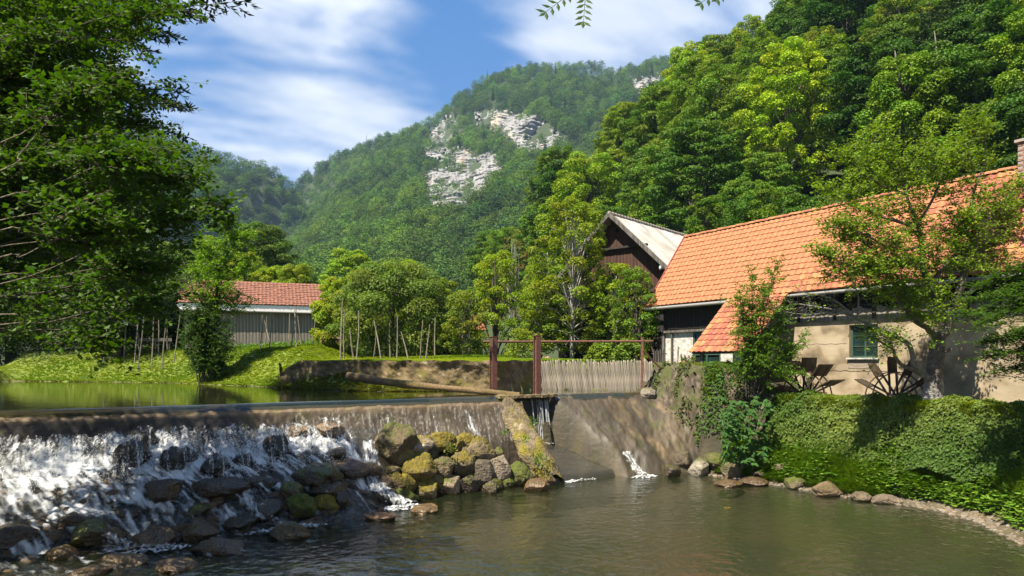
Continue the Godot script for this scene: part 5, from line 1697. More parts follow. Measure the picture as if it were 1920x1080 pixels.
# clumps of leaves: [centre, radius]; the leaves lie on the outer part of each clump
func clumps(b: MB, list: Array, per: int, size: float, c: Color, rng: RandomNumberGenerator, flat := 0.75) -> void:
	for e in list:
		var cc := vary(c, rng, 0.18)
		var n := int(per * e[1] * e[1])
		for k in n:
			var d := rv(rng)
			if d.y < -0.2 and rng.randf() < 0.65: d.y = -d.y
			var p: Vector3 = e[0] + Vector3(d.x, d.y * flat, d.z) * (e[1] * (0.5 + 0.55 * sqrt(rng.randf())))
			var nrm := (d * 0.55 + Vector3.UP * 0.6 + rv(rng) * 0.65).normalized()
			var along := (rv(rng) + d * 0.5 - Vector3.UP * 0.3)
			along = (along - nrm * along.dot(nrm)).normalized()
			var s := size * rng.randf_range(0.7, 1.3)
			b.leaf(p, along, nrm, s, s * 0.62, vary(cc, rng, 0.22))
func twig(wood: MB, leaves: MB, p: Vector3, dir: Vector3, len: float, rng: RandomNumberGenerator, o: Dictionary, depth := 0) -> void:
	var n := 4
	var pts := [p]
	var q := p
	var d := dir
	for k in n:
		d = (d + rv(rng) * 0.22 + Vector3.UP * o.get("lift", 0.0)).normalized()
		q += d * len / n
		pts.append(q)
	var r: float = o.get("twig_r", 0.0028) * (1.0 + 0.6 * depth)
	if depth > 0: wood.tube([pts[0], pts[2], pts[4]], [r, r * 0.7, r * 0.3], 3, o.bark)
	else: wood.tube([pts[0], pts[4]], [r, r * 0.4], 3, o.bark)
	if depth > 0:
		for k in int(o.get("sub", 3)):
			var t := rng.randf_range(0.25, 1.0)
			var i := int(t * (n - 0.01))
			var side := (rv(rng) * Vector3(1, o.get("spread", 0.5), 1)).normalized()
			twig(wood, leaves, pts[i].lerp(pts[i + 1], t * n - i), (d * 0.7 + side).normalized(), len * rng.randf_range(0.4, 0.7), rng, o, depth - 1)
	var count := int(len / o.gap)
	for k in count:
		if rng.randf() > o.get("full", 1.0): continue
		var t := (k + 0.6) / count
		t = o.get("bare", 0.2) + (1.0 - o.get("bare", 0.2)) * t
		var i := int(t * (n - 0.01))
		var at: Vector3 = pts[i].lerp(pts[i + 1], t * n - i)
		var nrm: Vector3 = (Vector3.UP * 0.8 + rv(rng) * o.get("ruffle", 0.6)).normalized()
		var along: Vector3 = d.cross(nrm).normalized() * (1.0 if k % 2 else -1.0) + d * 0.6 - Vector3.UP * o.get("hang", 0.15) + rv(rng) * 0.3
		along = (along - nrm * along.dot(nrm)).normalized()
		var s: float = o.leaf * rng.randf_range(0.7, 1.25)
		leaves.leaf(at + rv(rng) * o.leaf * 0.3, along, nrm, s, s * o.get("wide", 0.6), vary(o.col, rng))
func limb(wood: MB, leaves: MB, pts: Array, r0: float, r1: float, rng: RandomNumberGenerator, o: Dictionary) -> void:
	# a limb along the points, then twigs from its outer part
	var fine := []
	for i in pts.size() - 1:
		var a: Vector3 = pts[maxi(i - 1, 0)]
		var z: Vector3 = pts[mini(i + 2, pts.size() - 1)]
		for k in 4: fine.append(pts[i].cubic_interpolate(pts[i + 1], a, z, k / 4.0))
	fine.append(pts[-1])
	var rad := []
	var length := 0.0
	for i in fine.size():
		rad.append(lerpf(r0, r1, float(i) / (fine.size() - 1)))
		if i > 0:
			length += fine[i].distance_to(fine[i - 1])
			if i < fine.size() - 1: fine[i] += rv(rng) * rad[i] * 0.35
	wood.tube(fine, rad, 8 if r0 > 0.05 else 5, o.bark)
	var n := int(length * o.twigs)
	for k in n:
		var t: float = lerpf(o.get("from", 0.3), 1.0, (k + rng.randf()) / n)
		var s: float = t * (fine.size() - 1.001)
		var i := int(s)
		var d: Vector3 = (fine[i + 1] - fine[i]).normalized()
		var side := (rv(rng) * Vector3(1, o.get("spread", 0.6), 1)).normalized()
		twig(wood, leaves, fine[i].lerp(fine[i + 1], s - i), (d * 0.6 + side + Vector3.UP * o.get("rise", 0.1)).normalized(), o.twig * rng.randf_range(0.5, 1.25) * (1.25 - 0.6 * t), rng, o, int(o.get("depth", 1)))
	twig(wood, leaves, fine[-1], (fine[-1] - fine[-2]).normalized(), o.twig * 0.8, rng, o, int(o.get("depth", 1)))

func make_grass() -> void:
	var rng := RandomNumberGenerator.new()
	rng.seed = 3
	var tuft := MB.new()
	for k in 11:
		var a := rng.randf() * TAU
		var d := Vector3(cos(a), 0, sin(a))
		var lean := rng.randf_range(0.45, 1.25)
		var side := Vector3(-d.z, 0, d.x) * 0.045
		var p0 := d * rng.randf() * 0.07
		var p1 := p0 + Vector3.UP * 0.55 + d * lean * 0.25
		var p2 := p0 + Vector3.UP * (1.0 - 0.35 * lean) + d * lean * 0.7
		var i := tuft.v.size()
		for q in [p0 - side, p0 + side, p1 - side * 0.8, p1 + side * 0.8, p2]: tuft.vert(q, WHITE)
		tuft.ix.append_array(PackedInt32Array([i, i + 1, i + 2, i + 1, i + 3, i + 2, i + 2, i + 3, i + 4]))
	var tm := tuft.mesh(mats.blade)
	# the bank and garden
	var where := []
	var cols := []
	for k in 90000:
		var d := 26.3 + 19.0 * pow(rng.randf(), 1.2)
		var x := rng.randf_range(-0.76, 0.3) * d
		var h := ground(x, d)
		if h < 2.6 or (x > 6.5 and d < 28.0): continue
		var t := nz.get_noise_2d(x * 5.0, d * 5.0)
		var edge := smoothstep(0.55, 0.0, d - lut(shore_x, shore_d, x) - 0.1)
		var ledge := smoothstep(-11.0, -9.5, x) * smoothstep(3.5, 3.2, h)
		var tall := lerpf(0.08, 0.14, clampf(0.5 + t * 1.5, 0, 1)) * (1.9 if d > lut(shore_x, shore_d, x) + 8.0 else 1.0)
		where.append(Transform3D(Basis(Vector3.UP, rng.randf() * TAU) * Basis.from_scale(Vector3(0.22, tall * rng.randf_range(0.6, 1.3), 0.22)), Vector3(x, h - 0.01, -d)))
		var c := Color(0.235, 0.275, 0.012).lerp(Color(0.15, 0.225, 0.014), clampf(0.5 + 1.6 * t, 0, 1))
		c = c.lerp(Color(0.14, 0.12, 0.03), clampf(ledge * 0.75 + edge * 0.5, 0, 0.85))
		cols.append(vary(c, rng, 0.25))
		if where.size() > 42000: break
	tag(many("bank_grass", tm, where, cols), "bright meadow grass on the far bank and in the garden", "grass")
	# the near right bank: taller grass
	where = []
	cols = []
	for k in 12000:
		var v := rng.randf_range(-15.5, -3.6)
		var su := shore_u(v)
		var u := lerpf(su + 0.25 + 0.5 * smoothstep(-8.5, -11.0, v), 6.9, rng.randf())
		var p := W(u, v, 0)
		p.y = ground(p.x, -p.z)
		var clump := nz.get_noise_2d(p.x * 22.0, p.z * 22.0)
		if clump < -0.25: continue
		var hh := (0.2 + 0.55 * smoothstep(su + 0.2, su + 0.95, u)) * rng.randf_range(0.6, 1.3)
		where.append(Transform3D(Basis(Vector3.UP, rng.randf() * TAU) * Basis.from_scale(Vector3(0.34, hh, 0.34)), p - Vector3(0, 0.02, 0)))
		cols.append(vary(Color(0.085, 0.165, 0.014).lerp(Color(0.145, 0.225, 0.014), clampf(0.5 + clump, 0, 1)), rng, 0.3))
	tag(many("shore_grass", tm, where, cols), "tall lush grass on the slope under the ivy", "grass")
	# terrace grass by the porch and above the hedge
	where = []
	cols = []
	for k in 9000:
		var v := rng.randf_range(-13.0, 2.0)
		var u := rng.randf_range(6.4, 9.6) if v > -2.6 else rng.randf_range(7.3, 8.2)
		var p := W(u, v, 0)
		p.y = ground(p.x, -p.z)
		if p.y < 2.3: continue
		where.append(Transform3D(Basis(Vector3.UP, rng.randf() * TAU) * Basis.from_scale(Vector3(0.22, 0.2 * rng.randf_range(0.6, 1.4), 0.22)), p))
		cols.append(vary(Color(0.19, 0.235, 0.014), rng, 0.25))
	tag(many("terrace_grass", tm, where, cols), "short sunlit grass on the terrace in front of the mill", "grass")
	# leafy herbs on the slope, ferns
	var b := MB.new()
	for k in 15000:
		var v := rng.randf_range(-15.5, -3.6)
		var su := shore_u(v)
		var u := lerpf(su + 0.35, 6.95, pow(rng.randf(), 0.8))
		var p := W(u, v, 0)
		p.y = ground(p.x, -p.z)
		if nz.get_noise_2d(p.x * 16.0, p.z * 16.0) < -0.3: continue
		var hh := rng.randf_range(0.15, 0.75) * (0.5 + 0.5 * smoothstep(su + 0.3, su + 1.0, u))
		for e in 3:
			var d := (rv(rng) * Vector3(1, 0.3, 1)).normalized()
			b.leaf(p + Vector3(0, hh * rng.randf_range(0.5, 1.0), 0) + d * 0.05, d, (Vector3.UP + rv(rng) * 0.4).normalized(), 0.13 * rng.randf_range(0.6, 1.5), 0.085, vary(Color(0.125, 0.235, 0.024), rng, 0.4))
	var herbs := part("slope_herbs", b.mesh(mats.leaf))
	tag(herbs, "fresh green leafy herbs among the grass above the right shore", "herbs", "", "stuff")
	var fern_at := [[1592, 862], [1505, 880], [1568, 900], [1660, 880], [1735, 905], [1480, 850], [1706, 745]]
	for f in fern_at:
		var hit := see(f[0], f[1], ground, 10.0, 40.0)
		var fb := MB.new()
		for k in 11:
			var a := TAU * k / 11.0 + rng.randf() * 0.4
			var out := Vector3(cos(a), 0, sin(a))
			var L := rng.randf_range(0.4, 0.65)
			for s in 16:
				var t := (s + 1) / 16.0
				var c := hit + out * L * t * 0.8 + Vector3.UP * (L * (1.1 * t - 0.75 * t * t))
				var w := 0.17 * L * sin(PI * pow(t, 0.7)) + 0.01
				for e in [-1, 1]:
					fb.leaf(c, (Vector3(-out.z, 0, out.x) * e + out * 0.35 - Vector3.UP * 0.15).normalized(), (Vector3.UP + out * 0.3).normalized(), w * 1.3, 0.035, vary(Color(0.075, 0.17, 0.015), rng, 0.2))
		var fern := part("fern", fb.mesh(mats.leaf))
		tag(fern, ["green fern tuft on the slope under the window, close to the ivy", "small fern tuft above the mossy shore stone", "fern tuft in the grass just above the tan shore stone", "fern tuft on the slope under the right wheel", "fern tuft in bright grass below the apple trunk", "fern tuft between big-leaved shrub and slope", "fern sprouting on top of the ivy by the right wheel"][fern_at.find(f)], "fern", "ferns on the right bank")
	# herbs at the far garden edge and weeds round the shed
	b = MB.new()
	for k in 4200:
		var px := rng.randf_range(90, 900)
		var d := rng.randf_range(40.0, 48.0)
		var x := (px - 960) / FOC * d
		if d < lut(shore_x, shore_d, x) + 6.2: continue
		var h := ground(x, d)
		var hh := (0.28 + 0.4 * nz.get_noise_2d(x * 9.0, d * 9.0)) * (0.9 if px < 620 else 0.5)
		if hh < 0.1: continue
		for e in 3:
			var dd := (rv(rng) * Vector3(1, 0.5, 1)).normalized()
			b.leaf(Vector3(x, h + hh * rng.randf(), -d), dd, (Vector3.UP + rv(rng) * 0.6).normalized(), 0.22 * rng.randf_range(0.6, 1.3), 0.14, vary(Color(0.09, 0.17, 0.03), rng, 0.35))
	tag(part("garden_weeds", b.mesh(mats.leaf)), "leafy weeds and vegetable plants along the garden edge", "weeds", "", "stuff")
	# ivy over the bank under the wheels
	var hedge := thing("ivy_hedge", "dense ivy hanging over the bank wall below the water wheels", "ivy")
	b = MB.new()
	for k in 64000:
		var v := rng.randf_range(-16.0, -2.6)
		var s := rng.randf()
		var u := 6.72 + 0.85 * smoothstep(0.0, 0.72, s) + 0.75 * maxf(0.0, s - 0.72) * 2.2
		var p := W(u, v, 0)
		var low := 0.82 + 0.4 * nz.get_noise_2d(v * 20.0, 3.0)
		var h := lerpf(low, 2.52, smoothstep(0.0, 0.72, s))
		var bulge := 0.2 + 0.14 * nz.get_noise_2d(v * 26.0, h * 30.0) + 0.16 * nz.get_noise_2d(v * 80.0, h * 80.0)
		bulge = maxf(bulge, 0.08)
		var out := (W(0, 0, 0) - W(1, 0, 0)).normalized() * (1.0 - smoothstep(0.6, 0.9, s)) + Vector3.UP * (0.35 + 0.65 * smoothstep(0.6, 0.9, s))
		p.y = h
		p += out.normalized() * bulge * rng.randf_range(0.55, 1.05)
		var nrm := (out + rv(rng) * 0.65).normalized()
		var along := (Vector3.DOWN + rv(rng) * 0.8)
		along = (along - nrm * along.dot(nrm)).normalized()
		var z := rng.randf_range(0.055, 0.095)
		var tone := clampf(0.5 + 1.6 * nz.get_noise_2d(v * 9.0, h * 14.0), 0, 1)
		b.leaf(p, along, nrm, z, z * 0.85, vary(Color(0.06, 0.12, 0.016).lerp(Color(0.14, 0.2, 0.035), tone), rng, 0.35))
	var hl := part("ivy_leaves", b.mesh(mats.leaf), hedge)
	hl.set_meta("kind", "stuff")
	b = MB.new()
	for k in 5200:
		var v := rng.randf_range(-4.4, 0.6)
		var s := rng.randf_range(0.08, 1.1)
		var ab := abutment(v, s)
		var p := W(ab.x, v, ab.z + rng.randf_range(0.0, 0.14))
		if nz.get_noise_2d(v * 24.0, s * 40.0) < -0.05 + 0.15 * smoothstep(-1.5, 0.0, v): continue
		var d := (rv(rng) * Vector3(1, 0.6, 1) - Vector3(0.4, 0.2, -0.3)).normalized()
		b.leaf(p, d, (Vector3(-0.4, 0.7, 0.3) + rv(rng) * 0.6).normalized(), rng.randf_range(0.06, 0.14), 0.06, vary(Color(0.06, 0.12, 0.018) if rng.randf() < 0.75 else Color(0.13, 0.09, 0.05), rng, 0.35))
	for k in 5200:
		var v := rng.randf_range(-5.0, -1.6)
		var u := rng.randf_range(6.2, 8.2)
		var p := W(u, v, 0)
		p.y = ground(p.x, -p.z) + rng.randf_range(0.0, 0.25)
		var d := (rv(rng) * Vector3(1, 0.6, 1) - Vector3(0.4, 0.5, -0.3)).normalized()
		b.leaf(p, d, (Vector3(-0.4, 0.6, 0.5) + rv(rng) * 0.6).normalized(), rng.randf_range(0.07, 0.15), 0.075, vary(Color(0.06, 0.13, 0.018), rng, 0.35))
	tag(part("bank_weeds", b.mesh(mats.leaf)), "weeds and creepers over the stony bank beside the weir", "weeds", "", "stuff")
	# moss plants on the rib
	for e in [[1008, 868, 0.3, 200, "lush green plant growing on the rib beside the apron"], [1000, 800, 0.2, 80, "slender green plant before the sluice waterfall"], [843, 845, 0.22, 90, "pale green round-leaved plant in the stone heap"], [948, 812, 0.12, 40, "small green weed on the bare crown of the rib"], [985, 830, 0.2, 70, "grass-like plant along the rib top"]]:
		b = MB.new()
		var at := P(e[0], e[1], 20.9 if e[0] > 900 else 19.6)
		for k in e[3]:
			var d := (rv(rng) + Vector3.UP * 0.6).normalized()
			var r: float = e[2] * pow(rng.randf(), 0.8)
			b.leaf(at + d * r * Vector3(1, 1.0 if e[0] != 1000 else 1.8, 1), d, (Vector3.UP + rv(rng) * 0.7).normalized(), 0.075, 0.035 if e[0] != 843 else 0.06, vary(Color(0.1, 0.2, 0.02) if e[0] != 843 else Color(0.17, 0.2, 0.05), rng, 0.3))
		var rp := thing("river_plant", e[4], "plant")
		part("foliage", b.mesh(mats.leaf), rp).set_meta("kind", "stuff")

func cloud_tree(called: String, label: String, category: String, at: Vector3, H: float, R: float, o: Dictionary, seed_: int, group := "") -> Node3D:
	var t := thing(called, label, category, at, 0.0, group)
	var rng := RandomNumberGenerator.new()
	rng.seed = seed_
	var wood := MB.new()
	var b := MB.new()
	var bark: Color = o.get("bark", Color(0.12, 0.1, 0.08))
	var base: float = o.get("base", 0.2)          # where the crown begins, share of H
	var list := []
	var n: int = o.get("n", 50)
	var cr: float = o.get("clump", 0.3) * R
	var stems: int = o.get("stems", 1)
	var fork := Vector3(0, H * (base + 0.12), 0)
	for s in stems:
		var lean := Vector3(rng.randf_range(-1, 1), 0, rng.randf_range(-1, 1)) * R * (0.25 if stems > 1 else 0.06)
		wood.tube([Vector3(lean.x * 0.1, -0.2, lean.z * 0.1), lean * 0.4 + Vector3(0, H * base, 0), lean + Vector3(0, H * 0.55, 0), lean * 1.2 + Vector3(0, H * 0.88, 0)], [0.016 * H / sqrt(stems) + 0.02, 0.011 * H / sqrt(stems) + 0.01, 0.005 * H, 0.01], 7, bark)
	for k in n:
		# heights spread over the crown; its half-width follows a profile
		var y := pow((k + 0.5) / n, o.get("low", 0.9))
		var prof: float = lerpf(sin(PI * (0.12 + 0.76 * pow(y, o.get("peak", 0.8)))), 1.0 - y, o.get("cone", 0.0))
		var a := k * 2.399963 + rng.randf() * 0.7
		var rr := R * prof * (0.45 + 0.55 * sqrt(rng.randf())) * rng.randf_range(0.8, 1.12)
		var c := Vector3(cos(a) * rr, H * lerpf(base, 0.97, y), sin(a) * rr)
		list.append([c, cr * rng.randf_range(0.65, 1.25) * (0.75 + 0.25 * prof)])
		if k % 2 == 0: wood.tube([fork.lerp(Vector3(0, c.y * 0.85, 0), 0.7 * y + 0.1), c * Vector3(0.5, 1, 0.5) - Vector3(0, 0.1 * rr, 0), c], [0.004 * H, 0.003 * H, 0.0015 * H], 4, bark)
	clumps(b, list, int(o.get("per", 160) * o.get("thick", 1.0) / maxf(R * R * 0.06, 0.2)), o.leaf, o.col, rng, o.get("flat", 0.75))
	part("trunk", wood.mesh(mats.bark, true), t)
	part("crown", b.mesh(o.get("mat", mats.leaf)), t)
	return t

func spruce(called: String, label: String, at: Vector3, H: float, R: float, seed_: int, leafc: Color, low := 0.06, fine := 1.0, sharp := 0.8, category := "spruce") -> Node3D:
	var t := thing(called, label, category, at)
	var rng := RandomNumberGenerator.new()
	rng.seed = seed_
	var wood := MB.new()
	var b := MB.new()
	var bark := Color(0.06, 0.045, 0.035)
	wood.tube([Vector3(0, -0.3, 0), Vector3(0, H * 0.5, 0), Vector3(0, H, 0)], [0.014 * H, 0.008 * H, 0.01], 9, bark)
	var y := H * low
	while y < H * 0.985:
		var s := y / H
		var reach := R * pow(1.0 - s, sharp) * (0.5 + 0.5 * (smoothstep(0.2, 0.62, s) if sharp < 0.6 else smoothstep(0.0, 0.2, s)))
		for k in 6:
			var a := TAU * k / 6.0 + y * 2.1 + rng.randf() * 0.6
			var L := reach * rng.randf_range(0.7, 1.15)
			var out := Vector3(cos(a), 0, sin(a))
			var pts := []
			var rad := []
			for j in 7:
				var q := j / 6.0
				pts.append(Vector3(0, y, 0) + out * L * q + Vector3.UP * L * (0.12 * q - 0.42 * q * q + 0.24 * pow(q, 4.0)))
				rad.append(lerpf(0.012 + 0.012 * L * 0.5, 0.004, q))
			wood.tube(pts, rad, 4, bark)
			# hanging side sprays
			var n := int(L * 6.0 * fine)
			for j in n:
				var q := 0.15 + 0.85 * (j + rng.randf()) / n
				var i := int(q * 5.999)
				var p: Vector3 = pts[i].lerp(pts[i + 1], q * 6.0 - i)
				var fwd: Vector3 = (pts[i + 1] - pts[i]).normalized()
				for e in [-1, 1]:
					var side: Vector3 = Vector3(-out.z, 0, out.x) * e
					var d: Vector3 = (side * 0.8 + fwd * 0.75 + Vector3.DOWN * rng.randf_range(0.1, 0.5)).normalized()
					var tl := (0.25 + 0.5 * L / 5.0 * (1.1 - q)) * rng.randf_range(0.6, 1.2)
					var m := int(tl / 0.09) + 2
					for z in m:
						var c: Vector3 = p + d * tl * (z + 0.5) / m + Vector3.DOWN * 0.12 * tl * z / m
						for w in 2:
							var nd: Vector3 = (d * 0.8 + rv(rng) * 0.75).normalized()
							var nrm := (Vector3.UP + rv(rng) * 0.8).normalized()
							nd = (nd - nrm * nd.dot(nrm)).normalized()
							b.leaf(c, nd, nrm, 0.13 * rng.randf_range(0.7, 1.3) / fine, 0.042 / fine, vary(leafc, rng, 0.3))
		y += H * 0.021 + 0.14 * rng.randf()
	part("trunk", wood.mesh(mats.bark, true), t)
	part("needles", b.mesh(mats.needle), t)
	return t

func make_near_trees() -> void:
	var rng := RandomNumberGenerator.new()
	rng.seed = 1
	# --- the old apple tree at the right, limbs as the photo shows them
	var t := thing("apple_tree", "old leaning apple tree with pale trunk in front of the mill wall", "tree", Vector3.ZERO)
	var wood := MB.new()
	var lv := MB.new()
	var bark := Color(0.15, 0.125, 0.1)
	var o := {"bark": bark, "twigs": 19.0, "twig": 0.75, "leaf": 0.085, "gap": 0.034, "col": Color(0.165, 0.265, 0.018), "depth": 1, "sub": 6, "from": 0.2, "lift": 0.04, "wide": 0.62, "full": 0.66, "hang": 0.1}
	var foot := P(1748, 764, 19.1)
	foot.y = 2.3
	wood.tube([foot, P(1749, 748, 19.1), P(1752, 706, 19.1), P(1757, 660, 19.1), P(1757, 638, 19.1)], [0.33, 0.265, 0.23, 0.2, 0.19], 14, bark)
	for i in wood.v.size():
		wood.v[i] += 0.03 * nf.get_noise_3dv(wood.v[i] * 2.5) * Vector3(1, 0, 1)
		if wood.v[i].y < 3.05: wood.c[i] = Color(0.33, 0.32, 0.3)
	var dull := o.duplicate()
	dull.merge({"full": 0.07, "from": 0.35, "twigs": 8.0, "twig": 0.55, "bark": Color(0.21, 0.195, 0.175)}, true)
	var part_bare := o.duplicate()
	part_bare.merge({"full": 0.35, "from": 0.5}, true)
	limb(wood, lv, [P(1740, 708, 19.0), P(1714, 685, 18.8), P(1706, 648, 18.6), P(1667, 625, 18.4), P(1607, 599, 18.4), P(1571, 583, 18.5), P(1498, 570, 18.8)], 0.085, 0.018, rng, dull)
	limb(wood, lv, [P(1742, 708, 19.0), P(1720, 698, 18.9), P(1683, 677, 18.6), P(1675, 656, 18.5), P(1654, 643, 18.4), P(1640, 632, 18.3)], 0.07, 0.015, rng, part_bare)
	limb(wood, lv, [P(1607, 599, 18.4), P(1560, 560, 18.2), P(1500, 548, 18.0)], 0.03, 0.01, rng, dull)
	limb(wood, lv, [P(1571, 583, 18.5), P(1520, 590, 18.3), P(1470, 585, 18.3)], 0.022, 0.008, rng, dull)
	limb(wood, lv, [P(1607, 599, 18.4), P(1610, 560, 18.3), P(1600, 530, 18.2)], 0.03, 0.01, rng, dull)
	limb(wood, lv, [P(1757, 638, 19.1), P(1743, 620, 19.0), P(1714, 599, 18.8), P(1705, 570, 18.7), P(1690, 530, 18.6), P(1640, 470, 18.4), P(1590, 440, 18.2)], 0.085, 0.014, rng, o)
	limb(wood, lv, [P(1714, 599, 18.8), P(1660, 540, 18.4), P(1600, 500, 18.0), P(1545, 480, 17.8)], 0.045, 0.01, rng, o)
	limb(wood, lv, [P(1757, 638, 19.1), P(1769, 622, 19.2), P(1777, 591, 19.2), P(1750, 548, 19.2), P(1732, 507, 19.1), P(1729, 460, 19.0), P(1719, 422, 19.0), P(1697, 360, 18.9), P(1680, 300, 18.8)], 0.15, 0.016, rng, o)
	limb(wood, lv, [P(1697, 365, 18.9), P(1640, 340, 18.7), P(1590, 300, 18.6)], 0.04, 0.01, rng, o)
	limb(wood, lv, [P(1719, 422, 19.0), P(1660, 410, 18.6), P(1600, 380, 18.4), P(1555, 365, 18.3)], 0.05, 0.01, rng, o)
	limb(wood, lv, [P(1729, 460, 19.0), P(1680, 470, 18.4), P(1620, 440, 18.0), P(1560, 425, 17.9)], 0.045, 0.01, rng, o)
	limb(wood, lv, [P(1732, 500, 19.1), P(1690, 500, 18.5), P(1640, 500, 18.1), P(1570, 520, 17.9)], 0.04, 0.01, rng, o)
	limb(wood, lv, [P(1719, 422, 19.0), P(1750, 370, 19.1), P(1770, 320, 19.2), P(1790, 285, 19.3)], 0.045, 0.01, rng, o)
	limb(wood, lv, [P(1690, 330, 18.8), P(1650, 290, 18.6), P(1640, 265, 18.6)], 0.03, 0.008, rng, o)
	limb(wood, lv, [P(1700, 360, 18.8), P(1720, 320, 18.7), P(1725, 280, 18.7)], 0.03, 0.008, rng, o)
	limb(wood, lv, [P(1750, 548, 19.2), P(1757, 517, 19.3), P(1790, 480, 19.4), P(1800, 440, 19.4), P(1795, 390, 19.3)], 0.08, 0.012, rng, o)
	limb(wood, lv, [P(1777, 591, 19.2), P(1806, 530, 19.3), P(1807, 479, 19.3), P(1817, 451, 19.3), P(1814, 416, 19.3), P(1830, 350, 19.4), P(1850, 300, 19.5)], 0.12, 0.014, rng, o)
	limb(wood, lv, [P(1817, 451, 19.3), P(1850, 420, 19.6), P(1880, 380, 19.8), P(1905, 350, 20.0)], 0.05, 0.01, rng, o)
	limb(wood, lv, [P(1777, 591, 19.2), P(1848, 514, 19.6), P(1870, 479, 19.8), P(1886, 448, 19.9), P(1920, 410, 20.0)], 0.07, 0.012, rng, o)
	limb(wood, lv, [P(1870, 479, 19.8), P(1900, 480, 20.2), P(1940, 460, 20.6)], 0.04, 0.01, rng, o)
	limb(wood, lv, [P(1850, 300, 19.5), P(1845, 260, 19.5), P(1835, 235, 19.5)], 0.02, 0.008, rng, o)
	wood.capped([P(1764, 662, 19.0), P(1779, 657, 18.8), P(1782, 654, 18.7)], [0.05, 0.045, 0.04], 7, bark)
	part("trunk", wood.mesh(mats.bark, true), t)
	part("crown", lv.mesh(mats.leaf), t)
	# --- dense leafy branch hanging in from the right
	t = thing("hornbeam_tree", "dark dense hornbeam hanging into view at the right edge", "tree", Vector3.ZERO)
	wood = MB.new()
	lv = MB.new()
	var tr := W(8.0, -15.2, 2.4)
	var o2 := {"bark": Color(0.07, 0.06, 0.05), "twigs": 17.0, "twig": 0.55, "leaf": 0.085, "gap": 0.036, "col": Color(0.06, 0.13, 0.012), "depth": 1, "sub": 4, "from": 0.15, "spread": 0.22, "rise": -0.05, "wide": 0.55, "ruffle": 0.35}
	wood.tube([tr, tr + Vector3(0.1, 3, 0), tr + Vector3(0.2, 6.5, 0.3)], [0.24, 0.18, 0.08], 10, o2.bark)
	for q in [[1836, 560, 15.6], [1822, 592, 15.4], [1852, 640, 15.0], [1880, 520, 15.8], [1870, 600, 14.6], [1900, 660, 14.4], [1888, 690, 14.8], [1910, 560, 14.6], [1930, 620, 14.2], [1862, 668, 15.2], [1900, 500, 15.4], [1850, 535, 16.2], [1890, 580, 16.0], [1925, 690, 14.6], [1935, 530, 15.0], [1880, 640, 15.6]]:
		var end := P(q[0], q[1], q[2])
		var from := Vector3(tr.x + 0.1, end.y + 0.5, tr.z)
		limb(wood, lv, [from, from.lerp(end, 0.4) + Vector3(0, 0.25, 0), from.lerp(end, 0.75) + Vector3(0, 0.18, 0), end], 0.035, 0.008, rng, o2)
	part("trunk", wood.mesh(mats.bark, true), t)
	part("crown", lv.mesh(mats.leaf), t)
	# --- shrub before the porch
	t = thing("porch_shrub", "tall bushy green shrub standing in front of the porch roof", "shrub", Vector3.ZERO)
	wood = MB.new()
	lv = MB.new()
	var o3 := {"bark": Color(0.08, 0.065, 0.05), "twigs": 8.5, "twig": 0.6, "leaf": 0.08, "gap": 0.032, "col": Color(0.10, 0.2, 0.014), "depth": 1, "sub": 6, "from": 0.22, "spread": 0.5, "wide": 0.55}
	for q in [[1400, 742, 1392, 560, 0], [1408, 745, 1420, 585, 1], [1418, 745, 1455, 620, 2], [1425, 742, 1475, 660, 4], [1410, 745, 1440, 640, 6], [1404, 745, 1388, 560, 7], [1412, 744, 1470, 580, 14], [1420, 746, 1490, 700, 15], [1410, 744, 1410, 520, 17], [1408, 744, 1436, 545, 18], [1420, 748, 1500, 640, 8], [1398, 742, 1405, 640, 9], [1412, 744, 1430, 690, 10], [1400, 744, 1372, 690, 11], [1408, 744, 1452, 505, 12]]:
		var d: float = 22.6 + 0.16 * (q[4] % 5)
		var a := P(q[0], q[1], 22.8)
		var e := P(q[2], q[3], d)
		limb(wood, lv, [a, a.lerp(e, 0.35) + Vector3(0, 0.25, 0), a.lerp(e, 0.7) + Vector3(0, 0.2, 0), e], 0.03, 0.008, rng, o3)
	part("stems", wood.mesh(mats.bark, true), t)
	part("crown", lv.mesh(mats.leaf), t)
	# --- big-leaved shrub on the bank
	t = thing("broad_leaved_shrub", "dark shrub with big drooping leaves between weir bank and ivy", "shrub", Vector3.ZERO)
	lv = MB.new()
	wood = MB.new()
	for k in 150:
		var at := P(rng.randf_range(1352, 1440), rng.randf_range(742, 866), rng.randf_range(21.2, 22.2))
		for e in 5:
			var a := -1.2 + 0.6 * e + rng.randf_range(-0.2, 0.2)
			var d := (Vector3(sin(a), -0.5 - 0.5 * cos(a), 0.5 + 0.3 * rng.randf())).normalized()
			var nrm := (Vector3(0, 0.8, 0.6) + rv(rng) * 0.35).normalized()
			d = (d - nrm * d.dot(nrm)).normalized()
			lv.leaf(at, d, nrm, rng.randf_range(0.16, 0.26), 0.085, vary(Color(0.05, 0.13, 0.028), rng, 0.25))
		wood.tube([at, at + Vector3(rng.randf_range(-0.1, 0.1), -0.4, -0.35)], [0.006, 0.008], 3, Color(0.07, 0.09, 0.03))
	part("stems", wood.mesh(mats.bark, true), t)
	part("crown", lv.mesh(mats.leaf), t)
	# --- slender tree with a dense foot before the shed
	t = thing("slender_tree", "slender bright green tree with a leafy foot in front of the shed", "tree", Vector3.ZERO)
	wood = MB.new()
	lv = MB.new()
	var o4 := {"bark": Color(0.09, 0.075, 0.055), "twigs": 9.0, "twig": 0.8, "leaf": 0.14, "gap": 0.05, "col": Color(0.125, 0.235, 0.012), "depth": 1, "sub": 4, "from": 0.2, "spread": 0.7, "wide": 0.6}
	var sf := P(398, 676, 36.0)
	sf.y = ground(sf.x, 36.0) - 0.1
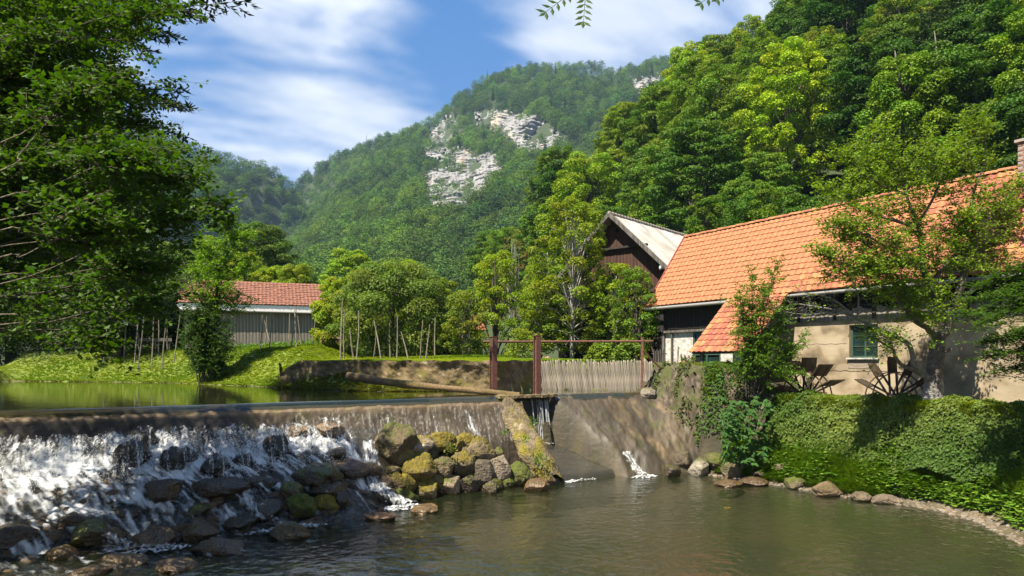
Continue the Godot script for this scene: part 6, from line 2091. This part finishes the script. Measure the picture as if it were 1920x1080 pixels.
	limb(wood, lv, [sf, P(402, 600, 36), P(410, 520, 36), P(425, 450, 36), P(440, 405, 36)], 0.1, 0.015, rng, o4)
	for q in [[405, 580, 360, 500], [408, 560, 455, 500], [412, 520, 390, 455], [418, 490, 462, 440], [425, 460, 415, 410], [402, 600, 350, 540], [402, 600, 460, 560], [410, 530, 465, 480], [408, 545, 380, 480], [404, 590, 425, 540], [402, 596, 385, 560]]:
		limb(wood, lv, [P(q[0], q[1], 36), P((q[0] + q[2]) / 2.0, (q[1] + q[3]) / 2.0 - 6, 36.0 + rng.randf_range(-0.5, 0.5)), P(q[2], q[3], 36.0 + rng.randf_range(-1.2, 1.2))], 0.035, 0.01, rng, o4)
	part("trunk", wood.mesh(mats.bark, true), t)
	part("crown", lv.mesh(mats.leaf), t)
	t = thing("bank_shrub", "dark dense shrub at the foot of the slender tree on the bank", "shrub", Vector3.ZERO)
	wood = MB.new()
	lv = MB.new()
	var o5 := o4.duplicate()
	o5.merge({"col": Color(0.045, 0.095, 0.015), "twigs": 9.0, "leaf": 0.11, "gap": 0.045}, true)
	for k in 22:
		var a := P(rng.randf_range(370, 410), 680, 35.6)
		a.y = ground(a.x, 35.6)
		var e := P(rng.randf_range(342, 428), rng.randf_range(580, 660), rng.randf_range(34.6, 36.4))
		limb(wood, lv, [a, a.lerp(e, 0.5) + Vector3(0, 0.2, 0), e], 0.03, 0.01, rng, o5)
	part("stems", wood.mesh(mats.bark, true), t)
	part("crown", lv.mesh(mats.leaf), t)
	# --- the dark spruces at the left
	var left := [[-176, 19.0, 20.0, 11.0, "tall dark spruce at the left with drooping branch tips against the sky"], [20, 52.0, 28.0, 7.0, "dark spruce far behind the left bank, its top over the alder branches"], [225, 44.0, 15.0, 3.6, "dark spruce farther back, over the left end of the shed"]]
	var si := 0
	for e in left:
		var at := P(e[0], 700, e[1])
		at.y = ground(at.x, e[1])
		spruce("spruce_tree", e[4], at, e[2], e[3], 11 + si, Color(0.026, 0.055, 0.014), [0.2, 0.1, 0.1][si], [0.58, 0.4, 0.45][si], [0.3, 0.8, 0.8][si])
		si += 1
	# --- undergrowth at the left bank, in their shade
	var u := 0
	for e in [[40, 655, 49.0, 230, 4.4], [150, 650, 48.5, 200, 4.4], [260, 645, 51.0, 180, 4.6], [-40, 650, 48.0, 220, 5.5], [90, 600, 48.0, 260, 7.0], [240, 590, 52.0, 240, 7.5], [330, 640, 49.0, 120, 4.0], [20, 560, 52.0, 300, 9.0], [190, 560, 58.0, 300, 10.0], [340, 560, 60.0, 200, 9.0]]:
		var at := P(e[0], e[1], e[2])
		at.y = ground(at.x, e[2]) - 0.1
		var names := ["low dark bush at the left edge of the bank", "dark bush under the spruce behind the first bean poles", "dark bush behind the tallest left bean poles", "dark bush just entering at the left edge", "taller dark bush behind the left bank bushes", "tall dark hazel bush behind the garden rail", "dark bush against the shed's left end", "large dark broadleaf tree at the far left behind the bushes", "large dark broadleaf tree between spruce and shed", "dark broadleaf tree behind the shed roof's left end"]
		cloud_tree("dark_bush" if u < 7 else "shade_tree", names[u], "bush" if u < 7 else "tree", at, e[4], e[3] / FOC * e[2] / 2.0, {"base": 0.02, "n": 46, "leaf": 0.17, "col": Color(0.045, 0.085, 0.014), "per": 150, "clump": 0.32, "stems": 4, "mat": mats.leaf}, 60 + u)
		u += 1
	# --- the alder whose branches cross the left of the view
	t = thing("alder_tree", "alder with thin bare stems and bright leaves reaching in from the left", "tree", Vector3.ZERO)
	wood = MB.new()
	lv = MB.new()
	var o6 := {"bark": Color(0.1, 0.08, 0.058), "twigs": 6.5, "twig": 0.6, "leaf": 0.092, "gap": 0.05, "col": Color(0.052, 0.112, 0.008), "depth": 1, "sub": 3, "from": 0.3, "spread": 0.35, "wide": 0.68, "twig_r": 0.004}
	var o7 := o6.duplicate()
	o7.merge({"from": 0.72, "twigs": 5.0, "bark": Color(0.16, 0.13, 0.09)}, true)
	var trunk := Vector3(-11.5, 0.0, -11.0)
	wood.tube([Vector3(-11.5, 1.5, -11), Vector3(-11.3, 6, -11.2), Vector3(-11.0, 12, -11.5)], [0.3, 0.22, 0.1], 12, Color(0.1, 0.08, 0.06))
	for q in [[330, 410, 11.0, 540, -30], [400, 385, 12.0, 470, -40], [160, 408, 10.0, 440, -30], [190, 160, 11.0, 280, -30], [130, 200, 10.5, 330, -20], [290, 572, 11.5, 612, -30], [180, 640, 11.0, 590, -20], [270, 505, 11.0, 520, -30], [150, 445, 10.0, 490, -30], [330, 330, 11.5, 420, -30], [250, 300, 10.5, 380, -30]]:
		var end := P(q[0], q[1], q[2] - 2.2)
		var a := P(q[4], q[3], q[2] - 2.8)
		var st := Vector3(trunk.x, a.y - 0.4, trunk.z)
		limb(wood, lv, [st, a, a.lerp(end, 0.35) + Vector3(0, -0.05, 0), a.lerp(end, 0.7) + Vector3(0, 0.04, 0), end], 0.010, 0.004, rng, o7)
	var border_y := PackedFloat32Array([0, 60, 120, 200, 260, 300, 360, 420, 520, 600])
	var border_x := PackedFloat32Array([350, 300, 320, 310, 320, 385, 395, 370, 320, 290])
	for k in 110:
		var py := rng.randf_range(-60, 560)
		var edge := lut(border_y, border_x, py)
		var px := lerpf(-80, edge - 8, pow(rng.randf(), 0.75))
		var d := rng.randf_range(10.0, 15.0)
		var end := P(px, py, d)
		var st := Vector3(trunk.x + 0.1, end.y - rng.randf_range(0.2, 1.2), trunk.z - rng.randf_range(0, 1.5))
		limb(wood, lv, [st, st.lerp(end, 0.4) + rv(rng) * 0.25, st.lerp(end, 0.75) + rv(rng) * 0.2, end], 0.022, 0.006, rng, o6)
	part("trunk", wood.mesh(mats.bark, true), t)
	part("crown", lv.mesh(mats.leaf), t)
	lv = MB.new()
	var high := []
	for k in 54:
		var c := rv(rng)
		high.append([Vector3(-13.2, 11.6, -10.6) + c * Vector3(4.2, 2.6, 4.0) * pow(rng.randf(), 0.4), rng.randf_range(0.9, 1.4)])
	clumps(lv, high, 85, 0.12, Color(0.095, 0.195, 0.012), rng)
	part("upper_crown", lv.mesh(mats.leaf), t)
	lv = MB.new()
	for k in 3:
		var fl := P(1356 + 7 * k, 949 + (k % 2), 17.6)
		fl.y = 0.02
		lv.leaf(fl, Vector3(cos(k * 2.0), 0.05, sin(k * 2.0)), Vector3.UP, 0.09, 0.06, Color(0.42, 0.26, 0.03))
	tag(part("floating_leaf", lv.mesh(mats.leaf)), "yellow fallen leaf floating on the lower pool", "leaf")
	# --- ash spray hanging in at the top
	for e in [[Vector2(1100, -6), Vector2(1024, 22), Vector2(1094, 40), "hanging ash spray of pointed leaflets at the top of the view"], [Vector2(1400, -22), Vector2(1345, -4), Vector2(1316, 4), "tips of an ash leaf peeping in at the top edge"]]:
		var ash := thing("ash_spray", e[3], "ash twig", Vector3.ZERO)
		wood = MB.new()
		lv = MB.new()
		for s in 2:
			var root := P(e[0].x, e[0].y - 20, 5.2)
			var tip := P(e[1 + s].x, e[1 + s].y, 5.0)
			var pts := [root, root.lerp(tip, 0.5) + Vector3(0, 0.02, 0), tip]
			wood.tube(pts, [0.004, 0.003, 0.0015], 4, Color(0.09, 0.1, 0.03))
			for k in 6:
				var q := 0.3 + 0.7 * k / 5.0
				var at: Vector3 = pts[0].lerp(pts[1], q * 2) if q < 0.5 else pts[1].lerp(pts[2], q * 2 - 1)
				var fwd := (tip - root).normalized()
				for w in [-1, 1]:
					var d: Vector3 = (fwd * 0.8 + Vector3(-fwd.y, fwd.x, 0.1) * w).normalized()
					lv.leaf(at, d, Vector3(0.1, 0.35, 0.9).normalized(), 0.085, 0.03, Color(0.05, 0.10, 0.012))
			lv.leaf(tip, (tip - root).normalized(), Vector3(0.1, 0.35, 0.9).normalized(), 0.085, 0.03, Color(0.05, 0.10, 0.012))
		part("stalk", wood.mesh(mats.bark, true), ash)
		part("leaflets", lv.mesh(mats.leaf), ash)

# ---------------------------------------------------------------- the trees of garden, valley and hill
var ordinals := ["first", "second", "third", "fourth", "fifth", "sixth", "seventh", "eighth", "ninth", "tenth", "eleventh", "twelfth", "13th", "14th", "15th", "16th", "17th", "18th", "19th", "20th", "21st", "22nd", "23rd", "24th", "25th", "26th", "27th", "28th", "29th", "30th", "31st", "32nd", "33rd", "34th", "35th", "36th", "37th", "38th", "39th", "40th"]
func ordinal(i: int) -> String:
	if i < 40: return ordinals[i]
	return "%d%s" % [i + 1, {1: "st", 2: "nd", 3: "rd"}.get((i + 1) % 10, "th")]
func make_wood() -> void:
	var rng := RandomNumberGenerator.new()
	rng.seed = 21
	var lime := Color(0.165, 0.27, 0.012)
	var mid := Color(0.12, 0.215, 0.011)
	var deep := Color(0.078, 0.155, 0.011)
	# garden trees, by photo place: centre, top, foot, width, distance
	var list := [
		[735, 500, 664, 232, 38.0, {"base": 0.03, "n": 95, "leaf": 0.12, "col": Color(0.105, 0.185, 0.035), "per": 460, "clump": 0.22, "stems": 5, "low": 0.8}, "broad round hazel shrub in the middle of the garden", "hazel_shrub"],
		[640, 520, 658, 110, 41.0, {"base": 0.06, "n": 50, "leaf": 0.13, "col": lime, "per": 260, "clump": 0.26, "stems": 4}, "light green bush between shed and round hazel", "garden_bush"],
		[828, 520, 660, 110, 44.0, {"base": 0.08, "n": 50, "leaf": 0.13, "col": mid, "per": 260, "clump": 0.26, "stems": 3}, "green bush right of the round hazel, beside the hut", "garden_bush"],
		[930, 470, 668, 130, 37.0, {"base": 0.18, "n": 64, "leaf": 0.11, "col": lime, "per": 190, "clump": 0.22, "stems": 2}, "loose yellow-green tree above the sluice posts", "garden_tree"],
		[870, 545, 664, 90, 35.5, {"base": 0.1, "n": 40, "leaf": 0.11, "col": Color(0.1, 0.165, 0.02), "per": 170, "clump": 0.24, "stems": 3}, "small bush in front of the orange hut roof", "garden_bush"],
		[1010, 520, 672, 100, 36.0, {"base": 0.2, "n": 46, "leaf": 0.11, "col": mid, "per": 190, "clump": 0.24, "stems": 2}, "short green tree behind the right sluice post", "garden_tree"],
		[1074, 372, 668, 165, 34.5, {"base": 0.09, "n": 110, "leaf": 0.12, "col": Color(0.13, 0.215, 0.015), "per": 220, "clump": 0.17, "peak": 0.95, "bark": Color(0.42, 0.4, 0.36)}, "tallest bright green birch left of the barn gable", "birch_tree"],
		[1150, 490, 676, 110, 34.0, {"base": 0.2, "n": 50, "leaf": 0.10, "col": lime, "per": 200, "clump": 0.22, "stems": 2, "bark": Color(0.36, 0.34, 0.3)}, "light birch below the barn gable", "birch_tree"],
		[1190, 500, 682, 100, 31.5, {"base": 0.12, "n": 60, "leaf": 0.1, "col": Color(0.09, 0.19, 0.018), "per": 230, "clump": 0.22, "stems": 3}, "fresh green bush against the mill's left roof edge", "garden_bush"],
		[1128, 640, 684, 60, 31.0, {"base": 0.02, "n": 24, "leaf": 0.13, "col": Color(0.11, 0.2, 0.025), "per": 160, "clump": 0.3, "stems": 3}, "low broad-leaved bush behind the stake fence", "garden_bush"],
		[1180, 636, 684, 60, 30.0, {"base": 0.02, "n": 24, "leaf": 0.13, "col": Color(0.11, 0.2, 0.025), "per": 160, "clump": 0.3, "stems": 3}, "low broad-leaved bush behind the fence's right end", "garden_bush"],
		[1050, 560, 674, 90, 36.5, {"base": 0.25, "n": 40, "leaf": 0.11, "col": Color(0.1, 0.16, 0.025), "per": 180, "clump": 0.26, "bark": Color(0.3, 0.28, 0.25)}, "grey-stemmed fruit tree behind the stake fence", "fruit_tree"],
		[985, 620, 676, 80, 33.5, {"base": 0.05, "n": 26, "leaf": 0.11, "col": Color(0.12, 0.2, 0.02), "per": 150, "clump": 0.3, "stems": 3}, "low lime green bush between the sluice posts", "garden_bush"],
		[960, 430, 640, 90, 50.0, {"base": 0.3, "n": 30, "leaf": 0.13, "col": Color(0.12, 0.13, 0.045), "per": 60, "clump": 0.2, "stems": 3, "bark": Color(0.28, 0.26, 0.23)}, "half-bare grey tree rising behind the loose yellow-green one", "bare_tree"],
		[560, 560, 650, 70, 55.0, {"base": 0.1, "n": 36, "leaf": 0.16, "col": lime, "per": 190, "clump": 0.28, "stems": 3}, "light bush behind the shed's right end", "garden_bush"],
		[505, 500, 600, 90, 62.0, {"base": 0.1, "n": 40, "leaf": 0.18, "col": lime, "per": 190, "clump": 0.28}, "light green tree just above the shed roof", "garden_tree"],
		[1320, 360, 470, 110, 44.0, {"base": 0.05, "n": 70, "leaf": 0.14, "col": Color(0.075, 0.16, 0.014), "per": 260, "clump": 0.22}, "round bushy tree directly behind the mill ridge", "hill_tree"],
	]
	var s := 300
	for e in list:
		var d: float = e[4]
		var at := P(e[0], e[2], d)
		at.y = ground(at.x, d) - 0.1
		var top: float = EYE + (680.0 - e[1]) / FOC * d
		e[5].thick = 1.9
		e[5].col = Color(e[5].col.r * 1.3, e[5].col.g * 1.12, e[5].col.b)
		cloud_tree(e[7], e[6], e[7].split("_")[1], at, top - at.y, e[3] / FOC * d / 2.0, e[5], s, "trees and bushes of the mill garden")
		s += 1
	# conifers and dead stems high on the hill at the right
	var con: Node3D
	var k0 := 0
	for e in [[1665, 66.0, 15.0, "dark spruce high on the hill, leftmost of the conifers at the top"], [1742, 60.0, 16.0, "dark spruce on the upper hill right of the leftmost conifer"], [1800, 72.0, 17.0, "far dark spruce on the hilltop between two nearer conifers"], [1858, 56.0, 15.0, "dark spruce on the upper hill above the chimney"], [1905, 64.0, 18.0, "dark spruce at the right edge of the hilltop"]]:
		var at := Vector3((e[0] - 960.0) / FOC * e[1], 0, -e[1])
		at.y = ground(at.x, e[1]) - 0.2
		if con == null:
			con = spruce("hill_spruce", e[3], at, 15.0, 3.4, 77, Color(0.045, 0.085, 0.016), 0.06, 0.4)
		else:
			var c2 := con.duplicate()
			c2.name = numbered("hill_spruce")
			add_child(c2)
			c2.position = at
			c2.rotation.y = e[0]
			tag(c2, e[3], "spruce")
		(con if k0 == 0 else get_node("hill_spruce_%03d" % k0)).scale = Vector3.ONE * e[2] / 15.0
		k0 += 1
	for e in [[1752, 58, 1766, 172, 52.0, "tall grey dead stem rising from the hill wood at the right"], [1678, 95, 1684, 150, 50.0, "shorter grey dead stem left of the tall one on the hill"]]:
		var wb := MB.new()
		var hi := P(e[0], e[1], e[4])
		var lo := P(e[2], e[3] + 60, e[4])
		wb.tube([lo, lo.lerp(hi, 0.5) + Vector3(0.1, 0, 0), hi], [0.17, 0.12, 0.03], 6, Color(0.34, 0.31, 0.27))
		for k in 9:
			var q := lo.lerp(hi, 0.4 + 0.06 * k)
			wb.tube([q, q + rv(rng) * Vector3(0.9, 0.3, 0.9)], [0.035, 0.01], 3, Color(0.3, 0.27, 0.24))
		tag(part("dead_tree", wb.mesh(mats.bark, true)), e[5], "dead tree")
	# models for the wooded hill and the valley
	var kinds := []
	var defs := [
		{"base": 0.14, "n": 80, "leaf": 0.24, "col": mid, "per": 440, "clump": 0.26},
		{"base": 0.1, "n": 100, "leaf": 0.22, "col": lime, "per": 520, "clump": 0.22, "peak": 0.95},
		{"base": 0.2, "n": 70, "leaf": 0.25, "col": deep, "per": 560, "clump": 0.28, "flat": 0.5},
		{"base": 0.12, "n": 90, "leaf": 0.23, "col": Color(0.14, 0.235, 0.011), "per": 520, "clump": 0.24, "low": 0.8},
		{"base": 0.1, "n": 120, "leaf": 0.24, "col": Color(0.11, 0.2, 0.011), "per": 420, "clump": 0.24, "flat": 0.42, "cone": 0.12},
		{"base": 0.16, "n": 70, "leaf": 0.22, "col": Color(0.14, 0.215, 0.02), "per": 380, "clump": 0.2, "peak": 0.9},
	]
	for k in defs.size():
		defs[k].mat = mats.crown_0
		defs[k].leaf *= 0.82
		defs[k].thick = 1.42
		defs[k].n = int(defs[k].n * 1.4)
		defs[k].clump *= 0.8
		kinds.append(cloud_tree("hill_tree", "x", "tree", Vector3(0, -200, 0), 14.0, [4.4, 4.0, 4.8, 4.2, 4.4, 3.6][k], defs[k], 500 + k, ""))
	var spots := []
	# hill behind the mill
	var d := 40.0
	while d < 128.0:
		var step := 5.6 + d * 0.028
		var x := -6.0
		while x < d * 1.15:
			var px := x + rng.randf_range(-0.45, 0.45) * step
			var pd := d + rng.randf_range(-0.4, 0.4) * step
			x += step
			var hill := hill_at(px, pd)
			var q := UV(px, pd)
			if hill < 0.6 or q.x < 18.5: continue
			if absf(px / pd) > 1.15: continue
			spots.append([px, pd, rng.randf_range(0.8, 1.2) * (0.6 + 0.4 * smoothstep(0.0, 10.0, hill)), 1])
		d += step * 0.9
	# valley floor behind the garden
	d = 58.0
	while d < 190.0:
		var step := 6.0 + d * 0.035
		var x := -0.58 * d
		while x < 0.22 * d:
			var px := x + rng.randf_range(-0.45, 0.45) * step
			var pd := d + rng.randf_range(-0.4, 0.4) * step
			x += step
			var hill := hill_at(px, pd)
			if hill > 0.6 or UV(px, pd).x > 18.0: continue
			var q := px / pd
			if q < -0.42 and pd < 75.0: continue
			spots.append([px, pd, rng.randf_range(0.75, 1.15) * lerpf(0.62, 1.0, smoothstep(58.0, 90.0, pd)), 0])
		d += step * 0.95
	# which of them are the more to the front, and their rows as the photo shows them
	spots.sort_custom(func(a, b): return a[1] + (500.0 if absf(a[0] / a[1]) > 0.77 else 0.0) < b[1] + (500.0 if absf(b[0] / b[1]) > 0.77 else 0.0))
	var shown := spots.slice(0, mini(285, spots.size()))
	var rows := {}
	for e in shown:
		var h := ground(e[0], e[1])
		var top: float = 680.0 - FOC * (h + 14.0 * e[2] - EYE) / e[1]
		var row := "%d%d" % [e[3], int(clampf(top, -200, 560) / 60.0 + 4)]
		if not rows.has(row): rows[row] = []
		rows[row].append([e[0] / e[1], e, h, top])
	var used_kind := {}
	var keys := rows.keys()
	keys.sort()
	for row in keys:
		rows[row].sort_custom(func(a, b): return a[0] < b[0])
		var i := 0
		for r in rows[row]:
			var e: Array = r[1]
			var hsh: int = hash(Vector2(e[0], e[1]))
			var k: int = hsh % 6
			var tone: int = [0, 1, 0, 2, 4, 3, 0, 5][(hsh / 16) % 8]
			if e[3] == 0: tone = [2, 0, 5, 0, 2, 5, 4, 1][(hsh / 16) % 8]
			if e[3] == 1 and e[1] < 62 and e[0] > 14.0: tone = [1, 0, 3, 1][hsh % 4]
			var o: Node3D
			if not used_kind.has(k):
				o = kinds[k]
				used_kind[k] = true
			else:
				o = kinds[k].duplicate()
				o.name = numbered("hill_tree")
				add_child(o)
			o.position = Vector3(e[0], r[2] - 0.3, -e[1])
			o.rotation.y = (hsh % 628) / 100.0
			o.scale = Vector3(e[2] * (0.9 + 0.2 * ((hsh / 64) % 10) / 10.0), e[2], e[2] * (0.9 + 0.2 * ((hsh / 640) % 10) / 10.0))
			o.get_node("crown").material_override = mats["crown_%d" % tone]
			var look: String = ["mid green", "bluish green", "yellow-green", "dark green", "olive green", "light lime green"][tone]
			var shape: String = ["round", "full", "layered", "oval", "tiered", "loose"][k]
			var where: String = "hill tree above the mill" if e[3] == 1 else "valley tree behind the garden"
			var level: String = ["one", "two", "three", "four", "five", "six", "seven", "eight", "nine", "ten", "eleven", "twelve", "thirteen", "fourteen"][clampi(13 - int(row.substr(1)), 0, 13)]
			tag(o, "%s %s %s, %s from left in row %s up" % [shape, look, where, ordinal(i), level], "tree", "trees of the wooded hill" if e[3] == 1 else "trees of the valley")
			i += 1
	# the wood beyond, which no one could count: small crowns by the thousand
	var far := []
	for k in 4:
		var b := MB.new()
		var r2 := RandomNumberGenerator.new()
		r2.seed = 900 + k
		var cl := []
		if k < 3:
			for i in 16:
				var y := (i + 0.5) / 16.0
				var a := i * 2.4
				var rr := 4.6 * sin(PI * (0.15 + 0.8 * y)) * 0.72
				cl.append([Vector3(cos(a) * rr, 1.5 + 9.0 * y, sin(a) * rr), r2.randf_range(1.5, 2.5)])
			clumps(b, cl, [11, 12, 10][k], [0.78, 0.7, 0.85][k], WHITE, r2, 0.7)
		else:
			for i in 13:
				var y := (i + 0.5) / 13.0
				for j in 9:
					var a := TAU * j / 9.0 + i
					var rr := 2.5 * (1.0 - y)
					b.leaf(Vector3(0, 1.0 + 14.0 * y, 0), Vector3(cos(a), -0.35, sin(a)).normalized(), Vector3(cos(a) * 0.3, 1, sin(a) * 0.3).normalized(), rr + 0.3, 0.4 * rr + 0.35, vary(Color(0.55, 0.6, 0.6), r2))
		b.col = Color(0.9, 0.75, 0.6)
		b.box(Transform3D(Basis.IDENTITY, Vector3(0, 2, 0)), Vector3(0.3, 5, 0.3))
		far.append(b.mesh(mats.far_leaf))
	var where := [[], [], [], []]
	var cols := [[], [], [], []]
	for e in spots.slice(shown.size()):
		var k: int = rng.randi() % 3
		where[k].append(Transform3D(Basis(Vector3.UP, rng.randf() * TAU) * Basis.from_scale(Vector3.ONE * e[2] * 1.15), Vector3(e[0], ground(e[0], e[1]) - 0.3, -e[1])))
		cols[k].append(vary(Color(0.09, 0.15, 0.022), rng))
	d = 118.0
	while d < 1010.0:
		var step := 5.6 + d * 0.0036
		var x := -1.0 * d
		while x < 0.55 * d:
			var px := x + rng.randf_range(-0.48, 0.48) * step
			var pd := d + rng.randf_range(-0.48, 0.48) * step
			x += step
			if pd < 190.0 and px < 0.22 * pd: continue
			if px > 0.3 * pd and pd > 220.0: continue
			if px > 0.05 * pd and pd > 140.0 and pd < 500.0: continue
			var h := ground(px, pd)
			var sx := 960.0 + FOC * px / pd
			var sy := 680.0 - FOC * (h + 5.0 - EYE) / pd
			if sx < -260.0 or (sx < 300.0 and pd < 250.0): continue
			var bare := false
			for c in cliffs:
				if pd > 300.0 and on_cliff(sx, sy, c): bare = true
			if bare and rng.randf() < 0.94: continue
			var wild := nz.get_noise_2d(px * 0.7, pd * 0.7)
			var k: int = 3 if rng.randf() < (0.07 + 0.18 * smoothstep(0.1, 0.4, wild)) else rng.randi() % 3
			var sc := rng.randf_range(0.7, 1.35)
			where[k].append(Transform3D(Basis(Vector3.UP, rng.randf() * TAU) * Basis.from_scale(Vector3(sc, sc * rng.randf_range(0.85, 1.2), sc)), Vector3(px, h - 0.5, -pd)))
			var c := Color(0.06, 0.12, 0.02).lerp(Color(0.105, 0.195, 0.02), clampf(0.5 + wild * 1.3, 0, 1))
			cols[k].append(vary(c, rng, 0.42))
		d += step * 0.92
	var labels := ["mixed far forest covering the mountain slopes", "light broadleaf far forest on the mountain", "dense far forest on the mountain flank", "dark scattered conifers in the mountain forest"]
	for k in 4:
		tag(many("mountain_forest", far[k], where[k], cols[k]), labels[k], "forest")
